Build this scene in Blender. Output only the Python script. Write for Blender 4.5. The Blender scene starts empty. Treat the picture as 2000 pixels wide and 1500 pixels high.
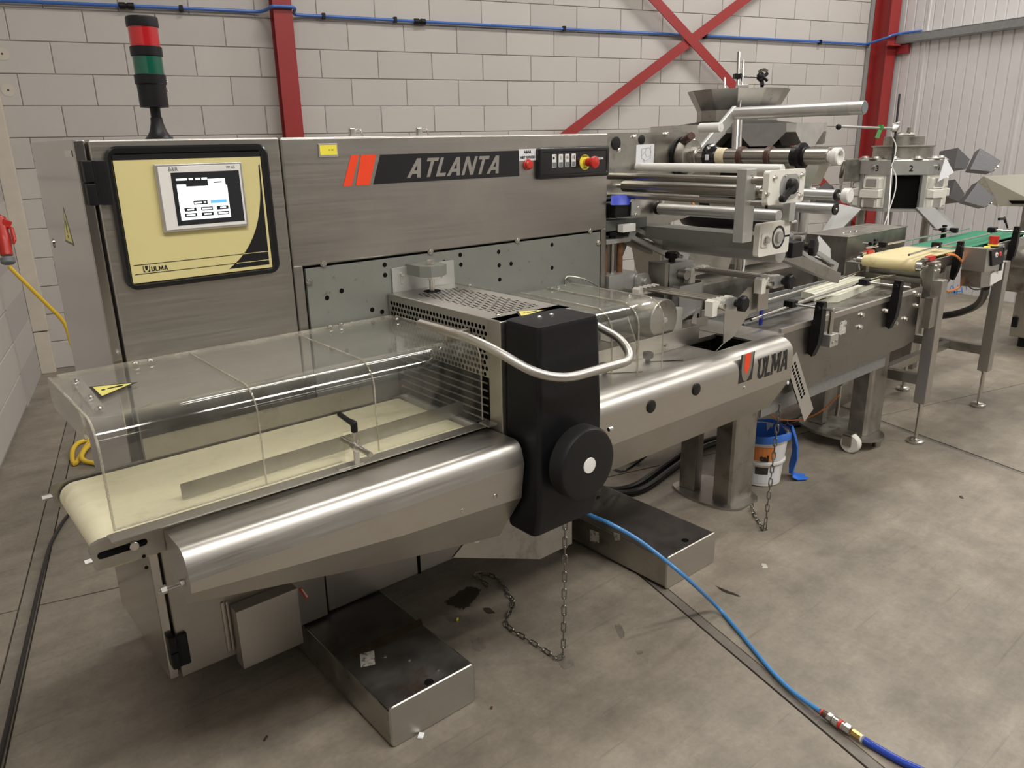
import bpy, bmesh, math, random
from mathutils import Matrix, Vector
random.seed(7)
PI = math.pi
SC = bpy.context.scene
COL = SC.collection
# ------------------------------------------------------------------ camera, light, exposure
cam_data = bpy.data.cameras.new('camera')
cam_data.sensor_fit = 'HORIZONTAL'
cam_data.sensor_width = 36.0
cam_data.lens = 1498.0 / 2000.0 * 36.0
cam_data.clip_start = 0.05
cam = bpy.data.objects.new('camera', cam_data)
COL.objects.link(cam)
_r, _u, _f = Vector((0.7630932, -0.64601198, -0.0189019)), Vector((0.20871761, 0.21865435, 0.95321941)), Vector((0.61165817, 0.73134041, -0.30168772))
cam.matrix_world = Matrix(((_r[0], _u[0], -_f[0], 0), (_r[1], _u[1], -_f[1], 0), (_r[2], _u[2], -_f[2], 1.62), (0, 0, 0, 1)))
SC.camera = cam
vs = SC.view_settings
vs.view_transform = 'Standard'; vs.look = 'None'; vs.gamma = 1.0; vs.use_curve_mapping = False
vs.exposure = 0.0
world = bpy.data.worlds.new('world'); SC.world = world; world.use_nodes = True
world.node_tree.nodes['Background'].inputs[0].default_value = (0.9, 0.95, 1.0, 1)
world.node_tree.nodes['Background'].inputs[1].default_value = 0.05
HALL = math.radians(-15.1555)                    # the hall is turned against the machine line
WM = Matrix.Rotation(HALL, 4, 'Z')
def hall(wx, wy, z): return WM @ Vector((wx, wy, z))
def strip_lamp(wx, wy, z, length, width, power, turn=0.0):
    d = bpy.data.lights.new('strip_lamp', 'AREA'); d.shape = 'RECTANGLE'
    d.size = length; d.size_y = width; d.energy = power; d.color = (1.0, 0.96, 0.905)
    o = bpy.data.objects.new('strip_lamp', d); COL.objects.link(o)
    o.location = hall(wx, wy, z); o.rotation_euler = (0, 0, HALL + turn)
for wx, wy, pw in ((2.0, 4.0, 95), (6.4, 4.2, 150), (0.4, -0.7, 165), (3.6, -0.8, 165), (7.0, -0.2, 200), (2.2, -4.8, 30), (6.2, -4.8, 50)):
    strip_lamp(wx, wy, 5.35, 2.6, 0.25, pw)

# ------------------------------------------------------------------ materials
def nodes_of(m):
    m.use_nodes = True
    return m.node_tree.nodes, m.node_tree.links
def mat(name, col, rough=0.5, metal=0.0, var=0.0, vscale=6.0, stretch=(1, 1, 1), bump=0.0, bscale=None, rvar=0.0, spec=None, coat=0.0, dirt=None, dscale=3.0, dlo=0.55, dhi=0.75, ior=None, emit=None, estr=0.0):
    m = bpy.data.materials.new(name)
    N, L = nodes_of(m)
    b = N['Principled BSDF']
    b.inputs['Base Color'].default_value = (*col, 1); b.inputs['Roughness'].default_value = rough; b.inputs['Metallic'].default_value = metal
    if spec is not None: b.inputs['Specular IOR Level'].default_value = spec
    if coat: b.inputs['Coat Weight'].default_value = coat; b.inputs['Coat Roughness'].default_value = 0.15
    if emit: b.inputs['Emission Color'].default_value = (*emit, 1); b.inputs['Emission Strength'].default_value = estr
    if var or bump or rvar or dirt:
        tc = N.new('ShaderNodeNewGeometry'); mp = N.new('ShaderNodeMapping'); mp.inputs['Scale'].default_value = stretch
        L.new(tc.outputs['Position'], mp.inputs['Vector'])
        nz = N.new('ShaderNodeTexNoise'); nz.inputs['Scale'].default_value = vscale; nz.inputs['Detail'].default_value = 6; nz.inputs['Roughness'].default_value = 0.6
        L.new(mp.outputs[0], nz.inputs['Vector'])
        last = None
        if var:
            hs = N.new('ShaderNodeMapRange'); hs.inputs['From Min'].default_value = 0.25; hs.inputs['From Max'].default_value = 0.75
            hs.inputs['To Min'].default_value = 1 - var; hs.inputs['To Max'].default_value = 1 + var
            L.new(nz.outputs['Fac'], hs.inputs['Value'])
            mx = N.new('ShaderNodeVectorMath'); mx.operation = 'SCALE'; mx.inputs[0].default_value = col
            L.new(hs.outputs[0], mx.inputs['Scale']); last = mx.outputs[0]
        if dirt:
            dn = N.new('ShaderNodeTexNoise'); dn.inputs['Scale'].default_value = dscale; dn.inputs['Detail'].default_value = 8; dn.inputs['Roughness'].default_value = 0.7
            L.new(tc.outputs['Position'], dn.inputs['Vector'])
            dr = N.new('ShaderNodeMapRange'); dr.inputs['From Min'].default_value = dlo; dr.inputs['From Max'].default_value = dhi
            L.new(dn.outputs['Fac'], dr.inputs['Value'])
            mm = N.new('ShaderNodeMix'); mm.data_type = 'RGBA'; mm.inputs[6].default_value = (*col, 1); mm.inputs[7].default_value = (*dirt, 1)
            L.new(dr.outputs[0], mm.inputs[0])
            if last: L.new(last, mm.inputs[6])
            last = mm.outputs[2]
        if last: L.new(last, b.inputs['Base Color'])
        if rvar:
            rr = N.new('ShaderNodeMapRange'); rr.inputs['From Min'].default_value = 0.3; rr.inputs['From Max'].default_value = 0.7
            rr.inputs['To Min'].default_value = max(0.03, rough - rvar); rr.inputs['To Max'].default_value = rough + rvar
            L.new(nz.outputs['Fac'], rr.inputs['Value']); L.new(rr.outputs[0], b.inputs['Roughness'])
        if bump:
            bn = nz
            if bscale:
                bn = N.new('ShaderNodeTexNoise'); bn.inputs['Scale'].default_value = bscale; bn.inputs['Detail'].default_value = 4
                L.new(mp.outputs[0], bn.inputs['Vector'])
            bp = N.new('ShaderNodeBump'); bp.inputs['Strength'].default_value = bump; bp.inputs['Distance'].default_value = 0.004
            L.new(bn.outputs['Fac'], bp.inputs['Height']); L.new(bp.outputs[0], b.inputs['Normal'])
    return m
STEEL = (0.51, 0.49, 0.455)
M = {}
M['steel'] = mat('brushed_stainless', STEEL, 0.39, 1.0, var=0.05, vscale=6, stretch=(0.5, 30, 30), bump=0.006, bscale=30, rvar=0.05, dirt=(0.47, 0.44, 0.39), dscale=4, dlo=0.5, dhi=0.7)
M['steel_panel'] = mat('cabinet_stainless', (0.41, 0.39, 0.36), 0.37, 1.0, var=0.06, vscale=6, stretch=(0.5, 30, 30), bump=0.006, bscale=30, rvar=0.05, dirt=(0.46, 0.435, 0.39), dscale=3, dlo=0.48, dhi=0.7)
M['steel_y'] = mat('brushed_stainless_cross', STEEL, 0.39, 1.0, var=0.05, vscale=6, stretch=(30, 0.5, 30), bump=0.006, bscale=30, rvar=0.05)
M['steel_side'] = mat('smooth_stainless_side', (0.50, 0.475, 0.45), 0.16, 1.0, var=0.03, vscale=3, bump=0.012, bscale=9)
M['steel_worn'] = mat('worn_stainless', (0.40, 0.385, 0.35), 0.38, 1.0, var=0.14, vscale=14, rvar=0.12, dirt=(0.16, 0.13, 0.10), dscale=9, dlo=0.56, dhi=0.8)
M['steel_dark'] = mat('dull_dark_stainless', (0.27, 0.26, 0.24), 0.36, 1.0, var=0.12, vscale=10, rvar=0.10, dirt=(0.14, 0.12, 0.10), dscale=8, dlo=0.56, dhi=0.8)
M['steel_foot'] = mat('stained_foot_plate', (0.12, 0.11, 0.10), 0.42, 0.75, var=0.3, vscale=9, rvar=0.14, dirt=(0.10, 0.055, 0.03), dscale=5, dlo=0.56, dhi=0.72)
M['chrome'] = mat('polished_steel', (0.66, 0.64, 0.60), 0.14, 1.0)
M['bolt'] = mat('bolt_steel', (0.62, 0.60, 0.56), 0.25, 1.0)
M['mirror'] = mat('bright_hopper_steel', (0.70, 0.69, 0.67), 0.30, 1.0, var=0.12, vscale=14, bump=0.05, bscale=10)
M['alu'] = mat('anodised_aluminium', (0.60, 0.59, 0.57), 0.36, 0.85, var=0.04, vscale=12)
M['alu_cast'] = mat('milled_aluminium', (0.50, 0.50, 0.48), 0.42, 0.7, var=0.06, vscale=18)
M['shaft'] = mat('worn_shaft_steel', (0.41, 0.385, 0.345), 0.28, 1.0, var=0.16, vscale=16, stretch=(1, 0.35, 1))
M['grey_print'] = mat('grey_print', (0.235, 0.22, 0.20), 0.45)
M['rust_film'] = mat('rust_film', (0.085, 0.060, 0.038), 0.5, 0.5, var=0.4, vscale=22)
M['grey'] = mat('grey_painted_plate', (0.185, 0.190, 0.168), 0.42, 0.1, var=0.06, vscale=9, dirt=(0.10, 0.11, 0.10), dscale=38, dlo=0.62, dhi=0.70)
M['grey_dark'] = mat('dark_grey_paint', (0.10, 0.105, 0.095), 0.45, 0.2, var=0.06, vscale=9)
M['galv'] = mat('galvanised_steel', (0.30, 0.31, 0.31), 0.45, 0.7, var=0.12, vscale=40)
M['black'] = mat('black_plastic', (0.007, 0.007, 0.008), 0.42, 0.0, var=0.2, vscale=30, bump=0.02, bscale=300, spec=0.28)
M['black_gloss'] = mat('gloss_black', (0.010, 0.010, 0.011), 0.2)
M['black_flat'] = mat('matt_black', (0.004, 0.004, 0.004), 0.8, spec=0.1)
M['rubber'] = mat('black_rubber', (0.010, 0.010, 0.010), 0.5, spec=0.28)
M['cable'] = mat('black_cable', (0.012, 0.012, 0.012), 0.35)
M['cream'] = mat('cream_panel_film', (0.62, 0.55, 0.26), 0.42, var=0.02, vscale=20)
M['print'] = mat('black_print', (0.009, 0.009, 0.010), 0.35)
M['orange'] = mat('orange_print', (0.80, 0.055, 0.012), 0.45)
M['red'] = mat('red_plastic', (0.50, 0.028, 0.018), 0.32)
M['red_lens'] = mat('red_lens', (0.42, 0.012, 0.016), 0.14, coat=0.4)
M['green_lens'] = mat('green_lens', (0.004, 0.085, 0.050), 0.14, coat=0.4)
M['redpaint'] = mat('red_steel_paint', (0.29, 0.026, 0.025), 0.42, var=0.08, vscale=5)
M['white'] = mat('white_plastic', (0.72, 0.71, 0.68), 0.4, var=0.03, vscale=12)
M['offwhite'] = mat('off_white_housing', (0.80, 0.78, 0.71), 0.42, var=0.05, vscale=14)
M['acetal'] = mat('white_acetal_block', (0.70, 0.68, 0.62), 0.42, var=0.05, vscale=20, dirt=(0.42, 0.34, 0.24), dscale=16, dlo=0.6, dhi=0.8)
M['paper'] = mat('paper_label', (0.70, 0.71, 0.74), 0.6)
M['label_worn'] = mat('worn_label', (0.52, 0.50, 0.45), 0.6, var=0.2, vscale=60, dirt=(0.12, 0.10, 0.09), dscale=70, dlo=0.52, dhi=0.6)
M['yellow'] = mat('yellow_label', (0.82, 0.72, 0.07), 0.4)
M['yellow_warn'] = mat('yellow_warning_film', (0.66, 0.60, 0.16), 0.4)
M['yellow_cable'] = mat('yellow_cable', (0.66, 0.44, 0.03), 0.42)
M['brass'] = mat('brass', (0.62, 0.42, 0.14), 0.28, 1.0)
M['rust'] = mat('rusty_steel', (0.17, 0.075, 0.030), 0.7, 0.2, var=0.35, vscale=50)
M['brown'] = mat('brown_plastic', (0.075, 0.035, 0.024), 0.4, var=0.2, vscale=24)
M['glue'] = mat('old_glue_tape', (0.62, 0.55, 0.36), 0.6, var=0.2, vscale=50)
M['belt'] = mat('cream_conveyor_belt', (0.70, 0.66, 0.47), 0.55, var=0.06, vscale=4, stretch=(1, 8, 8), dirt=(0.46, 0.41, 0.26), dscale=9, dlo=0.55, dhi=0.78)
M['belt_yellow'] = mat('yellowed_belt', (0.64, 0.55, 0.30), 0.55, var=0.08, vscale=14, dirt=(0.40, 0.31, 0.14), dscale=12, dlo=0.55, dhi=0.8)
M['belt_green'] = mat('green_belt', (0.010, 0.21, 0.105), 0.42, var=0.06, vscale=8)
M['strip'] = mat('pale_slide_strip', (0.66, 0.66, 0.54), 0.5, var=0.05, vscale=30)
M['air'] = mat('light_blue_hose', (0.055, 0.22, 0.50), 0.32)
M['air_dark'] = mat('dark_blue_hose', (0.012, 0.045, 0.33), 0.3)
M['pipe'] = mat('blue_air_pipe', (0.045, 0.13, 0.42), 0.35)
M['orange_cable'] = mat('orange_cable', (0.72, 0.24, 0.06), 0.4)
M['blue'] = mat('blue_plastic', (0.025, 0.045, 0.36), 0.5, spec=0.3)
M['bag'] = mat('blue_bin_bag', (0.035, 0.16, 0.62), 0.35, bump=0.2, bscale=20)
M['green'] = mat('green_tape', (0.03, 0.26, 0.04), 0.5)
M['acrylic_frost'] = mat('smoky_acrylic', (0.42, 0.40, 0.33), 0.3)
M['graffiti'] = mat('blue_marker', (0.08, 0.25, 0.62), 0.5)
M['grime'] = mat('dark_grime', (0.035, 0.03, 0.025), 0.6)
M['screen'] = mat('lit_screen', (0.8, 0.85, 0.9), 0.3, emit=(0.92, 0.97, 1.0), estr=1.15)
M['screen_dark'] = mat('screen_border', (0.022, 0.024, 0.028), 0.25)
M['screen_blue'] = mat('lit_blue_field', (0.1, 0.3, 0.6), 0.3, emit=(0.13, 0.38, 0.72), estr=0.9)
M['ring'] = mat('grey_ring', (0.16, 0.18, 0.19), 0.5)
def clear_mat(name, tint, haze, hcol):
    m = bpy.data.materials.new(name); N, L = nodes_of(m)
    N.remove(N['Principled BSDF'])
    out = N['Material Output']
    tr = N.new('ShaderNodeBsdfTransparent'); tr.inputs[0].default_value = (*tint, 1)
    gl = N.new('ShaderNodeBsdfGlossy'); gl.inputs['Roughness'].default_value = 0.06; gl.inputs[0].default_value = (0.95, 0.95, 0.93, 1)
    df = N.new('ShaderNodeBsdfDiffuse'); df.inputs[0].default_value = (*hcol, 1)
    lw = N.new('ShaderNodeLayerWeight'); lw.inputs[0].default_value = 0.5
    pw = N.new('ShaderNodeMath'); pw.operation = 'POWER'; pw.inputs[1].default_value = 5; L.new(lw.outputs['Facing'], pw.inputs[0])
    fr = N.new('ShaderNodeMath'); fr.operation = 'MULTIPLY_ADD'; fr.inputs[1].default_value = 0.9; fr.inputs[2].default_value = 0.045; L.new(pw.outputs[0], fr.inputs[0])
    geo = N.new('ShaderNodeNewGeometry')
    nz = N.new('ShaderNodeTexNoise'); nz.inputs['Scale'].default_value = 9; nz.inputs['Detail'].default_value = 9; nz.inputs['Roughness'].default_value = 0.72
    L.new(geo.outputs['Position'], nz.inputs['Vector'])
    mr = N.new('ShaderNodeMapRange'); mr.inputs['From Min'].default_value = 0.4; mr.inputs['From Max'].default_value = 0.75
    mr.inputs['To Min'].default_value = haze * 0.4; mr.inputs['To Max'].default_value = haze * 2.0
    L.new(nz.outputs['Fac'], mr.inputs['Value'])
    sx = N.new('ShaderNodeSeparateXYZ'); L.new(geo.outputs['Normal'], sx.inputs[0])         # extra haze on level faces: some scuffs, some pale wall reflection painted in
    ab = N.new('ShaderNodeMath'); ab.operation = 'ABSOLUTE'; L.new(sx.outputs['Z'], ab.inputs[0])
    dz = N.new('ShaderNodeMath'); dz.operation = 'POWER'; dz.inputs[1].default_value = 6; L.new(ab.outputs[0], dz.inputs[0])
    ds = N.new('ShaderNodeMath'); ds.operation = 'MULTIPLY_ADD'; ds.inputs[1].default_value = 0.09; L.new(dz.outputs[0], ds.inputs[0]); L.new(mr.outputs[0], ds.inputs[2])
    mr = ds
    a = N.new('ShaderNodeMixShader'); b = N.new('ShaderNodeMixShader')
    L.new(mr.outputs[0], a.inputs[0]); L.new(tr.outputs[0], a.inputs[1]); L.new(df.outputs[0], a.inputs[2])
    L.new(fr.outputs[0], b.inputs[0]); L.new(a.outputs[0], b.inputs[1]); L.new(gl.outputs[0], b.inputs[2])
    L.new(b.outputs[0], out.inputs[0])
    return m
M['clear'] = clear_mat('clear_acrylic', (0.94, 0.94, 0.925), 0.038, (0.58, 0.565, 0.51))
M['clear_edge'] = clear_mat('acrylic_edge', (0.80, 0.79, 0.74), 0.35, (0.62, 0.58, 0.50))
def block_mat(name, col):
    m = mat(name, col, 0.75, 0.0, bump=0.12, vscale=130)
    N, L = nodes_of(m); b = N['Principled BSDF']
    oi = N.new('ShaderNodeObjectInfo')
    geo = N.new('ShaderNodeNewGeometry')
    nz = N.new('ShaderNodeTexNoise'); nz.inputs['Scale'].default_value = 1.3; nz.inputs['Detail'].default_value = 7
    L.new(geo.outputs['Position'], nz.inputs['Vector'])
    ad = N.new('ShaderNodeMath'); ad.operation = 'ADD'
    L.new(oi.outputs['Random'], ad.inputs[0]); L.new(nz.outputs['Fac'], ad.inputs[1])
    cr = N.new('ShaderNodeMapRange'); cr.inputs['From Max'].default_value = 2.0; cr.inputs['To Min'].default_value = 0.86; cr.inputs['To Max'].default_value = 1.12
    L.new(ad.outputs[0], cr.inputs['Value'])
    mx = N.new('ShaderNodeVectorMath'); mx.operation = 'SCALE'; mx.inputs[0].default_value = col
    L.new(cr.outputs[0], mx.inputs['Scale']); L.new(mx.outputs[0], b.inputs['Base Color'])
    return m
M['block'] = block_mat('lime_sand_block', (0.48, 0.452, 0.425))
M['mortar'] = mat('joint_glue', (0.29, 0.27, 0.25), 0.9)
M['farwall'] = mat('dull_far_wall', (0.16, 0.155, 0.15), 0.8)
M['wallpaint'] = mat('pale_wall', (0.42, 0.40, 0.38), 0.8)
M['ceilpaint'] = mat('pale_ceiling', (0.24, 0.24, 0.24), 0.8)
M['rwall'] = mat('white_coated_sheet', (0.62, 0.61, 0.605), 0.42, var=0.05, vscale=3)
M['flash'] = mat('grey_flashing', (0.26, 0.26, 0.25), 0.5, var=0.05, vscale=6)
M['trimwhite'] = mat('painted_duct', (0.56, 0.51, 0.43), 0.6, var=0.06, vscale=14)
def floor_mat(col=(0.232, 0.202, 0.160)):
    m = bpy.data.materials.new('worn_concrete'); N, L = nodes_of(m); b = N['Principled BSDF']
    b.inputs['Roughness'].default_value = 0.5
    geo = N.new('ShaderNodeNewGeometry')
    def noise(scale, detail=7, rough=0.62, stretch=None, rot=0):
        n = N.new('ShaderNodeTexNoise'); n.inputs['Scale'].default_value = scale; n.inputs['Detail'].default_value = detail; n.inputs['Roughness'].default_value = rough
        if stretch:
            mp = N.new('ShaderNodeMapping'); mp.inputs['Scale'].default_value = stretch; mp.inputs['Rotation'].default_value = (0, 0, rot)
            L.new(geo.outputs['Position'], mp.inputs['Vector']); L.new(mp.outputs[0], n.inputs['Vector'])
        else: L.new(geo.outputs['Position'], n.inputs['Vector'])
        return n
    def ramp(src, lo, hi, a, c):
        r = N.new('ShaderNodeMapRange'); r.inputs['From Min'].default_value = lo; r.inputs['From Max'].default_value = hi
        r.inputs['To Min'].default_value = a; r.inputs['To Max'].default_value = c
        L.new(src, r.inputs['Value']); return r.outputs[0]
    def mul(x, y):
        k = N.new('ShaderNodeMath'); k.operation = 'MULTIPLY'; L.new(x, k.inputs[0]); L.new(y, k.inputs[1]); return k.outputs[0]
    big = ramp(noise(0.9).outputs['Fac'], 0.3, 0.7, 0.66, 1.26)
    mid = ramp(noise(4.5, 9, 0.72).outputs['Fac'], 0.3, 0.7, 0.72, 1.24)
    fine = ramp(noise(60, 6, 0.7).outputs['Fac'], 0.3, 0.7, 0.90, 1.09)
    strk = ramp(noise(3.0, 8, 0.7, (0.7, 4.5, 1), math.radians(35)).outputs['Fac'], 0.3, 0.72, 0.87, 1.10)
    scr = ramp(noise(3.0, 4, 0.6, (0.5, 14, 1), math.radians(-38)).outputs['Fac'], 0.62, 0.70, 1.0, 0.80)
    blot = ramp(noise(2.2, 10, 0.8).outputs['Fac'], 0.66, 0.76, 1.0, 0.72)
    f = mul(mul(mul(big, mid), mul(fine, strk)), mul(scr, blot))
    sc = N.new('ShaderNodeVectorMath'); sc.operation = 'SCALE'; sc.inputs[0].default_value = col
    L.new(f, sc.inputs['Scale']); L.new(sc.outputs[0], b.inputs['Base Color'])
    L.new(ramp(noise(5, 6).outputs['Fac'], 0.3, 0.7, 0.40, 0.62), b.inputs['Roughness'])
    bp = N.new('ShaderNodeBump'); bp.inputs['Strength'].default_value = 0.06; bp.inputs['Distance'].default_value = 0.01
    L.new(noise(40, 6).outputs['Fac'], bp.inputs['Height']); L.new(bp.outputs[0], b.inputs['Normal'])
    return m
M['floor'] = floor_mat()
M['floor_mid'] = floor_mat((0.20, 0.175, 0.14))
M['floor_dark'] = floor_mat((0.15, 0.132, 0.11))
M['hopper_mesh'] = mat('dark_mesh_steel', (0.20, 0.20, 0.21), 0.4, 0.9, bump=0.5, bscale=260)
M['oil'] = mat('oil_stain', (0.035, 0.026, 0.016), 0.35, var=0.3, vscale=30)
M['oil_light'] = mat('faint_stain', (0.135, 0.117, 0.095), 0.5, var=0.3, vscale=40)
def dimple_mat():
    m = mat('dimpled_stainless', (0.52, 0.50, 0.46), 0.3, 1.0)
    N, L = nodes_of(m); b = N['Principled BSDF']
    geo = N.new('ShaderNodeNewGeometry'); mp = N.new('ShaderNodeMapping'); mp.inputs['Rotation'].default_value = (0.6, 0.5, 0.785)
    L.new(geo.outputs['Position'], mp.inputs['Vector'])
    v = N.new('ShaderNodeTexVoronoi'); v.inputs['Scale'].default_value = 110; v.inputs['Randomness'].default_value = 0.05
    L.new(mp.outputs[0], v.inputs['Vector'])
    bp = N.new('ShaderNodeBump'); bp.inputs['Strength'].default_value = 0.6; bp.inputs['Distance'].default_value = 0.003
    L.new(v.outputs['Distance'], bp.inputs['Height']); L.new(bp.outputs[0], b.inputs['Normal'])
    return m
M['dimple'] = dimple_mat()

# ------------------------------------------------------------------ helpers
ORG = {}
class MB:
    def __init__(s): s.bm = bmesh.new()
    def merge(s, t, mtx=None):
        if mtx is not None: t.transform(mtx)
        mp = {}
        for v in t.verts: mp[v] = s.bm.verts.new(v.co)
        for f in t.faces:
            try: s.bm.faces.new([mp[v] for v in f.verts])
            except ValueError: pass
        t.free(); return s
    def box(s, x0, x1, y0, y1, z0, z1, bev=0.0, seg=2, mtx=None):
        t = bmesh.new()
        vs_ = [t.verts.new((x, y, z)) for z in (z0, z1) for y in (y0, y1) for x in (x0, x1)]
        for f in ((0, 2, 3, 1), (4, 5, 7, 6), (0, 1, 5, 4), (2, 6, 7, 3), (0, 4, 6, 2), (1, 3, 7, 5)): t.faces.new([vs_[i] for i in f])
        if bev > 0: bmesh.ops.bevel(t, geom=list(t.edges), offset=bev, segments=seg, affect='EDGES', profile=0.5)
        return s.merge(t, mtx)
    def obox(s, c, size, rot=(0, 0, 0), bev=0.0, seg=2):
        from mathutils import Euler
        mt = Matrix.Translation(c) @ Euler(rot).to_matrix().to_4x4()
        a, b, d = size[0] / 2, size[1] / 2, size[2] / 2
        return s.box(-a, a, -b, b, -d, d, bev, seg, mt)
    def bar(s, p0, p1, w, h, up=(0, 0, 1), bev=0.0):
        p0, p1 = Vector(p0), Vector(p1); d = p1 - p0; L_ = d.length; d.normalize()
        u = Vector(up); sd = d.cross(u)
        if sd.length < 1e-6: sd = d.cross(Vector((1, 0, 0)))
        sd.normalize(); u = sd.cross(d)
        mt = Matrix(((d.x, sd.x, u.x, p0.x), (d.y, sd.y, u.y, p0.y), (d.z, sd.z, u.z, p0.z), (0, 0, 0, 1)))
        return s.box(0, L_, -w / 2, w / 2, -h / 2, h / 2, bev, 2, mt)
    def frame(s, p0, p1):
        d = (Vector(p1) - Vector(p0)).normalized()
        a = d.cross(Vector((0, 0, 1)))
        if a.length < 1e-4: a = Vector((1, 0, 0))
        a.normalize(); b = d.cross(a).normalized()
        return d, a, b
    def ringloft(s, rings, cap=True):
        vv = [[s.bm.verts.new(p) for p in r] for r in rings]
        n = len(vv[0])
        for r0, r1 in zip(vv, vv[1:]):
            for i in range(n):
                try: s.bm.faces.new((r0[i], r0[(i + 1) % n], r1[(i + 1) % n], r1[i]))
                except ValueError: pass
        if cap:
            for r in (vv[0], vv[-1]):
                try: s.bm.faces.new(r)
                except ValueError: pass
        return s
    def cyl(s, p0, p1, r, n=16, r2=None, bev=0.0):
        p0, p1 = Vector(p0), Vector(p1); d, a, b = s.frame(p0, p1); r2 = r if r2 is None else r2
        def ring(p, q): return [p + (a * math.cos(2 * PI * i / n) + b * math.sin(2 * PI * i / n)) * q for i in range(n)]
        if bev: rs = [ring(p0, r - bev), ring(p0 + d * bev, r), ring(p1 - d * bev, r2), ring(p1, r2 - bev)]
        else: rs = [ring(p0, r), ring(p1, r2)]
        return s.ringloft(rs)
    def lathe(s, base, axis, prof, n=24, cap=True):
        base = Vector(base); d, a, b = s.frame(base, base + Vector(axis))
        rs = [[base + d * h + (a * math.cos(2 * PI * i / n) + b * math.sin(2 * PI * i / n)) * max(r, 1e-4) for i in range(n)] for r, h in prof]
        return s.ringloft(rs, cap)
    def pipe(s, p0, p1, r, ri, n=24):
        p0, p1 = Vector(p0), Vector(p1); d, a, b = s.frame(p0, p1); L_ = (p1 - p0).length
        s.lathe(p0, d, [(ri, 0), (r, 0), (r, L_), (ri, L_), (ri, 0)], n, False); return s
    def tube(s, pts, r, n=8, cap=True, closed=False):
        pts = [Vector(p) for p in pts]; N_ = len(pts); rings = []; prev = None
        for i, p in enumerate(pts):
            if closed: t = (pts[(i + 1) % N_] - pts[i - 1]).normalized()
            else: t = (pts[min(i + 1, N_ - 1)] - pts[max(i - 1, 0)]).normalized()
            if prev is None:
                a = t.cross(Vector((0, 0, 1)))
                if a.length < 1e-3: a = t.cross(Vector((1, 0, 0)))
            else: a = prev - t * prev.dot(t)
            a.normalize(); prev = a; b = t.cross(a)
            rr = r[i] if isinstance(r, (list, tuple)) else r
            rings.append([p + (a * math.cos(2 * PI * k / n) + b * math.sin(2 * PI * k / n)) * rr for k in range(n)])
        if closed: rings.append(rings[0]); cap = False
        return s.ringloft(rings, cap)
    def prism(s, poly, vec):
        vec = Vector(vec); poly = [Vector(p) for p in poly]
        return s.ringloft([poly, [p + vec for p in poly]])
    def loft(s, secs, cap=True): return s.ringloft([[Vector(p) for p in q] for q in secs], cap)
    def sphere(s, c, r, n=12, m=8, sc=(1, 1, 1)):
        t = bmesh.new(); bmesh.ops.create_uvsphere(t, u_segments=n, v_segments=m, radius=r)
        return s.merge(t, Matrix.Translation(c) @ Matrix.Diagonal((*sc, 1)))
    def poly(s, pts):
        s.bm.faces.new([s.bm.verts.new(p) for p in pts]); return s
    def xf(s, mtx): s.bm.transform(mtx); return s
    def sheet(s, prof, x0, x1, th, axis='x'):
        """a bent sheet: open profile [(y, z)] thickened by th, run from x0 to x1"""
        P2 = [Vector((p[0], p[1])) for p in prof]; off = []
        for i, p in enumerate(P2):
            t = (P2[min(i + 1, len(P2) - 1)] - P2[max(i - 1, 0)]).normalized()
            off.append(p + Vector((-t.y, t.x)) * th)
        ring = P2 + off[::-1]
        for x in (0,):
            f = (lambda q, x: (x, q.x, q.y)) if axis == 'x' else (lambda q, x: (q.x, x, q.y))
        A = [s.bm.verts.new(f(q, x0)) for q in ring]; B = [s.bm.verts.new(f(q, x1)) for q in ring]
        n = len(ring); h = len(P2)
        for i in range(n): s.bm.faces.new((A[i], A[(i + 1) % n], B[(i + 1) % n], B[i]))
        for i in range(h - 1):
            s.bm.faces.new((A[i], A[n - 1 - i], A[n - 2 - i], A[i + 1])); s.bm.faces.new((B[i + 1], B[n - 2 - i], B[n - 1 - i], B[i]))
        return s
    def mesh(s, name, material, org=(0, 0, 0), smooth=35):
        bmesh.ops.recalc_face_normals(s.bm, faces=list(s.bm.faces))
        if Vector(org).length > 0: bmesh.ops.translate(s.bm, verts=list(s.bm.verts), vec=-Vector(org))
        me = bpy.data.meshes.new(name); s.bm.to_mesh(me); s.bm.free()
        me.materials.append(material)
        if smooth:
            for p in me.polygons: p.use_smooth = True
            me.set_sharp_from_angle(angle=math.radians(smooth))
        return me
def link(name, me, parent=None, org=None, label=None):
    o = bpy.data.objects.new(name, me); COL.objects.link(o)
    if len(me.polygons) > 6 and me.polygons[0].use_smooth:
        w = o.modifiers.new('weighted_normal', 'WEIGHTED_NORMAL'); w.keep_sharp = True
    if parent is not None:
        o.parent = parent; ORG[o.name] = ORG[parent.name]
    else:
        ORG[o.name] = Vector(org or (0, 0, 0)); o.location = ORG[o.name]
    if label: o['label'] = label
    return o
def thing(name, label, cat, loc=(0, 0, 0), group=None):
    o = bpy.data.objects.new(name, None); COL.objects.link(o); o.location = loc; o.empty_display_size = 0.1
    ORG[o.name] = Vector(loc); o['label'] = label; o['category'] = cat
    if group: o['group'] = group
    return o
def part(parent, name, material, mb, label=None, smooth=35):
    return link(name, mb.mesh(name, M[material], ORG[parent.name], smooth), parent, label=label)
def solo(name, material, mb, label, cat, loc=(0, 0, 0), group=None, smooth=35):
    o = link(name, mb.mesh(name, M[material], loc, smooth), None, loc)
    o['label'] = label; o['category'] = cat
    if group: o['group'] = group
    return o
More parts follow.
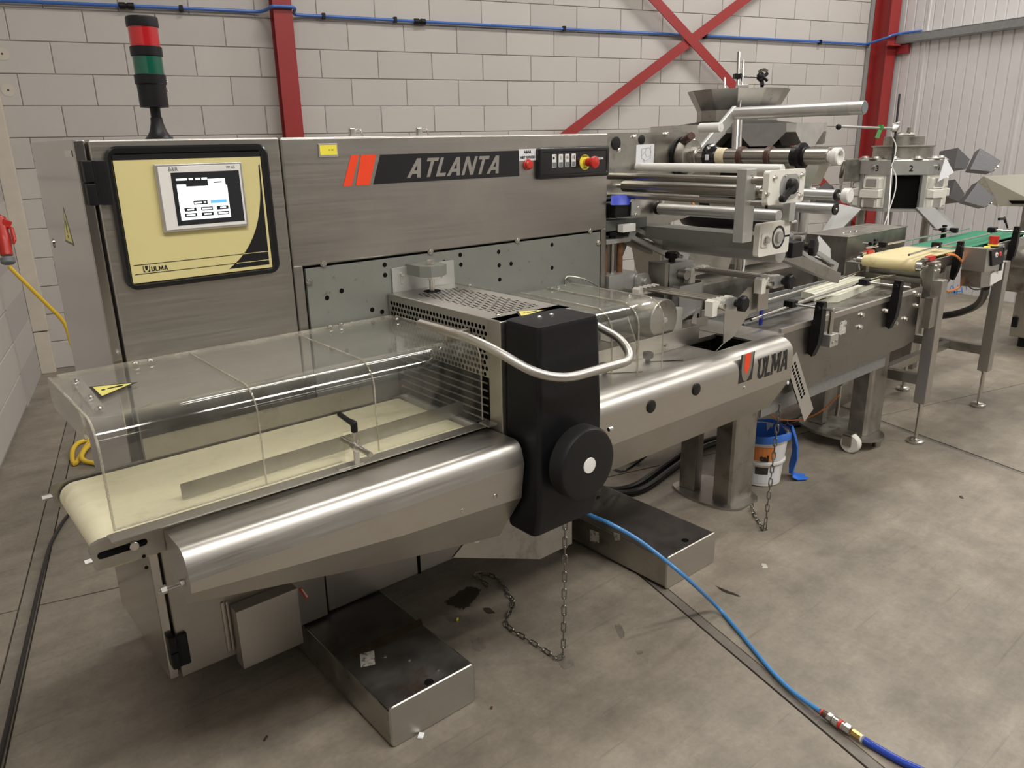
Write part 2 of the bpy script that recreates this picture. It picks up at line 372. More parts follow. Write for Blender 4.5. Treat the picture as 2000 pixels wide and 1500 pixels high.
def copies(parent, name, me, places, label=None):
    """alike pieces sharing one mesh: each place is a world Matrix"""
    out = []
    for mt in places:
        o = bpy.data.objects.new(name, me); COL.objects.link(o)
        if parent is not None:
            o.parent = parent; ORG[o.name] = ORG[parent.name]
            o.matrix_local = Matrix.Translation(-ORG[parent.name]) @ mt
        else: o.matrix_world = mt
        if label: o['label'] = label
        out.append(o)
    return out
def struct(o): o['kind'] = 'structure'; return o
def rr(cx, cz, w, h, r, n=5):
    out = []
    for (sx, sz, a0) in ((1, 1, 0), (-1, 1, 90), (-1, -1, 180), (1, -1, 270)):
        for i in range(n + 1):
            a = math.radians(a0 + 90 * i / n)
            out.append((cx + sx * (w / 2 - r) + r * math.cos(a), cz + sz * (h / 2 - r) + r * math.sin(a)))
    return out
def circ(cx, cz, r, n=16, rz=None): return [(cx + r * math.cos(2 * PI * i / n), cz + (rz or r) * math.sin(2 * PI * i / n)) for i in range(n)]
def onY(pts, y): return [(p[0], y, p[1]) for p in pts]
def spline(pts, k=8):
    P_ = [Vector(p) for p in pts]; out = []
    for i in range(len(P_) - 1):
        a, b, c, d = P_[max(i - 1, 0)], P_[i], P_[i + 1], P_[min(i + 2, len(P_) - 1)]
        for j in range(k):
            t = j / k
            out.append(0.5 * ((2 * b) + (c - a) * t + (2 * a - 5 * b + 4 * c - d) * t * t + (3 * b - a - 3 * c + d) * t ** 3))
    out.append(P_[-1]); return out
def fillet(pts, r, k=6):
    P_ = [Vector(p) for p in pts]; out = [P_[0]]
    for a, b, c in zip(P_, P_[1:], P_[2:]):
        u, v = (a - b), (c - b); q = min(r, u.length * 0.49, v.length * 0.49)
        s0, s1 = b + u.normalized() * q, b + v.normalized() * q
        for j in range(k + 1):
            t = j / k; out.append(s0 * (1 - t) ** 2 + b * 2 * t * (1 - t) + s1 * t * t)
    out.append(P_[-1]); return out
ARC = [math.radians(180 + 180 * i / 8) for i in range(9)]
GLYPH = {
 'A': (0.86, [[(0, 0), (0.21, 0), (0.53, 1), (0.31, 1)], [(0.33, 1), (0.55, 1), (0.86, 0), (0.64, 0)], [(0.17, 0.2), (0.69, 0.2), (0.64, 0.37), (0.22, 0.37)]]),
 'T': (0.72, [[(0, 0.82), (0.72, 0.82), (0.72, 1), (0, 1)], [(0.26, 0), (0.46, 0), (0.46, 0.9), (0.26, 0.9)]]),
 'L': (0.60, [[(0, 0), (0.2, 0), (0.2, 1), (0, 1)], [(0.1, 0), (0.6, 0), (0.6, 0.18), (0.1, 0.18)]]),
 'N': (0.78, [[(0, 0), (0.19, 0), (0.19, 1), (0, 1)], [(0.59, 0), (0.78, 0), (0.78, 1), (0.59, 1)], [(0, 1), (0.21, 1), (0.78, 0), (0.57, 0)]]),
 'U': (0.76, [[(0, 0.3), (0.21, 0.3), (0.21, 1), (0, 1)], [(0.55, 0.3), (0.76, 0.3), (0.76, 1), (0.55, 1)]] +
      [[(0.38 + 0.38 * math.cos(a), 0.31 + 0.31 * math.sin(a)), (0.38 + 0.38 * math.cos(b), 0.31 + 0.31 * math.sin(b)), (0.38 + 0.17 * math.cos(b), 0.31 + 0.13 * math.sin(b)), (0.38 + 0.17 * math.cos(a), 0.31 + 0.13 * math.sin(a))] for a, b in zip(ARC, ARC[1:])]),
 'M': (1.0, [[(0, 0), (0.2, 0), (0.2, 1), (0, 1)], [(0.8, 0), (1.0, 0), (1.0, 1), (0.8, 1)], [(0, 1), (0.24, 1), (0.6, 0.15), (0.42, 0.15)], [(1.0, 1), (0.76, 1), (0.40, 0.15), (0.58, 0.15)]]),
}
def letters(mb, word, x, z, h, width, shear, put, gap=0.13):
    """bold block capitals; put(x, z) -> world point pair (front, back)"""
    tot = sum(GLYPH[c][0] for c in word) + gap * (len(word) - 1); sx = width / tot; cx = 0
    for c in word:
        w, polys = GLYPH[c]
        for k_, p in enumerate(polys):
            q = [put(x + (cx + a) * sx + shear * b * h, z + b * h) for a, b in p]
            mb.ringloft([[u[0] + (u[0] - u[1]) * 0.15 * (k_ % 4) for u in q], [u[1] for u in q]])
        cx += w + gap
def text_mesh(s, size, mtx, material, name, bold=0.0, depth=0.0006):
    cu = bpy.data.curves.new(name, 'FONT'); cu.body = s; cu.size = size; cu.extrude = depth; cu.offset = bold; cu.align_x = 'CENTER'; cu.align_y = 'CENTER'; cu.resolution_u = 3
    o = bpy.data.objects.new(name, cu); COL.objects.link(o)
    dg = bpy.context.evaluated_depsgraph_get(); dg.update()
    me = bpy.data.meshes.new_from_object(o.evaluated_get(dg)); bpy.data.objects.remove(o); bpy.data.curves.remove(cu)
    me.transform(mtx); me.materials.clear(); me.materials.append(material); me.name = name
    return me
FRONT = Matrix.Rotation(PI / 2, 4, 'X')            # text facing -y
def text_part(parent, s, size, pos, material, name='lettering', rot=FRONT, bold=0.0):
    me = text_mesh(s, size, Matrix.Translation(Vector(pos) - ORG[parent.name]) @ rot, M[material], name, bold)
    return link(name, me, parent)
def bolt_mesh(r, h, n=6, washer=True):
    b = MB()
    if washer: b.cyl((0, 0, 0), (0, -h * 0.25, 0), r * 1.35, 14)
    b.cyl((0, -h * 0.2, 0), (0, -h, 0), r, n, bev=r * 0.12)
    return b.mesh('bolt', M['bolt'])
def dome_mesh(r):
    b = MB(); b.lathe((0, 0, 0), (0, 0, 1), [(r, 0), (r, r * 0.15), (r * 0.85, r * 0.5), (r * 0.45, r * 0.72), (0.0001, r * 0.78)], 12)
    return b.mesh('bolt', M['bolt'])
def T(x, y, z): return Matrix.Translation((x, y, z))
def perf(mb, o, ux, uy, nx, ny, cw, ch, r, edge=(0.006, 0.006, 0.006, 0.006), stag=True):
    """perforated sheet built with real holes: o corner, ux/uy unit vectors, nx x ny cells"""
    o, ux, uy = Vector(o), Vector(ux), Vector(uy); bm = mb.bm
    def V(a, b): return bm.verts.new(o + ux * a + uy * b)
    e0, e1, e2, e3 = edge; W_, H_ = nx * cw + (cw / 2 if stag else 0), ny * ch
    for (a0, a1, b0, b1) in ((-e0, 0, -e2, H_ + e3), (W_, W_ + e1, -e2, H_ + e3), (0, W_, -e2, 0), (0, W_, H_, H_ + e3)):
        if a1 > a0 and b1 > b0: bm.faces.new((V(a0, b0), V(a1, b0), V(a1, b1), V(a0, b1)))
    for j in range(ny):
        sh = cw / 2 if (stag and j % 2) else 0
        if stag:
            a0, a1 = (0, cw / 2) if sh else (W_ - cw / 2, W_)
            bm.faces.new((V(a0, j * ch), V(a1, j * ch), V(a1, j * ch + ch), V(a0, j * ch + ch)))
        for i in range(nx):
            x0, y0 = sh + i * cw, j * ch; cx, cy = x0 + cw / 2, y0 + ch / 2
            sq = [V(x0 + cw, cy), V(x0 + cw, y0 + ch), V(cx, y0 + ch), V(x0, y0 + ch), V(x0, cy), V(x0, y0), V(cx, y0), V(x0 + cw, y0)]
            ho = [V(cx + r * math.cos(PI / 4 * k), cy + r * math.sin(PI / 4 * k)) for k in range(8)]
            for k in range(8): bm.faces.new((sq[k], sq[(k + 1) % 8], ho[(k + 1) % 8], ho[k]))
    return mb
def knob_mesh(mb, p, axis, r, h, lobes=0):
    p = Vector(p); a = Vector(axis).normalized()
    mb.cyl(p, p + a * h * 0.45, r * 0.5, 12)
    d, u, v = mb.frame(p, p + a)
    n = 28
    def ring(k, hh): return [p + d * hh + (u * math.cos(2 * PI * i / n) + v * math.sin(2 * PI * i / n)) * r * k * (1 + (0.07 * math.cos(7 * 2 * PI * i / n) if lobes else 0)) for i in range(n)]
    mb.ringloft([ring(0.85, h * 0.4), ring(1, h * 0.48), ring(1, h * 0.9), ring(0.8, h)])
    return mb
def warn_sign(parent, a, b, c, nrm, name='warning_label'):
    """yellow warning triangle sticker with black rim and mark; a-b base, c tip"""
    a, b, c, nrm = Vector(a), Vector(b), Vector(c), Vector(nrm).normalized()
    mb = MB(); mb.prism([a, b, c], nrm * 0.0006); t = part(parent, name, 'print', mb)
    g = (a + b + c) / 3; q = [g + (p - g) * 0.80 for p in (a, b, c)]
    mb = MB(); mb.prism([p + nrm * 0.0006 for p in q], nrm * 0.0004); part(t, 'yellow_field', 'yellow_warn', mb)
    m0 = (a + b) / 2; up = c - m0; sd = (b - a)
    f = lambda s_, u_: m0 + sd * s_ + up * u_ + nrm * 0.0011
    mb = MB()
    mb.prism([f(-0.03, 0.30), f(0.03, 0.30), f(0.055, 0.62), f(0.0, 0.68), f(-0.055, 0.62)], nrm * 0.0004)
    mb.prism([f(0.05 * math.cos(k), 0.205 + 0.05 * math.sin(k)) for k in [i * PI / 4 for i in range(8)]], nrm * 0.0004)
    part(t, 'exclamation_mark', 'print', mb)
    return t

# ------------------------------------------------------------------ the hall
WB, WL, WR = 6.63, -0.90, 7.66
def hbox(mb, x0, x1, y0, y1, z0, z1, bev=0.0): return mb.box(x0, x1, y0, y1, z0, z1, bev, 2, WM)
fl = struct(thing('floor', 'worn grey concrete floor cast in large slabs', 'floor')); del fl['category']
b = MB(); hbox(b, WL - 0.2, 13, -9, WB + 0.2, -0.10, -0.018); part(fl, 'joint_bed', 'floor_dark', b)
xs = [(WL - 0.2, -0.645), (-0.575, 1.532), (1.578, 3.735), (3.772, 8.2), (8.215, 13)]
ys = [(-9, -3.0), (-2.99, 3.011), (3.017, WB + 0.2)]
for x0, x1 in xs:
    for y0, y1 in ys:
        b = MB(); hbox(b, x0, x1, y0, y1, -0.09, 0.0, 0.003); part(fl, 'concrete_slab', 'floor', b)
b = MB()
hbox(b, -0.640, -0.580, -9, WB, -0.05, -0.002); part(fl, 'joint_filler', 'floor_mid', b)
b = MB(); hbox(b, 1.541, 1.577, -9, WB, -0.05, -0.003); part(fl, 'joint_filler', 'floor_dark', b)
b = MB(); hbox(b, 3.738, 3.771, -9, WB, -0.05, -0.005); part(fl, 'joint_filler', 'floor_dark', b)

wb = struct(thing('wall_back', 'back wall of pale lime-sand blocks with flush thin joints', 'wall')); del wb['category']
b = MB(); hbox(b, WL, WR + 0.2, WB + 0.007, WB + 0.15, -0.1, 3.2); part(wb, 'joint_face', 'mortar', b)
b = MB(); hbox(b, WL, WR + 0.2, WB + 0.002, WB + 0.15, 3.2, 5.6); part(wb, 'upper_wall', 'wallpaint', b)
BP, BH, BZ = 0.4685, 0.2113, 0.018
def block_mesh(w, h, d=0.06):
    q = MB(); q.box(-w / 2, w / 2, 0, d, -h / 2, h / 2, 0.0035, 1); return q.mesh('block', M['block'])
bm_full = block_mesh(BP - 0.005, BH - 0.005)
halves = {}
for k in range(15):
    zc = BZ + BH * (k + 0.5); x0 = 0.026 - (0 if k % 2 == 0 else BP / 2) - 2 * BP
    pl = []; j = 0
    x = x0
    while x < 7.42:
        a, c = max(x, WL + 0.0), min(x + BP, 7.42)
        if c - a > BP - 0.01: pl.append((0.5 * (a + c), None))
        elif c - a > 0.03: pl.append((0.5 * (a + c), c - a))
        x += BP
    for xc, w in pl:
        if w is None: me = bm_full
        else:
            key = round(w, 2)
            if key not in halves: halves[key] = block_mesh(w - 0.005, BH - 0.005)
            me = halves[key]
        copies(wb, 'block', me, [WM @ T(xc, WB + random.uniform(-0.0012, 0.0012), zc)])
for u, z in ((-0.739, 6.63, 2.257)[::2], (-0.746, 6.63, 2.024)[::2]):
    b = MB(); b.cyl(hall(u, WB - 0.0022, z), hall(u, WB - 0.0014, z), 0.042, 18); q = part(wb, 'filled_hole', 'trimwhite', b)
    b = MB(); b.cyl(hall(u, WB - 0.003, z), hall(u, WB - 0.0022, z), 0.007, 10); part(q, 'plug_hole', 'grime', b)
wl = struct(thing('wall_left', 'left side wall of long smooth pale blocks', 'wall')); del wl['category']
b = MB(); hbox(b, WL - 0.15, WL - 0.007, -9, WB, -0.1, 3.2); part(wl, 'joint_face', 'mortar', b)
b = MB(); hbox(b, WL - 0.15, WL - 0.002, -9, WB + 0.1, 3.2, 5.6); part(wl, 'upper_wall', 'wallpaint', b)
q = MB(); q.box(-0.06, 0, -1.497, 1.497, -BH / 2 + 0.003, BH / 2 - 0.003, 0.0035, 1); plank = q.mesh('block', M['block'])
for k in range(15):
    for j in range(5):
        copies(wl, 'block', plank, [WM @ T(WL + random.uniform(-0.001, 0.001), WB - 1.5 - 3.0 * j + (0.9 if k % 2 else 0.0) - 0.9, BZ + BH * (k + 0.5))])
b = MB(); hbox(b, WL - 0.06, WL - 0.001, WB - 0.9, WB, 0, 3.2); part(wl, 'corner_face', 'wallpaint', b)
wr = struct(thing('wall_right', 'right wall of white ribbed sandwich sheet', 'wall')); del wr['category']
def ribbed(y0, y1, z0, z1):
    prof = []; y = y0; st = 0.111
    while y < y1 - 1e-6:
        e = min(y + st, y1)
        prof += [(y, 0.0), (y + 0.040, 0.0), (y + 0.046, 0.016), (y + 0.052, 0.016), (y + 0.060, 0.0)] if e - y > 0.06 else [(y, 0.0)]
        y = e
    prof.append((y1, 0.0))
    q = MB(); vv = [[q.bm.verts.new(WM @ Vector((WR + d, yy, z))) for yy, d in prof] for z in (z0, z1)]
    for i in range(len(prof) - 1): q.bm.faces.new((vv[0][i], vv[0][i + 1], vv[1][i + 1], vv[1][i]))
    return q
y = WB
for j in range(15):
    y1 = WB - 0.555 - 1.11 * j
    q = ribbed(y1 + 0.012, y - 0.0, -0.05, 5.6); part(wr, 'panel', 'rwall', q, smooth=0)
    q = MB(); hbox(q, WR - 0.012, WR + 0.01, y1 - 0.008, y1 + 0.016, -0.05, 5.6, 0.004); part(wr, 'seam_strip', 'rwall', q)
    y = y1
b = MB(); hbox(b, WR + 0.02, WR + 0.1, -10, WB + 0.1, -0.05, 5.6); part(wr, 'backing', 'wallpaint', b)
b = MB(); hbox(b, WL - 0.2, 13, -9.1, -9.0, -0.1, 5.6); struct(solo('wall_front', 'farwall', b, 'far pale wall of the hall behind the viewer', 'wall')); del bpy.data.objects['wall_front']['category']
b = MB(); hbox(b, WL - 0.2, 13, -9.1, WB + 0.2, 5.6, 5.7); o = struct(solo('ceiling', 'ceilpaint', b, 'pale metal ceiling of the hall', 'ceiling')); del o['category']
b = MB(); hbox(b, 7.425, WR, WB - 0.012, WB + 0.01, 0, 5.6, 0.002)
for z in (1.2, 2.56, 4.0): b.cyl(hall(7.53, WB - 0.012, z), hall(7.53, WB - 0.016, z), 0.008, 8)
o = struct(solo('trim_1', 'flash', b, 'grey metal flashing strip in the right rear corner', 'trim')); del o['category']
t2 = struct(thing('trim_2', 'cream painted duct standing in the left rear corner', 'trim')); del t2['category']
b = MB(); hbox(b, WL, WL + 0.105, WB - 0.055, WB, 0.33, 3.2, 0.006); part(t2, 'duct', 'trimwhite', b)
b = MB(); hbox(b, WL, WL + 0.10, WB - 0.05, WB, 0.0, 0.322, 0.006); part(t2, 'duct', 'trimwhite', b)
def hcolumn(name, label, x0, x1, y0, y1, ztop=5.6):
    t = thing(name, label, 'column', hall((x0 + x1) / 2, (y0 + y1) / 2, 0), 'red steel columns of the hall')
    b = MB(); hbox(b, x0, x1, y0, y0 + 0.012, 0, ztop, 0.002); part(t, 'front_flange', 'redpaint', b)
    b = MB(); hbox(b, x0, x1, y1 - 0.012, y1, 0, ztop, 0.002); part(t, 'rear_flange', 'redpaint', b)
    b = MB(); hbox(b, (x0 + x1) / 2 - 0.005, (x0 + x1) / 2 + 0.005, y0 + 0.012, y1 - 0.012, 0, ztop); part(t, 'web', 'redpaint', b)
    return t
c1 = hcolumn('steel_column', 'red steel column standing behind the cabinet with a yellow asset label', 1.075, 1.215, WB - 0.165, WB - 0.003)
c2 = hcolumn('steel_column', 'red steel column in the right rear corner carrying the grey wall rail', 7.475, 7.62, WB - 0.23, WB - 0.015)
b = MB(); hbox(b, 7.615, 7.655, WB - 0.38, WB - 0.05, 2.44, 2.533, 0.003); hbox(b, 7.44, 7.655, WB - 0.30, WB - 0.24, 2.518, 2.533, 0.002); part(c2, 'bracket', 'redpaint', b)
def brace(p, q, label, off):
    b = MB(); b.bar(hall(p[0], WB - off, p[1]), hall(q[0], WB - off, q[1]), 0.012, 0.085, up=tuple(Vector((q[1] - p[1], 0, -(q[0] - p[0])))[:]), bev=0.002)
    return b
def brace_flat(p, q, off, label):
    p, q = Vector((p[0], 0, p[1])), Vector((q[0], 0, q[1])); d = (q - p).normalized(); n = Vector((-d.z, 0, d.x)) * 0.045
    pts = [p + n, q + n, q - n, p - n]
    b = MB(); b.prism([hall(v.x, WB - off, v.z) for v in pts], WM.to_3x3() @ Vector((0, 0.010, 0)))
    return solo('diagonal_brace', 'redpaint', b, label, 'brace', hall(p.x, WB - off, p.z), 'red diagonal braces on the back wall')
brace_flat((1.22, 0.18), (7.47, 4.06), 0.105, 'red flat brace rising to the right across the back wall')
brace_flat((7.47, 0.66), (1.22, 5.30), 0.118, 'red flat brace falling to the right across the back wall')
rl = thing('wall_rail', 'grey galvanised channel rail running along the white ribbed wall', 'rail', hall(7.6, 4, 2.56))
b = MB(); hbox(b, 7.585, 7.60, -9, WB - 0.236, 2.535, 2.625, 0.003); part(rl, 'web', 'galv', b)
b = MB(); hbox(b, 7.585, WR - 0.003, -9, WB - 0.236, 2.615, 2.627, 0.002); hbox(b, 7.585, WR - 0.003, -9, WB - 0.236, 2.537, 2.549, 0.002); part(rl, 'flange', 'galv', b)
ap = thing('air_pipe', 'thin blue compressed air pipe clipped along the back wall', 'pipe', hall(3, WB - 0.03, 2.58))
pts = [(-0.885, 2.585), (0.60, 2.592), (0.93, 2.592)]
path = [hall(x, WB - 0.027, z) for x, z in pts]
path += [hall(1.02, WB - 0.06, 2.595), hall(1.06, WB - 0.175, 2.607), hall(1.10, WB - 0.185, 2.612), hall(1.20, WB - 0.185, 2.612), hall(1.235, WB - 0.17, 2.605), hall(1.25, WB - 0.05, 2.588), hall(1.32, WB - 0.027, 2.583)]
path += [hall(x, WB - 0.027, z) for x, z in ((1.6, 2.582), (3.1, 2.572), (5.2, 2.568), (7.25, 2.557))]
path += [hall(7.38, WB - 0.04, 2.56), hall(7.45, WB - 0.22, 2.60), hall(7.50, WB - 0.26, 2.625), hall(7.62, WB - 0.28, 2.645), hall(7.64, WB - 0.5, 2.642)]
b = MB(); b.tube(spline(path, 6), 0.0125, 10); part(ap, 'pipe', 'pipe', b)
for wx in (0.082, 6.6, 2.585)[:1] + (2.27, 6.6, 2.569)[:1]:
    b = MB(); z = 2.590 if wx < 1 else 2.576; b.cyl(hall(wx - 0.05, WB - 0.029, z), hall(wx - 0.005, WB - 0.029, z), 0.023, 14, bev=0.004); b.cyl(hall(wx + 0.005, WB - 0.029, z), hall(wx + 0.05, WB - 0.029, z), 0.023, 14, bev=0.004); b.cyl(hall(wx - 0.008, WB - 0.029, z), hall(wx + 0.008, WB - 0.029, z), 0.017, 12); part(ap, 'coupling', 'black', b)
for u in (0.443, 6.6, 2.578)[:1] + (1.479, 6.6, 2.585)[:1] + (2.06, 6.6, 2.564)[:1] + (3.628, 6.6, 2.561)[:1] + (5.203, 6.6, 2.558)[:1] + (6.71, 6.6, 2.559)[:1]:
    z = 2.592 - 0.0052 * u
    b = MB(); hbox(b, u - 0.014, u + 0.014, WB - 0.045, WB - 0.004, z - 0.022, z + 0.022, 0.005); part(ap, 'pipe_clip', 'black', b)
# wall plugs left by removed fittings
ps = thing('power_plug', 'red plug with grey collar hanging at the left wall', 'plug', hall(-0.86, 6.0, 1.05))
A = Vector((0.6957, 5.7331, 1.1838)); B = Vector((0.6819, 5.6545, 0.9653)); d = (B - A).normalized(); S = Vector((0.5861, 5.8109, 1.15))
b = MB(); b.lathe(A - d * 0.05, d, [(0.032, 0), (0.036, 0.02), (0.036, 0.10), (0.042, 0.11), (0.042, 0.15), (0.036, 0.19), (0.034, 0.24)], 18); part(ps, 'plug_body', 'red', b)
b = MB(); b.lathe(B - d * 0.03, d, [(0.033, 0), (0.040, 0.005), (0.040, 0.034), (0.03, 0.042)], 12); part(ps, 'collar', 'ring', b)
side = cam.matrix_world.to_3x3() @ Vector((1, 0, 0))
b = MB(); b.tube([A + side * 0.03, A + side * 0.062 + d * 0.02, A + side * 0.066 + d * 0.09, A + side * 0.055 + d * 0.12], [0.008, 0.012, 0.012, 0.006], 8); b.obox(A + side * 0.035 - d * 0.01, (0.05, 0.03, 0.05), (0, 0.5, 0), 0.006); part(ps, 'latch', 'red', b)
W0 = hall(WL + 0.001, 6.15, 1.08)
b = MB(); b.cyl(A - d * 0.04, A - d * 0.04 - side * 0.14, 0.03, 16); b.obox(A - d * 0.05 - side * 0.17, (0.14, 0.12, 0.2), (0, 0, HALL), 0.01); part(ps, 'socket_box', 'red', b)
b = MB(); b.tube(spline([B + d * 0.026, (0.7359, 5.6288, 0.8467), (0.8329, 5.6188, 0.6875), (0.9144, 5.6274, 0.5421), (0.9445, 5.5886, 0.3434), hall(-0.35, 5.4, 0.16), hall(-0.3, 5.2, 0.03), hall(-0.48, 4.80, 0.014), (0.643, 4.436, 0.014), (0.662, 4.613, 0.014), (0.72, 4.755, 0.014), (0.798, 4.769, 0.014), (0.761, 4.641, 0.03), (0.709, 4.534, 0.04), (0.678, 4.448, 0.03), (0.705, 4.398, 0.014), (0.782, 4.308, 0.014), (1.013, 4.337, 0.014)], 8), 0.0125, 10)
solo('power_cable', 'yellow_cable', b, 'yellow power cable hanging from the plug and looped on the floor', 'cable', hall(-0.5, 5.0, 0))
b = MB(); b.tube(spline([(0.739, 3.894, 0.008), (0.525, 3.85, 0.008), (0.382, 3.596, 0.008), (0.296, 3.332, 0.008), (0.211, 3.026, 0.008), (0.149, 2.799, 0.008), (0.095, 2.603, 0.008), (0.036, 2.385, 0.008), (-0.061, 2.043, 0.008)], 8), 0.0075, 8)
solo('floor_cable', 'cable', b, 'thin dark cable lying along the left floor joint', 'cable', (0.298, 3.349, 0.0))

# ------------------------------------------------------------------ machine cabinet
cb = thing('packaging_machine', 'stainless flow wrapping machine cabinet with cream control panel on its door', 'machine', (0.43, 2.1, 0.0))
X0, X1, ZT, Z0 = 0.43, 2.254, 1.642, 0.135
b = MB(); b.box(X0, 0.4555, 2.096, 2.62, Z0, ZT, 0.004); part(cb, 'side_panel', 'steel_side', b)
b = MB(); b.box(0.456, X1 - 0.004, 2.124, 2.615, Z0 + 0.002, ZT - 0.004, 0.004); part(cb, 'cabinet_body', 'steel_worn', b)
b = MB(); b.box(0.4605, 0.932, 2.084, 2.122, Z0, ZT, 0.005, 3); door = part(cb, 'door', 'steel_panel', b)
for zc in 1.544, 0.232:
    b = MB(); b.box(0.437, 0.459, 2.070, 2.102, zc - 0.052, zc + 0.0, 0.004); b.box(0.437, 0.459, 2.070, 2.102, zc + 0.0015, zc + 0.052, 0.004); b.box(0.463, 0.489, 2.072, 2.086, zc - 0.052, zc + 0.052, 0.004); b.cyl((0.461, 2.078, zc - 0.05), (0.461, 2.078, zc + 0.05), 0.006, 10)
    part(door, 'hinge', 'black', b)
# main face: a raised stainless tray around the grey plate
b = MB(); b.box(0.940, X1, 2.096, 2.124, 1.283, ZT, 0.007, 3); part(cb, 'upper_panel', 'steel_panel', b)
b = MB(); b.box(0.940, 0.972, 2.0965, 2.124, Z0, 1.29, 0.006, 3); part(cb, 'panel_border', 'steel_panel', b)
b = MB(); b.box(2.226, X1, 2.0965, 2.124, Z0, 1.29, 0.006, 3); part(cb, 'panel_border', 'steel_panel', b)
b = MB(); b.box(0.972, 2.226, 2.110, 2.124, 0.60, 1.283); part(cb, 'shadow_gap', 'black_flat', b)
b = MB(); b.box(0.979, 2.222, 2.100, 2.112, 0.60, 1.276, 0.0015); gp = part(cb, 'grey_plate', 'grey', b)
bm_ = bolt_mesh(0.0085, 0.009)
copies(gp, 'bolt', bm_, [T(x, 2.100, z) for x, z in [(1.037, 2.1, 1.287)[::2], (0.987, 2.1, 1.239)[::2], (1.419, 2.1, 1.284)[::2], (1.793, 2.1, 1.285)[::2], (2.163, 2.1, 1.286)[::2], (2.21, 2.1, 1.237)[::2]]])
b = MB()
for x, z in [(1.245, 2.1, 1.258)[::2], (1.244, 2.1, 1.226)[::2], (1.089, 2.1, 1.197)[::2], (1.039, 2.1, 1.182)[::2], (1.189, 2.1, 1.123)[::2], (1.224, 2.1, 1.111)[::2], (1.337, 2.1, 1.241)[::2], (1.472, 2.1, 1.241)[::2], (1.54, 2.1, 1.258)[::2], (1.541, 2.1, 1.225)[::2], (1.707, 2.1, 1.251)[::2], (1.708, 2.1, 1.204)[::2], (1.763, 2.1, 1.203)[::2], (1.709, 2.1, 1.153)[::2], (1.963, 2.1, 1.251)[::2], (1.963, 2.1, 1.165)[::2]]:
    b.cyl((x, 2.1005, z), (x, 2.0993, z), 0.0075, 14)
part(gp, 'hole', 'black_flat', b)['kind'] = 'stuff'
b = MB(); b.box(0.940, X1, 2.098, 2.124, Z0, 0.598, 0.004); part(cb, 'lower_panel', 'steel_panel', b)
b = MB(); b.box(1.295, 1.305, 2.094, 2.099, Z0, 0.598); part(cb, 'panel_gap', 'black_flat', b)
for x in 1.306, 1.568:
    b = MB(); b.box(x - 0.012, x + 0.012, 2.345, 2.357, ZT - 0.006, ZT + 0.03, 0.005); b.tube(spline([(x + 0.012, 2.35, ZT + 0.022), (x + 0.03, 2.35, ZT + 0.024), (x + 0.04, 2.35, ZT - 0.004)], 6), 0.003, 6); part(cb, 'latch_clip', 'bolt', b)
# side details
b = MB(); b.cyl((0.4305, 2.572, 1.364), (0.4275, 2.572, 1.364), 0.014, 18); b.cyl((0.428, 2.572, 1.364), (0.4265, 2.572, 1.364), 0.009, 12); part(cb, 'lock', 'chrome', b)
b = MB(); b.box(0.4285, 0.431, 2.12, 2.192, 1.605, 1.619); part(cb, 'badge', 'chrome', b)
warn_sign(cb, (0.43, 2.393, 1.383), (0.43, 2.292, 1.38), (0.43, 2.335, 1.477), (-1, 0, 0))
# control panel on the door
PY = 2.084
fr_o = rr((0.487 + 0.893) / 2, (1.283 + 1.624) / 2, 0.404, 0.346, 0.028); fr_i = rr((0.507 + 0.868) / 2, 1.4515, 0.368, 0.312, 0.010)
b = MB(); b.loft([onY(fr_o, PY + 0.001), onY(fr_o, PY - 0.010), onY(rr(0.690, 1.4535, 0.394, 0.336, 0.024), PY - 0.014), onY(rr(0.688, 1.452, 0.376, 0.320, 0.012), PY - 0.014), onY(fr_i, PY - 0.008)])
cp = part(cb, 'control_panel', 'black_gloss', b)
b = MB(); b.box(0.5045, 0.870, PY - 0.0092, PY - 0.006, 1.297, 1.607); cpf = part(cp, 'panel_face', 'cream', b)
b = MB(); b.box(0.5045, 0.870, PY - 0.0096, PY - 0.006, 1.594, 1.607); part(cp, 'top_band', 'print', b)
yy = PY - 0.0094
sw = [(0.866, 1.575)]
for i in range(13):
    t = i / 12; sw.append((0.862 * (1 - t) ** 2 + 2 * 0.866 * t * (1 - t) + 0.748 * t * t, 1.57 * (1 - t) ** 2 + 2 * 1.375 * t * (1 - t) + 1.306 * t * t))
sw += [(0.862, 1.306)]
b = MB(); b.prism(onY(sw, yy), (0, -0.0004, 0)); part(cp, 'black_swoosh', 'print', b)
b = MB()
for z in (1.341, 1.318): b.box(0.512, 0.792 if z > 1.33 else 0.77, yy - 0.0004, yy, z, z + 0.0016)
part(cp, 'print_line', 'print', b)
b = MB()
for z in (1.341, 1.318): b.box(0.792 if z > 1.33 else 0.77, 0.862, yy - 0.0008, yy, z, z + 0.0016)
part(cp, 'print_line', 'cream', b)
def put_y(y, d=0.0006): return lambda x, z: (Vector((x, y - d, z)), Vector((x, y, z)))
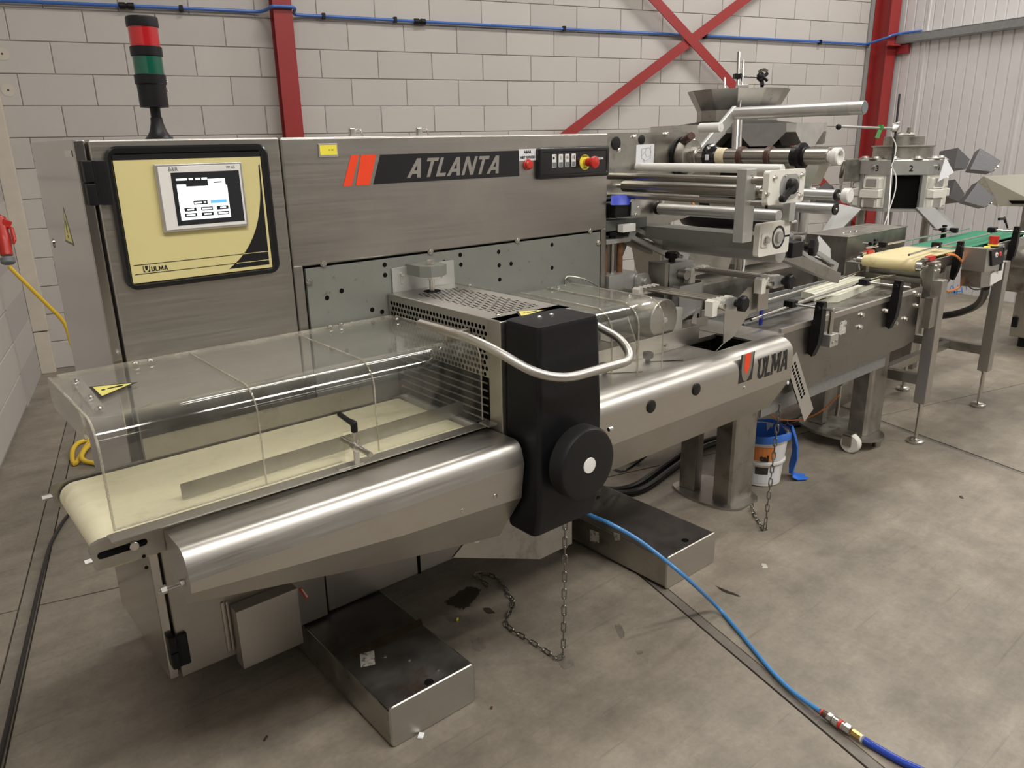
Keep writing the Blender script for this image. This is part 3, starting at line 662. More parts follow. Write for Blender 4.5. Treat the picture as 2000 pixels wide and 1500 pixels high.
def emblem(parent, x, z, w, h, y, lean, cols, k=1.0):
    """square emblem: dark block, pale shield shape, coloured drop"""
    sh = lambda q: [(a + lean * (c - z), c) for a, c in q]
    b = MB(); b.prism(onY(sh([(x, z), (x + w, z), (x + w, z + h), (x, z + h)]), y), (0, -0.0005, 0)); e = part(parent, 'emblem', cols[0], b)
    def u(cx, top, ww, hh):
        return [(cx - ww, top), *[(cx + ww * math.cos(PI + PI * i / 12), top - hh * 0.35 + hh * 0.65 * math.sin(PI + PI * i / 12)) for i in range(13)], (cx + ww, top)]
    b = MB(); b.prism(onY(sh(u(x + w * 0.5, z + h, w * 0.40, h * 0.98)), y - 0.0005), (0, -0.0004 * k, 0)); part(e if e.parent.parent is None else parent, 'emblem_shield', cols[1], b)
    b = MB(); b.prism(onY(sh(u(x + w * 0.5, z + h, w * 0.20, h * 0.72)), y - 0.0009), (0, -0.0004 * k, 0)); part(e if e.parent.parent is None else parent, 'emblem_drop', cols[2], b)
emblem(cp, 0.5325, 1.3225, 0.016, 0.0155, yy, 0.0, ('print', 'cream', 'print'))
b = MB(); letters(b, 'ULMA', 0.552, 1.323, 0.0115, 0.040, 0.0, put_y(yy)); part(cp, 'lettering', 'print', b)
# touch screen
b = MB(); b.box(0.5935, 0.8135, PY - 0.020, PY - 0.008, 1.416, 1.582, 0.003); ts = part(cp, 'screen_housing', 'alu', b)
b = MB(); b.box(0.600, 0.8075, PY - 0.0215, PY - 0.018, 1.4215, 1.5765, 0.0015); part(cp, 'screen_surround', 'white', b)
b = MB(); b.box(0.629, 0.802, PY - 0.0222, PY - 0.02, 1.431, 1.561); part(cp, 'screen_border', 'screen_dark', b)
sy = PY - 0.0224
SX = lambda u: 0.6395 + u * 0.127
SZ = lambda v: 1.4435 + v * 0.1055
b = MB(); b.box(SX(0), SX(1), sy - 0.0003, sy, SZ(0), SZ(0.78)); b.box(SX(0.62), SX(0.97), sy - 0.0003, sy, SZ(0.78), SZ(0.94)); b.box(SX(0), SX(0.18), sy - 0.0003, sy, SZ(0.78), SZ(0.84))
for x0, x1 in ((0.0, 0.22), (0.25, 0.33), (0.38, 0.47), (0.50, 0.61)): b.box(SX(x0), SX(x1), sy - 0.0003, sy, SZ(0.93), SZ(0.975))
part(cp, 'lit_display', 'screen', b)
b = MB()
for x, z, w, h in ((0.10, 0.20, 0.24, 0.085), (0.43, 0.20, 0.24, 0.085), (0.75, 0.20, 0.24, 0.085), (0.10, 0.07, 0.24, 0.085), (0.43, 0.07, 0.24, 0.085), (0.75, 0.07, 0.24, 0.085), (0.30, 0.35, 0.28, 0.09)):
    b.box(SX(x - 0.02), SX(x + w - 0.02), sy - 0.0005, sy, SZ(z), SZ(z + h))
b.box(SX(0.74), SX(0.90), sy - 0.0005, sy, SZ(0.84), SZ(0.87))
part(cp, 'display_button', 'screen_dark', b)
b = MB()
for x, z, w in ((0.15, 0.225, 0.13), (0.44, 0.225, 0.2), (0.81, 0.225, 0.12), (0.12, 0.095, 0.17), (0.47, 0.095, 0.15), (0.76, 0.095, 0.2), (0.305, 0.378, 0.15), (0.49, 0.378, 0.05)):
    b.box(SX(x - 0.01), SX(x - 0.01 + w), sy - 0.0007, sy - 0.0002, SZ(z), SZ(z + 0.035))
part(cp, 'display_text', 'screen', b)
b = MB(); b.box(SX(0.62), SX(0.95), sy - 0.0005, sy, SZ(0.36), SZ(0.435)); part(cp, 'blue_field', 'screen_blue', b)
text_part(cp, 'B&R', 0.0135, (0.6365, PY - 0.0216, 1.5692), 'ring')
text_part(cp, 'PP 65', 0.010, (0.782, PY - 0.0216, 1.5692), 'ring')
# name plate with bars, asset label, button box
ny = 2.0958
b = MB(); b.prism(onY([(1.223, 1.504), (1.804, 1.504), (1.804, 1.589), (1.254, 1.589)], ny), (0, -0.0012, 0)); npl = part(cb, 'name_plate', 'print', b)
for q in ([(1.163, 1.503), (1.209, 1.503), (1.239, 1.590), (1.188, 1.590)], [(1.121, 1.503), (1.149, 1.503), (1.180, 1.590), (1.155, 1.590)]):
    b = MB(); b.prism(onY(q, ny), (0, -0.0012, 0)); part(npl, 'orange_bar', 'orange', b)
b = MB(); letters(b, 'ATLANTA', 1.342, 1.517, 0.058, 0.368, 0.40, put_y(ny - 0.0012), 0.12); part(npl, 'lettering', 'grey_print', b)
b = MB(); b.box(1.052, 1.112, ny - 0.003, ny, 1.587, 1.6235, 0.001); al = part(cb, 'asset_label', 'alu', b)
b = MB(); b.box(1.056, 1.109, ny - 0.0036, ny - 0.002, 1.5925, 1.6195); part(al, 'yellow_field', 'yellow', b)
b = MB(); b.box(1.083, 1.088, ny - 0.004, ny - 0.002, 1.605, 1.6075); b.box(1.091, 1.098, ny - 0.004, ny - 0.002, 1.605, 1.6075); part(al, 'lettering', 'print', b)
b = MB(); b.box(1.803, 1.884, ny - 0.001, ny, 1.5545, 1.5935); la = part(cb, 'warning_text_label', 'paper', b)
text_part(la, 'ABAR', 0.0135, (1.843, ny - 0.0012, 1.583), 'print', bold=0.0004)
text_part(la, 'NIET GEREED', 0.0115, (1.843, ny - 0.0012, 1.5655), 'print', bold=0.0003)
b = MB(); b.lathe((1.843, ny, 1.541), (0, -1, 0), [(0.0185, 0), (0.0185, 0.004), (0.016, 0.006), (0.016, 0.013), (0.012, 0.017), (0.0001, 0.018)], 20); part(cb, 'push_button', 'red', b)
fo = rr(2.063, 1.5425, 0.362, 0.108, 0.010)
b = MB(); b.loft([onY(fo, ny), onY(fo, ny - 0.014), onY(rr(2.063, 1.5425, 0.352, 0.098, 0.008), ny - 0.017), onY(rr(2.063, 1.5425, 0.334, 0.080, 0.004), ny - 0.017), onY(rr(2.063, 1.5425, 0.330, 0.076, 0.003), ny - 0.014)])
bx = part(cb, 'button_box', 'black_gloss', b)
fy = ny - 0.0142
for i in range(4):
    x = 1.958 + i * (2.055 - 1.958) / 3
    b = MB(); b.prism(onY(rr(x, 1.550, 0.021, 0.046, 0.003), fy), (0, -0.0008, 0)); part(bx, 'key_plate', 'white', b)
    b = MB(); b.prism(onY(rr(x, 1.537, 0.017, 0.016, 0.002), fy - 0.0008), (0, -0.0012, 0)); part(bx, 'key', 'ring', b)
    b = MB()
    if i == 0: b.prism(onY(circ(x - 0.002, 1.560, 0.0045, 10), fy - 0.0008), (0, -0.0004, 0)); b.box(x - 0.007, x - 0.005, fy - 0.0012, fy, 1.555, 1.565); b.box(x + 0.004, x + 0.007, fy - 0.0012, fy, 1.566, 1.569)
    elif i == 1: b.box(x - 0.001, x + 0.001, fy - 0.0012, fy, 1.553, 1.566)
    elif i == 2: b.pipe((x, fy - 0.0008, 1.560), (x, fy - 0.0012, 1.560), 0.006, 0.0048, 14); b.box(x - 0.002, x + 0.003, fy - 0.0012, fy, 1.558, 1.562)
    else: b.prism(onY([(x - 0.006, 1.553), (x - 0.001, 1.56), (x - 0.006, 1.567)], fy - 0.0008), (0, -0.0004, 0)); b.box(x + 0.001, x + 0.004, fy - 0.0012, fy, 1.553, 1.567); b.box(x + 0.0045, x + 0.007, fy - 0.0012, fy, 1.566, 1.569)
    part(bx, 'key_symbol', 'print', b)
ex, ez = 2.113, 1.541
b = MB(); b.cyl((ex, fy, ez), (ex, fy - 0.002, ez), 0.0275, 28); part(bx, 'stop_ring', 'yellow', b)
b = MB(); b.lathe((ex, fy, ez), (0, -1, 0), [(0.012, 0), (0.012, 0.018)], 18); part(bx, 'stop_collar', 'brass', b)
b = MB(); b.lathe((ex, fy - 0.016, ez), (0, -1, 0), [(0.015, 0), (0.0155, 0.022), (0.021, 0.026), (0.0225, 0.034), (0.020, 0.040), (0.008, 0.043), (0.0001, 0.0435)], 24); part(bx, 'stop_knob', 'red', b)
text_part(bx, 'EMERGENCY', 0.006, (ex, fy - 0.0022, ez + 0.0215), 'print'); text_part(bx, 'STOP', 0.0075, (ex, fy - 0.0022, ez - 0.021), 'print')
b = MB(); letters(b, 'ULMA', 2.182, 1.549, 0.0085, 0.030, 0.0, put_y(fy)); b.prism(onY([(2.170, 1.549), (2.179, 1.549), (2.179, 1.561), (2.174, 1.555)], fy), (0, -0.0006, 0)); part(bx, 'lettering', 'white', b)
# motor box and stickers on the lower door
b = MB(); b.box(0.62, 0.815, 2.030, 2.084, 0.112, 0.312, 0.003); part(cb, 'motor_box', 'steel_y', b)
b = MB(); b.box(0.596, 0.606, 2.078, 2.085, 0.16, 0.33, 0.002); b.box(0.609, 0.616, 2.074, 2.085, 0.16, 0.33, 0.002); part(cb, 'hinge_strip', 'steel', b)
b = MB(); b.prism([(0.839, 2.083, 0.274), (0.851, 2.083, 0.273), (0.871, 2.083, 0.23), (0.86, 2.083, 0.226)], (0, -0.0008, 0)); st = part(cb, 'sticker', 'orange', b)
b = MB(); b.prism([(0.846, 2.082, 0.272), (0.852, 2.082, 0.269), (0.868, 2.082, 0.234), (0.862, 2.082, 0.232)], (0, -0.0008, 0)); part(st, 'sticker_field', 'paper', b)
# two box feet
for fx0, fx1, f in ((0.848, 1.140, 0), (2.045, 2.345, 1)):
    b = MB(); b.box(fx0, fx1, 1.575, 2.58, 0.012, 0.128, 0.004)
    ft = part(cb, 'foot', 'steel_foot', b, 'stained low stainless box foot reaching out over the floor')
    b = MB(); b.prism(onY(rr((fx0 + fx1) / 2, 0.068, fx1 - fx0, 0.136, 0.012), 1.575), (0, 0.001, 0))
    b.loft([onY(rr((fx0 + fx1) / 2, 0.068, fx1 - fx0, 0.136, 0.012), 1.574), onY(rr((fx0 + fx1) / 2, 0.068, fx1 - fx0, 0.136, 0.012), 1.570), onY(rr((fx0 + fx1) / 2, 0.068, fx1 - fx0 - 0.006, 0.130, 0.010), 1.567)]); part(ft, 'end_plate', 'steel', b)
    b = MB(); b.box(fx0 - 0.003, fx0 + 0.001, 1.570, 2.4, 0.012, 0.126, 0.001); b.box(fx1 - 0.001, fx1 + 0.003, 1.570, 2.4, 0.012, 0.126, 0.001); part(ft, 'side_cheek', 'steel_worn', b)
    b = MB()
    hx = 0.997 if not f else 2.211; hy = 1.594 if not f else 1.613
    b.cyl((hx, hy, 0.120), (hx, hy, 0.1292), 0.014, 16); part(ft, 'hole', 'black_flat', b)
    b = MB(); b.cyl((fx0 + 0.02, 1.75, 0), (fx0 + 0.02, 1.75, 0.014), 0.02, 12); b.cyl((fx1 - 0.03, 2.2, 0), (fx1 - 0.03, 2.2, 0.014), 0.02, 12); part(ft, 'floor_pad', 'black', b)
    b = MB()
    if not f:
        b.prism([(0.91, 1.841, 0.129), (0.952, 1.827, 0.129), (0.92, 1.767, 0.129), (0.881, 1.783, 0.129)], (0, 0, 0.0008))
    else:
        b.prism([(2.042, 1.962, 0.098), (2.042, 1.911, 0.104), (2.042, 1.91, 0.056), (2.042, 1.959, 0.047)], (-0.0008, 0, 0)); part(ft, 'sticker', 'label_worn', b); b = MB(); b.prism([(2.042, 1.833, 0.136), (2.042, 1.801, 0.142), (2.042, 1.798, 0.116), (2.042, 1.824, 0.103)], (-0.0008, 0, 0))
    part(ft, 'sticker', 'label_worn', b)
    if not f:
        b = MB(); b.prism([(0.893, 1.876, 0.128), (1.154, 1.871, 0.128), (1.14, 1.839, 0.128), (0.884, 1.835, 0.128)], (0, 0, 0.0006)); part(ft, 'rust_mark', 'rust_film', b)
        dm = dome_mesh(0.005)
        copies(ft, 'bolt', dm, [T(*p) for p in [(0.962, 1.779, 0.128), (1.009, 1.715, 0.128), (1.047, 1.621, 0.128)]])

# ------------------------------------------------------------------ signal tower
tz = 1.642; tx, ty = 0.701, 2.35
tw = thing('signal_tower', 'black stack light with red over green lens on top of the cabinet', 'lamp', (tx, ty, tz))
def lat(name, material, prof, **k):
    b = MB(); b.lathe((tx, ty, tz), (0, 0, 1), prof, 28); return part(tw, name, material, b, **k)
lat('base', 'black', [(0.036, 0), (0.036, 0.005), (0.030, 0.010), (0.022, 0.024), (0.0165, 0.045), (0.0155, 0.058), (0.0135, 0.060), (0.0135, 0.088)])
lat('socket', 'black', [(0.020, 0.084), (0.037, 0.086), (0.037, 0.143), (0.0405, 0.146), (0.0405, 0.168), (0.037, 0.170)])
lat('green_lens', 'green_lens', [(0.0375, 0.168), (0.0375, 0.216)], label='green lens')
lat('collar', 'black', [(0.037, 0.214), (0.0405, 0.216), (0.0405, 0.238), (0.037, 0.240)])
lat('red_lens', 'red_lens', [(0.0375, 0.238), (0.0375, 0.288)], label='red lens')
lat('cap', 'black', [(0.037, 0.287), (0.0405, 0.288), (0.0405, 0.309), (0.038, 0.313), (0.0001, 0.314)])
b = MB()
for z in (0.158, 0.152, 0.128): b.sphere((tx + 0.038, ty - 0.012, tz + z), 0.0028, 8, 6)
part(tw, 'screw', 'bolt', b)

# ------------------------------------------------------------------ discharge conveyor (left)
dc = thing('discharge_conveyor', 'cream belt discharge conveyor with tapered stainless side cover', 'conveyor', (0.26, 1.6, 0.8))
def belt_loop(xa, xb, zt, r, y0, y1, th=0.004):
    pts = []
    for i in range(13):
        a = PI / 2 + PI * i / 12; pts.append((xa + r * math.cos(a), zt - r + r * math.sin(a)))
    for i in range(13):
        a = -PI / 2 + PI * i / 12; pts.append((xb + r * math.cos(a), zt - r + r * math.sin(a)))
    c0 = (xa + xb) / 2; k = (r - th) / r
    inn = [(xa + (p[0] - xa) * k if i < 13 else xb + (p[0] - xb) * k, (zt - r) + (p[1] - zt + r) * k) for i, p in enumerate(pts)]
    b = MB(); n = len(pts)
    vv = [[b.bm.verts.new((p[0], y, p[1])) for p in q] for q in (pts, inn) for y in (y0, y1)]
    for i in range(n):
        j = (i + 1) % n
        b.bm.faces.new((vv[0][i], vv[0][j], vv[1][j], vv[1][i])); b.bm.faces.new((vv[2][i], vv[2][j], vv[3][j], vv[3][i]))
        b.bm.faces.new((vv[0][i], vv[0][j], vv[2][j], vv[2][i])); b.bm.faces.new((vv[1][i], vv[1][j], vv[3][j], vv[3][i]))
    return b
b = belt_loop(0.274, 1.175, 0.862, 0.036, 1.618, 1.972); part(dc, 'belt', 'belt', b)
for x in (0.274, 1.175):
    b = MB(); b.cyl((x, 1.616, 0.826), (x, 1.978, 0.826), 0.031, 20); part(dc, 'roller', 'steel_worn', b)
b = MB(); b.box(0.30, 1.16, 1.62, 1.97, 0.80, 0.852); part(dc, 'slider_bed', 'steel_worn', b)
sp = [(0.2290, 0.804), (0.40, 0.7985), (1.24, 0.80), (1.24, 0.866), (0.245, 0.866), (0.230, 0.861), (0.2235, 0.848)]
b = MB(); b.prism(onY(sp, 1.612), (0, -0.012, 0)); fp = part(dc, 'front_plate', 'steel_worn', b)
b = MB(); b.prism(onY(rr(0.284, 0.8345, 0.096, 0.015, 0.0074), 1.6003), (0, -0.0012, 0)); part(fp, 'slot', 'black_flat', b)
b = MB(); b.cyl((0.305, 1.600, 0.8345), (0.305, 1.592, 0.8345), 0.0095, 16, bev=0.001); part(fp, 'tension_bolt', 'bolt', b)
b = MB(); b.cyl((0.226, 1.606, 0.828), (0.212, 1.606, 0.828), 0.0075, 6); b.cyl((0.212, 1.606, 0.828), (0.235, 1.606, 0.828), 0.004, 8); part(fp, 'end_bolt', 'bolt', b)
for x, z in ((0.321, 1.6, 0.776)[::2], (0.32, 1.6, 0.803)[::2]):
    b = MB(); b.cyl((x, 1.6005, z), (x, 1.5988, z), 0.004, 10); part(fp, 'hole', 'black_flat', b)
sp2 = [(x, z) for x, z in sp]
b = MB(); b.prism(onY(sp2, 1.992), (0, -0.010, 0)); bp_ = part(dc, 'rear_plate', 'steel_worn', b)
b = MB(); b.cyl((0.226, 1.987, 0.835), (0.205, 1.987, 0.835), 0.0075, 6); part(bp_, 'end_bolt', 'bolt', b)
b = MB(); b.box(0.262, 1.24, 1.578, 1.616, 0.864, 0.8675, 0.001); part(dc, 'top_strip', 'steel', b)
b = MB(); b.box(0.32, 1.20, 1.985, 2.082, 0.79, 0.80, 0.001); b.box(0.34, 0.40, 1.99, 2.086, 0.70, 0.80); b.box(1.1, 1.16, 1.99, 2.086, 0.70, 0.80); part(dc, 'carrier', 'steel_worn', b)
def cover_section(x, q, n=5):
    """q: rim, top break, front top, front, lower crease, bottom, return"""
    out = []
    P_ = [Vector((0, a, c)) for a, c in q]
    f = fillet([P_[0], P_[1], P_[3], P_[4]], 1.0, 1)
    rim, top, fro, cre, bot, ret = P_
    pts = [rim]
    s0 = rim.lerp(top, 0.80); s1 = top.lerp(fro, 0.62)
    for j in range(9):
        t = j / 8; pts.append(s0 * (1 - t) ** 2 + top * 2 * t * (1 - t) + s1 * t * t)
    pts += [fro, cre, bot, ret]
    return [(x, p.y, p.z) for p in pts]
secL = cover_section(0.366, [(1.600, 0.850), (1.478, 0.848), (1.457, 0.786), (1.464, 0.758), (1.512, 0.710), (1.580, 0.712)])
secM = cover_section(0.86, [(1.594, 0.852), (1.460, 0.853), (1.443, 0.790), (1.453, 0.712), (1.535, 0.600), (1.580, 0.600)])
secR = cover_section(1.2385, [(1.590, 0.854), (1.450, 0.856), (1.436, 0.795), (1.450, 0.69), (1.550, 0.533), (1.575, 0.533)])
b = MB(); b.loft([secL, secM, secR], cap=True); sc_ = part(dc, 'side_cover', 'steel', b, 'tapered brushed stainless side cover', smooth=14)
dm6 = dome_mesh(0.0065)
RY = Matrix.Rotation(PI / 2, 4, 'X')
copies(sc_, 'bolt', dm6, [T(*p) @ RY for p in [(1.144, 1.447, 0.727), (1.037, 1.45, 0.72)]])
b = MB(); b.cyl((0.366, 1.5, 0.768), (0.315, 1.5, 0.768), 0.004, 8); b.cyl((0.330, 1.5, 0.768), (0.319, 1.5, 0.768), 0.009, 6); b.cyl((0.364, 1.5, 0.768), (0.357, 1.5, 0.768), 0.0085, 6); part(sc_, 'end_bolt', 'bolt', b)
# guide plate and its clamp
g0, g1 = Vector((0.435, 1.68, 0.868)), Vector((1.243, 1.71, 0.868))
gd = (g1 - g0).normalized(); H_ = Vector((0, 0, 1))
gl = [g0, g0 + H_ * 0.036, g1 + H_ * 0.036 - gd * 0.01, g1 + H_ * 0.030, g1 + H_ * 0.004, g1 - gd * 0.006]
gn = Vector((-gd.y, gd.x, 0))
b = MB(); b.prism(gl, gn * 0.003); gp2 = part(dc, 'guide_plate', 'steel_worn', b)
cx_ = 0.833; cz = 0.912
b = MB(); b.box(cx_ - 0.008, cx_ + 0.008, 1.600, 1.604, 0.866, 0.925, 0.001); b.box(cx_ - 0.06, cx_ + 0.008, 1.584, 1.604, 0.867, 0.8695, 0.001); part(dc, 'clamp_bracket', 'steel', b)
b = MB(); b.cyl((cx_, 1.530, cz - 0.004), (cx_, g0.y - 0.004, cz - 0.004), 0.0065, 12); b.cyl((cx_, 1.592, cz - 0.004), (cx_, 1.614, cz - 0.004), 0.012, 16); part(dc, 'clamp_rod', 'bolt', b)
b = MB(); b.cyl((cx_, 1.603, cz + 0.006), (cx_, 1.603, cz + 0.036), 0.0035, 8); part(dc, 'clamp_stud', 'bolt', b)
b = MB(); b.cyl((cx_, 1.603, cz + 0.034), (cx_, 1.603, cz + 0.062), 0.0085, 12, bev=0.002); b.tube([(cx_, 1.603, cz + 0.056), (cx_ - 0.014, 1.604, cz + 0.068), (cx_ - 0.036, 1.606, cz + 0.090)], [0.0085, 0.0065, 0.006], 8); part(dc, 'clamp_lever', 'black', b)
b = MB(); b.cyl((1.226, 1.615, 0.846), (1.226, 2.0, 0.846), 0.016, 16); part(dc, 'end_roller', 'alu', b)
b = MB(); b.prism([(1.209, 1.59, 0.876), (1.238, 1.592, 0.876), (1.238, 1.548, 0.876), (1.206, 1.543, 0.876)], (0, 0, 0.004)); part(dc, 'cover_tab', 'steel', b)
b = MB(); b.box(0.44, 1.10, 1.976, 1.980, 0.868, 0.925, 0.001); part(dc, 'rear_guide', 'steel_worn', b)
b = MB(); b.box(0.60, 1.0, 1.62, 1.95, 0.64, 0.80, 0.01); part(dc, 'drive_frame', 'steel_worn', b)

# clear hood over the belt
hd = thing('safety_hood', 'long clear acrylic hood over the cream belt with yellow warning triangle', 'hood', (0.28, 2.05, 0.87), 'clear acrylic hoods')
def hood_prof(yb, yf, zt, zb, R=0.062):
    out = [(yb, zt - 0.02), (yb - 0.004, zt)]
    out = [(yb, zt)]
    for i in range(9):
        a = math.radians(90 + 90 * i / 8); out.append((yf + R + R * math.cos(a), zt - R + R * math.sin(a)))
    out.append((yf, zb)); return out
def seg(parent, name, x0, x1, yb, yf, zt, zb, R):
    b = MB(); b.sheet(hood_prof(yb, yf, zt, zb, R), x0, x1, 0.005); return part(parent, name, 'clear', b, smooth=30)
hx = [0.279, 0.606, 0.906, 1.243]
for i in range(3):
    x0, x1 = hx[i] + (0.0015 if i else 0), hx[i + 1]
    if i != 1: seg(hd, 'hood_panel', x0, x1, 2.055, 1.62, 1.102, 0.869, 0.062); continue
    b = MB(); P_ = hood_prof(2.055, 1.62, 1.102, 0.945, 0.062); P_.append((1.62, 0.869)); n_ = len(P_)        # middle panel with a notch for the clamp rod
    xs_ = [x0, 0.833 - 0.022, 0.833 + 0.022, x1]
    out = [[b.bm.verts.new((x, p[0], p[1])) for p in P_] for x in xs_]
    inn = [[b.bm.verts.new((x, p[0] + (0.005 if k > 8 else 0.0035 if k > 3 else 0), p[1] - (0.005 if k < 3 else 0.0035 if k < 8 else 0))) for k, p in enumerate(P_)] for x in xs_]
    for c in range(3):
        m_ = n_ - 1 if c != 1 else n_ - 2
        for k in range(m_):
            b.bm.faces.new((out[c][k], out[c + 1][k], out[c + 1][k + 1], out[c][k + 1])); b.bm.faces.new((inn[c][k + 1], inn[c + 1][k + 1], inn[c + 1][k], inn[c][k]))
        b.bm.faces.new((out[c][m_], out[c + 1][m_], inn[c + 1][m_], inn[c][m_]))
    for c in (0, 3):
        for k in range(n_ - 1): b.bm.faces.new((out[c][k], out[c][k + 1], inn[c][k + 1], inn[c][k]))
    for c in (1, 2): b.bm.faces.new((out[c][n_ - 2], out[c][n_ - 1], inn[c][n_ - 1], inn[c][n_ - 2]))
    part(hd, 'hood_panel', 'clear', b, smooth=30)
def rim(parent, x, yb, yf, zt, zb, R, r=0.0032, name='hood_rim'):
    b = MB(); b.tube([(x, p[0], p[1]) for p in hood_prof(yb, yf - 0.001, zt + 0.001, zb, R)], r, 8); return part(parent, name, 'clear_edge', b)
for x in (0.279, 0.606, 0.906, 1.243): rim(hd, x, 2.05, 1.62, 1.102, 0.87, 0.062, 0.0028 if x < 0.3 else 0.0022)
b = MB(); b.tube([(0.279, 1.619, 0.872), (0.80, 1.619, 0.872)], 0.0022, 6); part(hd, 'hood_rim', 'clear_edge', b)
fl_ = [(2.055, 1.104), (1.745, 1.104), (1.722, 1.092), (1.715, 1.075), (1.735, 1.05), (1.72, 1.045), (1.735, 1.038), (2.030, 1.030), (2.05, 1.04), (2.06, 1.06)]
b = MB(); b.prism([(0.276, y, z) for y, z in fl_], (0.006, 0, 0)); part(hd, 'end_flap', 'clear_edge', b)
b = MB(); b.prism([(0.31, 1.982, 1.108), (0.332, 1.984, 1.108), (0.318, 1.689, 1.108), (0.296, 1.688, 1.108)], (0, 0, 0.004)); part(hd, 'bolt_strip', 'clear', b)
dm8 = dome_mesh(0.0085)
copies(hd, 'bolt', dm8, [T(p[0], p[1], 1.112) for p in [(0.314, 1.942, 1.112), (0.309, 1.784, 1.112), (0.305, 1.688, 1.112)]] + [T(p[0], p[1], 1.107) for p in [(0.465, 2.021, 1.107), (0.5, 2.019, 1.107), (1.013, 2.046, 1.107), (1.049, 2.048, 1.107), (1.208, 1.985, 1.107)]])
warn_sign(hd, (0.329, 1.888, 1.108), (0.328, 1.779, 1.108), (0.423, 1.847, 1.108), (0, 0, 1))
b = MB(); b.box(0.30, 1.24, 2.052, 2.082, 1.094, 1.101, 0.001); part(hd, 'hinge_rail', 'clear_edge', b)

# ------------------------------------------------------------------ cross sealing head
sh = thing('cross_sealer', 'cross sealing unit with perforated cover, tall black front housing and bent handle', 'machine', (1.36, 1.8, 0.55))
HX0, HX1, HY0, HY1, HZ = 1.246, 1.507, 1.535, 2.094, 1.167
b = MB(); perf(b, (HX0 + 0.054, HY0 + 0.075, HZ), (1, 0, 0), (0, 1, 0), 11, 22, 0.0145, 0.0205 * 0.92, 0.0056, (0.054, 0.0405, 0.075, 0.067)); part(sh, 'top_cover', 'steel_y', b)
b = MB()
perf(b, (HX0, HY1 - 0.010, 1.0), (0, -1, 0), (0, 0, 1), 29, 9, 0.0168, 0.0165, 0.0064, (0.010, 0.0525, 0.0, 0.0185)); part(sh, 'side_cover', 'steel_y', b)
b = MB(); b.box(HX0 + 0.004, HX1, HY0 + 0.05, HY1, HZ - 0.19, HZ - 0.012); part(sh, 'inner_box', 'black_flat', b)
b = MB(); b.box(HX1 - 0.003, HX1, HY0, HY1, 0.95, HZ); part(sh, 'side_cover', 'steel_y', b)
b = MB(); b.tube([(HX0 + 0.002, HY0, HZ - 0.002), (HX0 + 0.002, HY1, HZ - 0.002)], 0.0035, 8); part(sh, 'folded_edge', 'steel_y', b)
b = MB(); b.box(HX0 - 0.002, HX1, HY0 - 0.004, HY0 + 0.052, 0.60, HZ, 0.004); part(sh, 'front_post', 'steel', b)
b = MB(); b.box(HX0 + 0.01, HX1 - 0.01, 1.62, 2.09, 0.60, 0.83, 0.004); part(sh, 'lower_body', 'steel_worn', b)
b = MB()
for k in range(6): b.cyl((1.2515, 1.60 + 0.0, 0.87 + k * 0.022), (1.2515, 2.05, 0.87 + k * 0.022), 0.003, 6)
part(sh, 'guard_rod', 'steel_worn', b)
b = MB(); b.box(1.256, 1.49, 1.595, 2.08, 0.84, 0.99); part(sh, 'jaw_housing', 'black_flat', b)
copies(sh, 'bolt', dome_mesh(0.008), [T(*p) for p in [(1.289, 1.594, 1.167), (1.513, 2.018, 1.167)]])
warn_sign(sh, (1.36, 1.602, 1.168), (1.313, 1.53, 1.168), (1.434, 1.556, 1.168), (0, 0, 1))
BX0, BX1, BY0, BY1 = 1.254, 1.476, 1.392, 1.529
def bsec(z, x0, x1, y0, y1, r=0.014):
    return [(p[0], p[1], z) for p in rr((x0 + x1) / 2, (y0 + y1) / 2, x1 - x0, y1 - y0, r, 4)]
b = MB(); b.loft([bsec(0.572, BX0 + 0.004, BX1 + 0.004, BY0 + 0.03, BY1), bsec(0.582, BX0 - 0.002, BX1 + 0.008, BY0 + 0.015, BY1), bsec(0.66, BX0 - 0.002, BX1 + 0.016, BY0, BY1), bsec(0.90, BX0 - 0.001, BX1 + 0.016, BY0, BY1), bsec(1.157, BX0, BX1, BY0, BY1), bsec(1.171, BX0 + 0.004, BX1 - 0.004, BY0 + 0.004, BY1, 0.012), bsec(1.174, BX0 + 0.014, BX1 - 0.014, BY0 + 0.014, BY1 - 0.004, 0.01)])
fc = part(sh, 'front_housing', 'black', b, 'tall black plastic front housing', smooth=50)
copies(fc, 'bolt', dome_mesh(0.007), [T(*p) for p in [(1.334, 1.477, 1.174), (1.378, 1.477, 1.174)]])
wx_, wz = 1.361, 0.794
b = MB(); b.lathe((wx_, 1.392, wz), (0, -1, 0), [(0.035, 0), (0.035, 0.030)], 24); part(sh, 'wheel_shaft', 'black', b)
b = MB(); b.lathe((wx_, 1.366, wz), (0, -1, 0), [(0.098, 0), (0.103, 0.006), (0.103, 0.040), (0.097, 0.050), (0.085, 0.0535), (0.0001, 0.0545)], 48); hwl = part(sh, 'hand_wheel', 'rubber', b, 'round black hand wheel')
b = MB(); b.lathe((wx_ - 0.001, 1.3118, wz), (0, -1, 0), [(0.0225, 0), (0.0215, 0.0025), (0.0001, 0.0035)], 24); part(hwl, 'hub_cap', 'white', b)
b = MB(); b.cyl((1.468, 1.345, 0.858), (1.468 + 0.014, 1.345, 0.858), 0.006, 8); part(hwl, 'set_screw', 'bolt', b)
hp = fillet([(1.150, 1.770, 1.139), (1.150, 1.49, 1.139), (1.235, 1.33, 1.046), (1.545, 1.33, 1.046), (1.575, 1.40, 1.085), (1.575, 1.56, 1.122)], 0.10, 8)
b = MB(); b.tube(hp, 0.0125, 16); part(sh, 'handle_bar', 'steel', b, smooth=60)
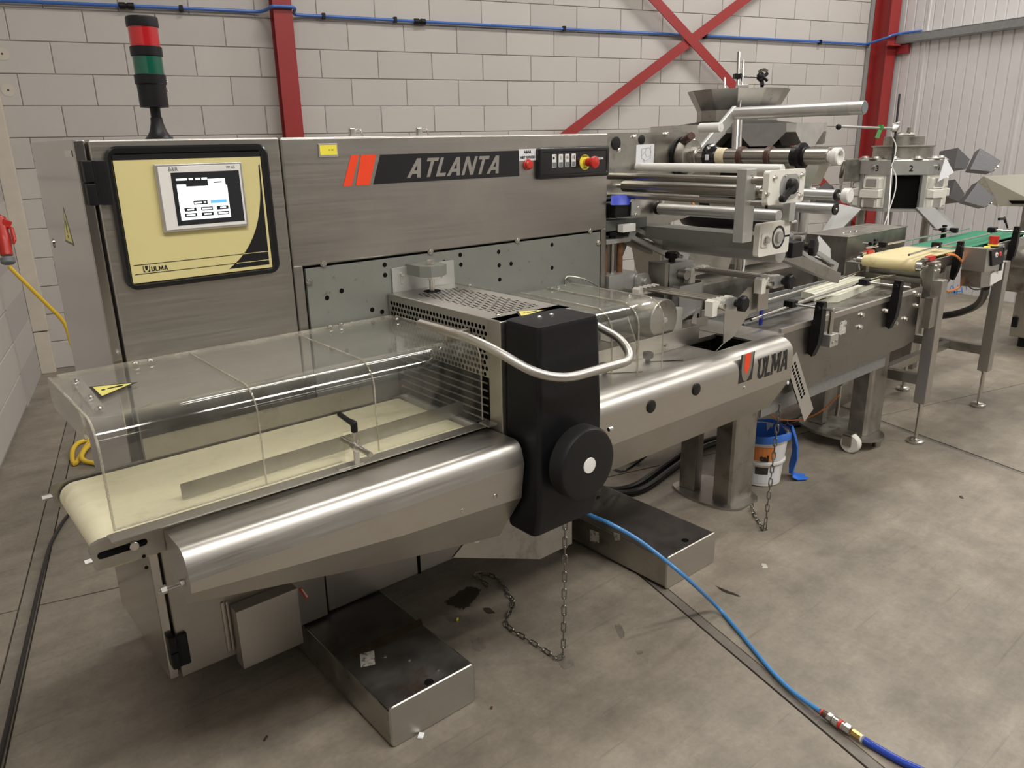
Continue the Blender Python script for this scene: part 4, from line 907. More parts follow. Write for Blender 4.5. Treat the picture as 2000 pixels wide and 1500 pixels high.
b = MB(); b.box(1.505, 1.565, 1.545, 1.56, 1.105, 1.135, 0.003); b.box(1.16, 1.243, 1.66, 1.68, 1.1085, 1.128, 0.003); part(sh, 'handle_bracket', 'steel', b)
b = MB(); b.box(1.266, 1.508, 2.094, 2.0985, 1.165, 1.245, 0.001); ap2 = part(sh, 'adjuster_plate', 'alu_cast', b)
b = MB(); b.prism([(1.318 + x, 2.098, 0) for x in (0,)] and [(1.322, 2.098, 1.218), (1.322, 2.02, 1.218), (1.345, 1.99, 1.218), (1.385, 1.985, 1.218), (1.418, 2.01, 1.218), (1.418, 2.098, 1.218)], (0, 0, 0.034)); part(sh, 'adjuster_block', 'grey', b)
b = MB(); b.cyl((1.372, 2.03, 1.252), (1.372, 2.03, 1.268), 0.014, 6, bev=0.001); b.cyl((1.372, 2.03, 1.205), (1.372, 2.03, 1.220), 0.013, 6); b.cyl((1.372, 2.03, 1.11), (1.372, 2.03, 1.21), 0.0085, 14); part(sh, 'adjuster_screw', 'bolt', b)
b = MB(); b.cyl((1.372, 2.03, 1.1672), (1.372, 2.03, 1.168), 0.028, 18); part(sh, 'screw_hole', 'black_flat', b)
for x in (1.30, 1.455):
    b = MB(); b.cyl((x, 2.094, 1.222), (x, 2.084, 1.222), 0.006, 8); b.box(x - 0.003, x + 0.003, 2.0925, 2.0945, 1.19, 1.216, 0.001); part(ap2, 'stud', 'bolt', b)
lp = [(1.12, 1.62, 0.477), (1.458, 1.62, 0.339), (1.601, 1.62, 0.341), (1.6, 1.62, 0.458), (1.227, 1.62, 0.553)]
b = MB(); b.prism(lp, (0, 0.006, 0)); lpp = part(sh, 'lower_bracket', 'steel_worn', b)
b = MB(); b.pipe((lp[0][0] + 0.085, 1.62, lp[0][2] + 0.032), (lp[0][0] + 0.085, 1.612, lp[0][2] + 0.032), 0.013, 0.006, 16); part(lpp, 'washer', 'bolt', b)
b = MB(); b.box(1.27, 1.50, 1.630, 2.09, 0.44, 0.598, 0.004); part(sh, 'drive_box', 'steel_worn', b)

# ------------------------------------------------------------------ chains
lk = MB()
a = []
for i in range(6): t = math.radians(-90 + 180 * i / 5); a.append((0.0125 + 0.0065 * math.cos(t), 0.0065 * math.sin(t), 0))
a += [(-p[0], -p[1], 0) for p in a]
lk.tube(a, 0.0024, 6, closed=True); link_mesh = lk.mesh('link', M['steel_dark'])
def chain(name, label, pts, loc):
    t = thing(name, label, 'chain', loc, 'steel link chains hanging from the machine')
    path = spline(pts, 24); d = 0.0305; acc = 0; out = [path[0]]
    for p, q in zip(path, path[1:]):
        L_ = (q - p).length
        while acc + L_ >= d:
            f = (d - acc) / L_; p = p.lerp(q, f); out.append(p.copy()); L_ = (q - p).length; acc = 0
        acc += L_
    ms = []
    for i, (p, q) in enumerate(zip(out, out[1:])):
        x = (q - p).normalized(); y = x.cross(Vector((0, 0, 1)))
        if y.length < 1e-3: y = Vector((0, 1, 0))
        y.normalize(); z = x.cross(y); k = PI / 4 if i % 2 else -PI / 4
        R = Matrix((x, y, z)).transposed().to_4x4()
        c = (p + q) / 2; c.z = max(c.z, 0.006)
        ms.append(T(*c) @ R @ Matrix.Rotation(k, 4, 'X'))
    copies(t, 'link', link_mesh, ms); return t
gx, gy = 1.468, 1.53
chain('steel_chain', 'steel chain hanging from the black housing and trailing over the floor to the left', [(gx + 0.015, gy - 0.0, 0.565), (gx + 0.012, gy, 0.3), (gx + 0.008, gy, 0.1), (gx + 0.004, gy, 0.02), (1.457, 1.536, 0.006), (1.456, 1.608, 0.006), (1.453, 1.677, 0.006), (1.448, 1.75, 0.006), (1.461, 1.806, 0.006), (1.552, 1.872, 0.006), (1.581, 1.935, 0.006), (1.605, 1.998, 0.006), (1.615, 2.032, 0.006), (1.611, 2.09, 0.006), (1.576, 2.127, 0.006), (1.56, 2.057, 0.006), (1.562, 2.013, 0.006)], (gx, gy, 0))
gx, gy = 2.725, 1.578
chain('steel_chain', 'steel chain hanging in front of the blue lined bucket down to the floor', [(2.722, 1.56, 0.579), (0.5 * (gx + 2.722), 0.5 * (gy + 1.56), 0.28), (gx, gy, 0.02), (2.71, 1.573, 0.006), (2.758, 1.629, 0.006), (2.81, 1.688, 0.008), (2.861, 1.733, 0.02)], (gx, gy, 0))

# ------------------------------------------------------------------ forming table
ft_ = thing('forming_table', 'stainless forming table with rounded front guard carrying emblem lettering', 'machine', (2.1, 1.7, 0.0))
def gsec(x, d=0.0): return [(x, y, z) for y, z in [(1.600, 0.853), (1.592, 0.866), (1.575, 0.879), (1.553, 0.887), (1.528, 0.889), (1.504, 0.885), (1.484, 0.873), (1.471, 0.855), (1.466, 0.832), (1.466 + d, 0.735), (1.548 + d, 0.597), (1.59, 0.595)]]
b = MB(); b.loft([gsec(1.512), gsec(2.60), [(x + 0.022, y, z) for x, y, z in gsec(2.60)]]); gd_ = part(ft_, 'front_guard', 'steel', b, 'rounded brushed front guard', smooth=24)
for u, v in ((1273, 794), (1361, 761)):
    x, z = (1.794, 1.463, 0.817)[::2] if u == 1273 else (2.024, 1.463, 0.822)[::2]
    b = MB(); b.lathe((x, 1.4662, z), (0, -1, 0), [(0.021, 0), (0.021, 0.003), (0.017, 0.006), (0.0001, 0.007)], 24); part(gd_, 'plug_cap', 'rubber', b)
gz = 1.4655
lean = 0.10
q0, q1 = (2.268, 1.466, 0.783), (2.383, 1.466, 0.785)
emblem(gd_, q0[0], q0[2] + 0.004, 2.351 - q0[0], 0.104, gz, 0.06, ('print', 'steel_worn', 'orange'))
b = MB(); lx, lz = 2.384, 0.777; letters(b, 'ULMA', lx, lz, 0.080, 2.584 - lx, 0.12, put_y(gz, 0.0006), 0.10); part(gd_, 'lettering', 'print', b)
copies(gd_, 'bolt', dome_mesh(0.0065), [T(2.309, 1.466, 0.765) @ RY])
b = MB(); b.lathe((2.6, 1.4655, 0.719), (0, -1, 0), [(0.007, 0), (0.006, 0.003), (0.0001, 0.004)], 12); part(gd_, 'sticker', 'paper', b)
b = MB(); b.box(1.515, 2.365, 1.605, 2.085, 0.835, 0.855, 0.001); part(ft_, 'table_plate', 'steel', b)
b = MB(); b.box(2.365, 2.60, 1.605, 1.635, 0.835, 0.855, 0.001); part(ft_, 'table_plate', 'steel', b)
b = MB(); b.box(2.365, 2.60, 1.80, 2.085, 0.835, 0.855, 0.001); part(ft_, 'table_plate', 'steel', b)
b = MB(); b.box(2.60, 2.785, 1.605, 2.085, 0.8475, 0.857, 0.001); part(ft_, 'table_plate', 'steel', b)
b = MB(); b.box(2.36, 2.61, 1.62, 1.82, 0.68, 0.69); b.box(2.36, 2.365, 1.62, 1.82, 0.68, 0.834); b.box(2.605, 2.61, 1.62, 1.82, 0.68, 0.834); part(ft_, 'film_slot', 'black_flat', b)
b = MB(); b.box(1.515, 2.60, 1.61, 2.08, 0.60, 0.66, 0.004); b.box(1.515, 2.60, 1.61, 1.618, 0.66, 0.834); b.box(1.515, 2.60, 2.07, 2.078, 0.66, 0.834); part(ft_, 'table_frame', 'steel_worn', b)
b = MB(); b.box(1.60, 2.43, 1.762, 1.765, 0.856, 0.925, 0.001); b.box(2.43, 2.433, 1.762, 1.80, 0.856, 0.925, 0.001); part(ft_, 'guide_fence', 'steel', b)
b = MB(); b.prism([(2.43, 1.80, 0.858), (2.43, 1.80, 0.935), (2.60, 1.90, 0.955), (2.60, 1.90, 0.87)], (0, 0.003, 0)); part(ft_, 'guide_fence', 'steel', b)
b = MB(); b.prism([(2.40, 1.962, 0.858), (2.40, 1.962, 0.893), (2.70, 1.915, 0.893), (2.70, 1.915, 0.858)], (0, 0.003, 0)); part(ft_, 'guide_fence', 'steel', b)
b = MB(); b.prism([(1.53, 1.62, 0.856), (1.60, 1.66, 0.856), (1.62, 1.66, 0.856), (1.55, 1.61, 0.856)], (0, 0, 0.0015)); part(ft_, 'wire', 'black_flat', b)
for x, y in ((2.069, 1.714, 0.87)[:2], (1.852, 1.722, 0.86)[:2]):
    b = MB(); knob_mesh(b, (x, y, 0.856), (0, 0, 1), 0.019, 0.038, 1); part(ft_, 'knob', 'black', b)
    b = MB(); b.bar((x, y, 0.857), (x + 0.11, y - 0.075, 0.857), 0.003, 0.002); part(ft_, 'slot_line', 'black_flat', b)
# plough plate and its wire
py = 1.663
b = MB(); b.prism([(2.338, 1.663, 1.02), (2.341, 1.663, 0.99), (2.447, 1.663, 0.984), (2.453, 1.663, 0.862), (2.515, 1.663, 0.88), (2.616, 1.663, 0.957), (2.694, 1.663, 0.958), (2.688, 1.663, 1.053), (2.595, 1.663, 1.062), (2.493, 1.663, 1.012)], (0, 0.003, 0)); part(ft_, 'plough_plate', 'steel', b)
b = MB(); b.tube([(2.453, 1.663, 0.866), (2.397, 1.644, 0.86), (2.338, 1.62, 0.86)], 0.002, 6); part(ft_, 'wire', 'bolt', b)
b = MB(); b.box(2.841 - 0.008, 2.841 + 0.008, 1.745, 1.755, 0.858, 0.958, 0.001); part(ft_, 'edge_block', 'blue', b)
# lower crossbeam, leg posts, base
def leg_set(parent, x0, x1, y0, y1, ztop, zb):
    b = MB(); b.loft([[(p[0], p[1], z) for p in [(x1, y0 + 0.006), (x1 - 0.006, y0), (x0 + 0.02, y0), (x0 + 0.006, y0 + 0.006), (x0, y0 + 0.02), (x0, y0 + 0.10), (x1, y0 + 0.10)]] for z in (zb, ztop)]); part(parent, 'leg', 'steel_worn', b, smooth=20)
    b = MB(); b.box(x0, x0 + 0.055, y1 - 0.09, y1, zb, ztop, 0.004); b.box(x0 + 0.055, x1 - 0.02, y1 - 0.012, y1, zb, ztop, 0.002); part(parent, 'leg', 'steel_worn', b)
    b = MB(); b.box(x0 - 0.0, x1, y0 + 0.0, y1, ztop - 0.05, ztop, 0.004); part(parent, 'leg_beam', 'steel_worn', b)
leg_set(ft_, 2.79, 2.955, 1.795, 2.09, 0.598, 0.012)
b = MB(); b.prism([(p[0], p[1], 0.0) for p in [(2.81 + 0.085 * math.cos(a) if math.cos(a) < 0 else 2.92 + 0.10 * math.cos(a), 1.94 + 0.19 * math.sin(a)) for a in [2 * PI * i / 28 for i in range(28)]]], (0, 0, 0.012)); bpl = part(ft_, 'base_plate', 'steel_worn', b)
b = MB(); b.cyl((2.985, 1.835, 0.0125), (2.985, 1.835, 0.0118), 0.012, 12); part(bpl, 'hole', 'black_flat', b)
b = MB(); b.bar((2.55, 1.85, 0.573), (2.99, 1.85, 0.573), 0.30, 0.05, bev=0.004); part(ft_, 'crossbeam', 'steel_worn', b)
# second clear hood
h2 = thing('safety_hood', 'short clear acrylic hood over the forming table beside the black housing', 'hood', (1.52, 2.05, 0.86), 'clear acrylic hoods')
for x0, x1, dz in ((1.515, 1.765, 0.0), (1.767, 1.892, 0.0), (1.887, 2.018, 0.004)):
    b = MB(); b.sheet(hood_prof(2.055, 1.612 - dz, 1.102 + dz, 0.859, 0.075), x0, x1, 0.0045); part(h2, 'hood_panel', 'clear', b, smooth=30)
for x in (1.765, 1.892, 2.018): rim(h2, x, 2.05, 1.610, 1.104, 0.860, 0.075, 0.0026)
for z in (0.93,):
    b = MB(); b.tube(fillet([(1.892, 1.66, 1.06), (1.893, 1.615, 0.97), (1.893, 1.618, 0.94), (1.99, 1.70, 0.90)], 0.02, 4), 0.002, 6); part(h2, 'hood_rim', 'clear_edge', b)
copies(h2, 'bolt', dome_mesh(0.008), [T(p[0], p[1], 1.106) for p in [(1.888, 2.021, 1.108), (1.926, 2.026, 1.108), (1.982, 1.731, 1.108)]])
b = MB(); b.cyl((2.018, 1.601, 0.949), (2.018, 1.588, 0.949), 0.007, 10); part(h2, 'latch_screw', 'bolt', b)
b = MB(); b.tube(spline([(2.022, 2.09, 1.095), (2.022, 2.09, 1.117), (2.044, 2.09, 1.124), (2.091, 2.06, 1.112), (2.114, 2.0, 1.086)], 6), 0.003, 6); part(h2, 'hinge_wire', 'steel_worn', b)

# ------------------------------------------------------------------ film unwind stand
fu = thing('film_unwinder', 'film unwinding unit with back plate, reel shaft and stacked guide rollers', 'machine', (2.5, 2.2, 1.0))
b = MB(); b.prism(onY([(2.258, 0.62), (2.258, 1.644), (2.872, 1.644), (2.872, 1.50), (2.98, 1.42), (2.98, 1.285), (2.52, 1.235), (2.43, 1.08), (2.43, 0.62)], 2.2), (0, 0.015, 0)); bpz = part(fu, 'back_plate', 'steel_worn', b)
b = MB(); b.box(2.26, 2.425, 2.215, 2.6, 0.14, 1.55, 0.004); part(fu, 'rear_box', 'steel_worn', b)
for (u, r) in ((0, 0.026), (1, 0.019)):
    x, z = ((2.41, 2.2, 1.604)[::2], (2.566, 2.2, 1.616)[::2])[u]
    b = MB(); b.lathe((x, 2.2, z), (0, -1, 0), [(r, 0), (r, 0.003), (r * 0.8, 0.005), (0.0001, 0.006)], 22); part(bpz, 'plug_cap', 'rubber', b)
copies(bpz, 'bolt', bolt_mesh(0.008, 0.010), [T(x, 2.2, z) for x, z in ((2.521, 2.2, 1.628)[::2], (2.721, 2.2, 1.637)[::2], (2.423, 2.2, 1.578)[::2])])
b = MB(); b.prism(onY([(2.534, 2.199, 1.596)[::2], (2.648, 2.199, 1.598)[::2], (2.646, 2.199, 1.503)[::2], (2.532, 2.199, 1.507)[::2]], 2.1995), (0, -0.0008, 0)); lb = part(bpz, 'threading_label', 'paper', b)
lx, lz = 2.598, 1.56
b = MB(); b.pipe((lx + 0.010, 2.1985, lz + 0.005), (lx + 0.010, 2.1980, lz + 0.005), 0.019, 0.0178, 20)
for p, q in (((-0.03, 0.02), (0.0, 0.02)), ((-0.03, 0.02), (-0.03, -0.018)), ((-0.03, -0.018), (-0.005, -0.03)), ((-0.02, -0.02), (0.0, -0.055)), ((-0.005, -0.03), (0.024, -0.018)), ((0.026, 0.03), (0.026, -0.02)), ((-0.028, -0.008), (-0.012, 0.006))):
    b.bar((lx + p[0], 2.1983, lz + p[1]), (lx + q[0], 2.1983, lz + q[1]), 0.0012, 0.0008)
part(lb, 'line_drawing', 'ring', b)
sx_, sz_ = 2.831, 1.543
def ycyl(name, material, x, z, y0, y1, r, bev=0.0, n=22, par=None, label=None):
    b = MB(); b.cyl((x, y0, z), (x, y1, z), r, n, bev=bev); return part(par or fu, name, material, b, label)
ycyl('shaft_disc', 'black', sx_, sz_, 2.2, 2.186, 0.083)
rs = ycyl('reel_shaft', 'shaft', sx_, sz_, 2.19, 1.512, 0.031, 0.002)
ycyl('shaft_flange', 'steel_worn', sx_, sz_, 2.186, 2.135, 0.072, 0.003, 36, rs)
ycyl('shaft_collar', 'steel_worn', sx_, sz_, 2.14, 2.10, 0.040, 0.003, 24, rs)
b = MB(); b.lathe((sx_, 2.055, sz_), (0, -1, 0), [(0.032, 0), (0.052, 0.002), (0.052, 0.016), (0.046, 0.02), (0.044, 0.034), (0.034, 0.05)], 24); part(rs, 'black_core_ring', 'black_gloss', b)
b = MB()
for k in (0.4, 1.9, 3.2, 4.4, 5.5): b.box(-0.011, 0.011, -0.008, 0.012, -0.0015, 0.0015, 0.001, 1, T(sx_ + 0.0465 * math.cos(k), 2.028, sz_ + 0.0465 * math.sin(k)) @ Matrix.Rotation(-k + PI / 2, 4, 'Y'))
part(rs, 'tape_patch', 'paper', b)
b = MB(); b.lathe((sx_, 2.006, sz_), (0, -1, 0), [(0.0315, 0), (0.036, 0.006), (0.0345, 0.02), (0.0355, 0.034), (0.0315, 0.044)], 18); part(rs, 'glue_wrap', 'glue', b)
for y in (1.90, 1.772):
    b = MB(); b.lathe((sx_, y, sz_), (0, -1, 0), [(0.0315, 0), (0.039, 0.001), (0.039, 0.020), (0.0315, 0.022)], 24); part(rs, 'brown_ring', 'brown', b)
b = MB(); b.lathe((sx_, 1.662, sz_), (0, -1, 0), [(0.0315, 0), (0.037, 0.002), (0.037, 0.03), (0.052, 0.032), (0.052, 0.042), (0.036, 0.044), (0.036, 0.058), (0.0315, 0.06)], 26); part(rs, 'black_core_ring', 'black', b)
b = MB(); b.lathe((sx_, 1.512, sz_), (0, -1, 0), [(0.022, 0), (0.022, 0.012), (0.031, 0.014), (0.033, 0.018), (0.033, 0.038), (0.030, 0.042), (0.022, 0.042), (0.020, 0.030)], 26, True); part(rs, 'end_knob', 'white', b)
# upper tube on its arm
b = MB(); b.cyl((3.185, 2.185, 1.722), (3.185, 1.575, 1.722), 0.0265, 24, bev=0.001); ut = part(fu, 'deflector_tube', 'alu', b)
b = MB(); b.cyl((3.185, 1.5752, 1.722), (3.185, 1.573, 1.722), 0.0245, 24); part(ut, 'end_cap', 'ring', b)
b = MB(); b.pipe((3.185, 1.72, 1.722), (3.185, 1.63, 1.722), 0.0269, 0.0262, 24); part(ut, 'glue_mark', 'alu_cast', b)
b = MB(); b.bar((2.905, 2.185, 1.522), (3.20, 2.185, 1.735), 0.022, 0.052, up=(-0.6, 0, 0.8), bev=0.004); part(fu, 'tube_arm', 'alu_cast', b)
b = MB(); b.cyl((2.945, 2.19, 1.66), (2.945, 2.08, 1.66), 0.0205, 20, bev=0.002); b.cyl((2.945, 2.08, 1.66), (2.945, 2.079, 1.66), 0.008, 12); part(fu, 'white_roller', 'white', b)
b = MB(); b.cyl((2.82, 2.19, 1.60), (2.74, 2.08, 1.628), 0.017, 18, bev=0.002); part(fu, 'brown_handle', 'brown', b)
b = MB(); b.box(2.83, 2.86, 2.15, 2.2, 1.56, 1.61, 0.003); part(fu, 'pivot_block', 'alu_cast', b)
# roller packet
ycyl('guide_bar', 'shaft', 2.375, 1.478, 2.2, 1.49, 0.0135)
ycyl('film_roller', 'white', 2.53, 1.509, 2.19, 1.52, 0.0165, 0.002)
ycyl('guide_roller', 'shaft', 2.43, 1.437, 2.17, 1.53, 0.0225, 0.002)
ycyl('roller_pin', 'bolt', 2.43, 1.437, 2.2, 1.52, 0.009)
ycyl('guide_bar', 'shaft', 2.47, 1.462, 2.2, 1.53, 0.011)
ycyl('guide_bar', 'shaft', 2.377, 1.403, 2.2, 1.49, 0.0105)
r_ = ycyl('aluminium_roller', 'alu', 2.664, 1.332, 2.17, 1.60, 0.024, 0.002)
ycyl('roller_cap', 'black', 2.664, 1.332, 2.185, 2.17, 0.026, 0, 22, r_)
r_ = ycyl('aluminium_roller', 'alu', 3.11, 1.383, 2.17, 1.616, 0.023, 0.002)
ycyl('roller_cap', 'black', 3.11, 1.383, 1.616, 1.607, 0.024, 0, 22, r_); ycyl('roller_pin', 'alu_cast', 3.11, 1.383, 1.607, 1.57, 0.010, 0, 14, r_); ycyl('end_knob', 'white', 3.11, 1.383, 1.585, 1.555, 0.030, 0.003, 26, r_)
r_ = ycyl('aluminium_roller', 'alu', 3.036, 1.334, 2.17, 1.578, 0.022, 0.002)
ycyl('roller_cap', 'black', 3.036, 1.334, 1.578, 1.571, 0.023, 0, 22, r_); ycyl('roller_band', 'black', 3.036, 1.334, 1.88, 1.868, 0.0225, 0, 22, r_); copies(r_, 'bolt', bolt_mesh(0.004, 0.004), [T(3.036, 1.571, 1.334)])
ycyl('drive_roller', 'alu_cast', 2.665, 1.194, 2.17, 1.58, 0.037, 0.002, 28)
b = MB(); b.box(2.515, 2.55, 1.565, 2.2, 1.222, 1.272, 0.003); b.box(2.515, 2.62, 1.57, 2.2, 1.268, 1.274, 0.002); part(fu, 'grey_beam', 'grey', b)
b = MB(); b.box(2.255, 2.50, 2.10, 2.2, 1.272, 1.315, 0.003); part(fu, 'grey_bracket', 'grey_dark', b)
b = MB(); b.obox((2.353, 2.08, 1.282), (0.075, 0.03, 0.03), bev=0.002); part(fu, 'white_block', 'white', b)
b = MB(); b.box(2.335, 2.395, 1.535, 1.575, 1.268, 1.515, 0.003); pb = part(fu, 'bearing_post', 'alu_cast', b)
copies(pb, 'bolt', bolt_mesh(0.004, 0.003, 10, False), [T(2.365, 1.535, z) for z in (1.495, 1.400)])
b = MB(); b.prism(onY(rr(2.458, 1.4545, 0.226, 0.112, 0.012), 1.478), (0, -0.022, 0)); w1 = part(fu, 'bearing_plate', 'acetal', b)
b = MB(); b.prism(onY(rr(2.475, 1.455, 0.122, 0.082, 0.034, 7), 1.456), (0, -0.002, 0)); part(w1, 'dial_plate', 'alu_cast', b)
b = MB(); b.lathe((2.475, 1.454, 1.455), (0, -1, 0), [(0.028, 0), (0.026, 0.016), (0.018, 0.022), (0.0001, 0.023)], 20); b.bar((2.475, 1.440, 1.455), (2.405, 1.436, 1.418), 0.020, 0.018, up=(0, -1, 0), bev=0.005); b.cyl((2.405, 1.445, 1.418), (2.405, 1.426, 1.418), 0.012, 14, bev=0.002); part(w1, 'crank_handle', 'black', b)
copies(w1, 'bolt', bolt_mesh(0.0065, 0.010), [T(2.375, 1.456, 1.488), T(2.545, 1.456, 1.490), T(2.545, 1.456, 1.420), T(2.345, 1.462, 1.436)])
copies(w1, 'bolt', bolt_mesh(0.0030, 0.003, 10, False), [T(2.44, 1.454, 1.490), T(2.527, 1.454, 1.482), T(2.527, 1.454, 1.432), T(2.47, 1.454, 1.419)])
b = MB(); b.prism(onY(rr(2.563, 1.263, 0.200, 0.118, 0.010), 1.572), (0, -0.022, 0)); w2 = part(fu, 'bearing_plate', 'acetal', b)
b = MB(); b.pipe((2.588, 1.5502, 1.265), (2.588, 1.5485, 1.265), 0.042, 0.034, 30); part(w2, 'clamp_ring', 'print', b)
b = MB(); b.lathe((2.588, 1.55, 1.265), (0, -1, 0), [(0.022, 0), (0.020, 0.010), (0.0001, 0.012)], 18); part(w2, 'shaft_end', 'alu_cast', b)
b = MB(); b.box(2.63, 2.662, 1.5488, 1.5502, 1.262, 1.268); part(w2, 'clamp_slit', 'black_flat', b)
b = MB(); b.prism(onY(rr(2.500, 1.262, 0.050, 0.050, 0.008), 1.55), (0, -0.004, 0)); part(w2, 'clamp_pad', 'acetal', b)
copies(w2, 'bolt', bolt_mesh(0.012, 0.012), [T(2.503, 1.546, 1.262)])
b = MB(); b.box(2.625, 2.665, 1.535, 1.565, 1.318, 1.42, 0.003); b.cyl((2.66, 1.55, 1.312), (2.70, 1.55, 1.312), 0.006, 8); part(fu, 'link_post', 'alu_cast', b)
# slotted slide arms running down to the table
def slotted(p, q, y, w, d):
    p, q = Vector((p[0], y, p[1])), Vector((q[0], y, q[1])); d_ = (q - p).normalized(); n = Vector((-d_.z, 0, d_.x)) * (w / 2); n2 = n * 0.36
    b = MB(); L_ = (q - p).length
    a0, a1 = p + d_ * w * 0.7, q - d_ * w * 0.7
    for A0, A1, s in ((p, q, 1), (p, q, -1)): b.prism([A0 + n * s, A1 + n * s, A1 + n2 * s, A0 + n2 * s], (0, d, 0))
    b.prism([p + n2, a0 + n2, a0 - n2, p - n2], (0, d, 0)); b.prism([q + n2, a1 + n2, a1 - n2, q - n2], (0, d, 0))
    return b
b = slotted((2.70, 1.285), (3.265, 1.055), 1.655, 0.052, 0.016); part(fu, 'slotted_arm', 'alu_cast', b)
b = MB(); b.bar((2.665, 1.625, 1.205), (3.20, 1.625, 1.030), 0.040, 0.045, up=(0.31, 0, 0.95), bev=0.003); part(fu, 'slide_rail', 'steel_worn', b)
b = MB(); b.box(2.755, 2.835, 1.585, 1.655, 1.165, 1.225, 0.004); part(fu, 'slide_clamp', 'black', b)
b = MB(); knob_mesh(b, (2.93, 1.63, 1.19), (0.25, -1, 0), 0.036, 0.045, 1); part(fu, 'knob', 'black', b)
b = MB(); b.cyl((2.87, 1.64, 1.21), (2.93, 1.63, 1.19), 0.007, 10); b.box(2.86, 2.89, 1.61, 1.65, 1.19, 1.24, 0.003); part(fu, 'knob_stud', 'bolt', b)
b = slotted((2.42, 1.262), (2.81, 1.098), 2.12, 0.055, 0.018); part(fu, 'slotted_arm', 'alu_cast', b)
b = MB(); b.bar((2.32, 2.176, 1.275), (2.62, 2.176, 1.165), 0.035, 0.05, up=(0.35, 0, 0.94), bev=0.003); part(fu, 'slide_rail', 'steel_worn', b)
# sensor head
b = MB(); b.prism([(2.293, 2.1, 1.408), (2.404, 2.1, 1.408), (2.341, 2.06, 1.373), (2.244, 2.06, 1.378)], (0, 0.01, 0.002)); part(fu, 'sensor_lid', 'blue', b)
b = MB(); b.box(2.272, 2.389, 2.07, 2.15, 1.326, 1.38, 0.004); part(fu, 'sensor_body', 'black', b)
b = MB(); b.prism([(2.356, 2.06, 1.376), (2.386, 2.06, 1.402), (2.418, 2.06, 1.372), (2.407, 2.06, 1.329), (2.355, 2.06, 1.331)], (0, 0.004, 0)); sbk = part(fu, 'sensor_bracket', 'alu_cast', b)
copies(sbk, 'bolt', bolt_mesh(0.004, 0.004), [T(*(2.379, 2.06, 1.335)), T(*(2.394, 2.06, 1.36))])
b = MB(); b.cyl((2.289, 2.14, 1.393), (2.321, 2.12, 1.396), 0.010, 12); b.tube(spline([(2.289, 2.14, 1.393), (2.303, 2.18, 1.35), (2.375, 2.19, 1.314), (2.415, 2.19, 1.332)], 6), 0.008, 8); part(fu, 'sensor_plug', 'black', b)
b = MB(); b.pipe((2.707, 2.2, 1.361), (2.691, 2.19, 1.362), 0.016, 0.010, 18); part(fu, 'bushing', 'white', b)
b = MB(); b.tube([(2.887, 2.19, 1.366), (2.882, 2.15, 1.328)], 0.005, 8); part(fu, 'orange_lead', 'orange_cable', b)

# ------------------------------------------------------------------ seam roller packs above the forming table
def roller_pack(label, x0, z, y0, y1, loc):
    t = thing('roller_pack', label, 'roller', loc, 'white block roller packs over the forming table')
    for yy, dx in ((y1, 0), (y0, 0)):
        b = MB(); w = 0.125; hh = 0.062
        top = [(x0, z - 0.035), (x0, z + 0.020), (x0 + 0.012, z + 0.026)]
        for k in range(4):
            c = x0 + 0.030 + 0.026 * k
            top += [(c - 0.009, z + 0.026)] + [(c + 0.009 * math.cos(a), z + 0.026 + 0.010 * math.sin(a)) for a in (PI * 1.25, PI * 1.5, PI * 1.75)] + [(c + 0.009, z + 0.026)]
        top += [(x0 + w, z + 0.026), (x0 + w, z - 0.002), (x0 + 0.036, z - 0.002), (x0 + 0.030, z - 0.008), (x0 + 0.030, z - 0.035)]
        b.prism(onY(top, yy), (0, 0.034, 0)); part(t, 'bearing_block', 'acetal', b)
    for k in range(4): 
        b = MB(); b.cyl((x0 + 0.030 + 0.026 * k, y0 + 0.01, z + 0.018), (x0 + 0.030 + 0.026 * k, y1 + 0.02, z + 0.018), 0.0062, 12); part(t, 'rod', 'shaft', b)
    b = MB(); b.cyl((x0 + 0.045, y0 - 0.02, z + 0.0), (x0 + 0.045, y0 + 0.01, z + 0.0), 0.011, 12); b.cyl((x0 + 0.045, y1 + 0.03, z), (x0 + 0.045, y1 + (0.09 if x0 < 2.5 else 0.037), z), 0.011, 12); part(t, 'spindle', 'bolt', b)
    b = MB(); b.prism(onY(rr(x0 + 0.085, z + 0.004, 0.085, 0.046, 0.020), y0 - 0.004), (0, -0.014, 0)); part(t, 'clamp_plate', 'alu_cast', b)
    b = MB(); knob_mesh(b, (x0 + 0.118, y0 - 0.018, z + 0.004), (0, -1, 0), 0.029, 0.042, 1); part(t, 'knob', 'black', b)
    return t
p1 = roller_pack('front white block roller pack nearest the clear hood', 2.315, 1.030, 1.625, 1.975, (2.37, 1.8, 0.857))
p2 = roller_pack('rear white block roller pack with knob over the steel strut', 2.625, 1.072, 1.625, 1.960, (2.69, 1.8, 0.857))
b = MB(); b.prism(onY([(2.330, 1.0), (2.43, 1.0), (2.40, 0.95), (2.33, 0.95)], 1.99), (0, 0.01, 0)); b.box(2.34, 2.36, 1.99, 2.08, 0.8575, 1.04, 0.002); part(p1, 'support', 'steel_worn', b)
b = MB(); b.box(2.705, 2.725, 1.965, 2.08, 0.8575, 1.04, 0.002); part(p2, 'support', 'steel_worn', b)
b = MB(); b.box(2.640, 2.712, 1.644, 1.648, 0.964, 1.045, 0.001); part(p2, 'strut_plate', 'steel', b)
tm = thing('tension_unit', 'grey tension block with two rusty posts and black star knob', 'machine', (2.33, 2.12, 0.857), 'star knob tension units')
b = MB(); b.box(2.262, 2.435, 2.085, 2.165, 0.985, 1.098, 0.003); part(tm, 'block', 'alu_cast', b)
for x in (2.272, 2.365):
    b = MB(); b.cyl((x, 2.125, 1.095), (x, 2.125, 1.225), 0.0125, 14); part(tm, 'post', 'rust', b)
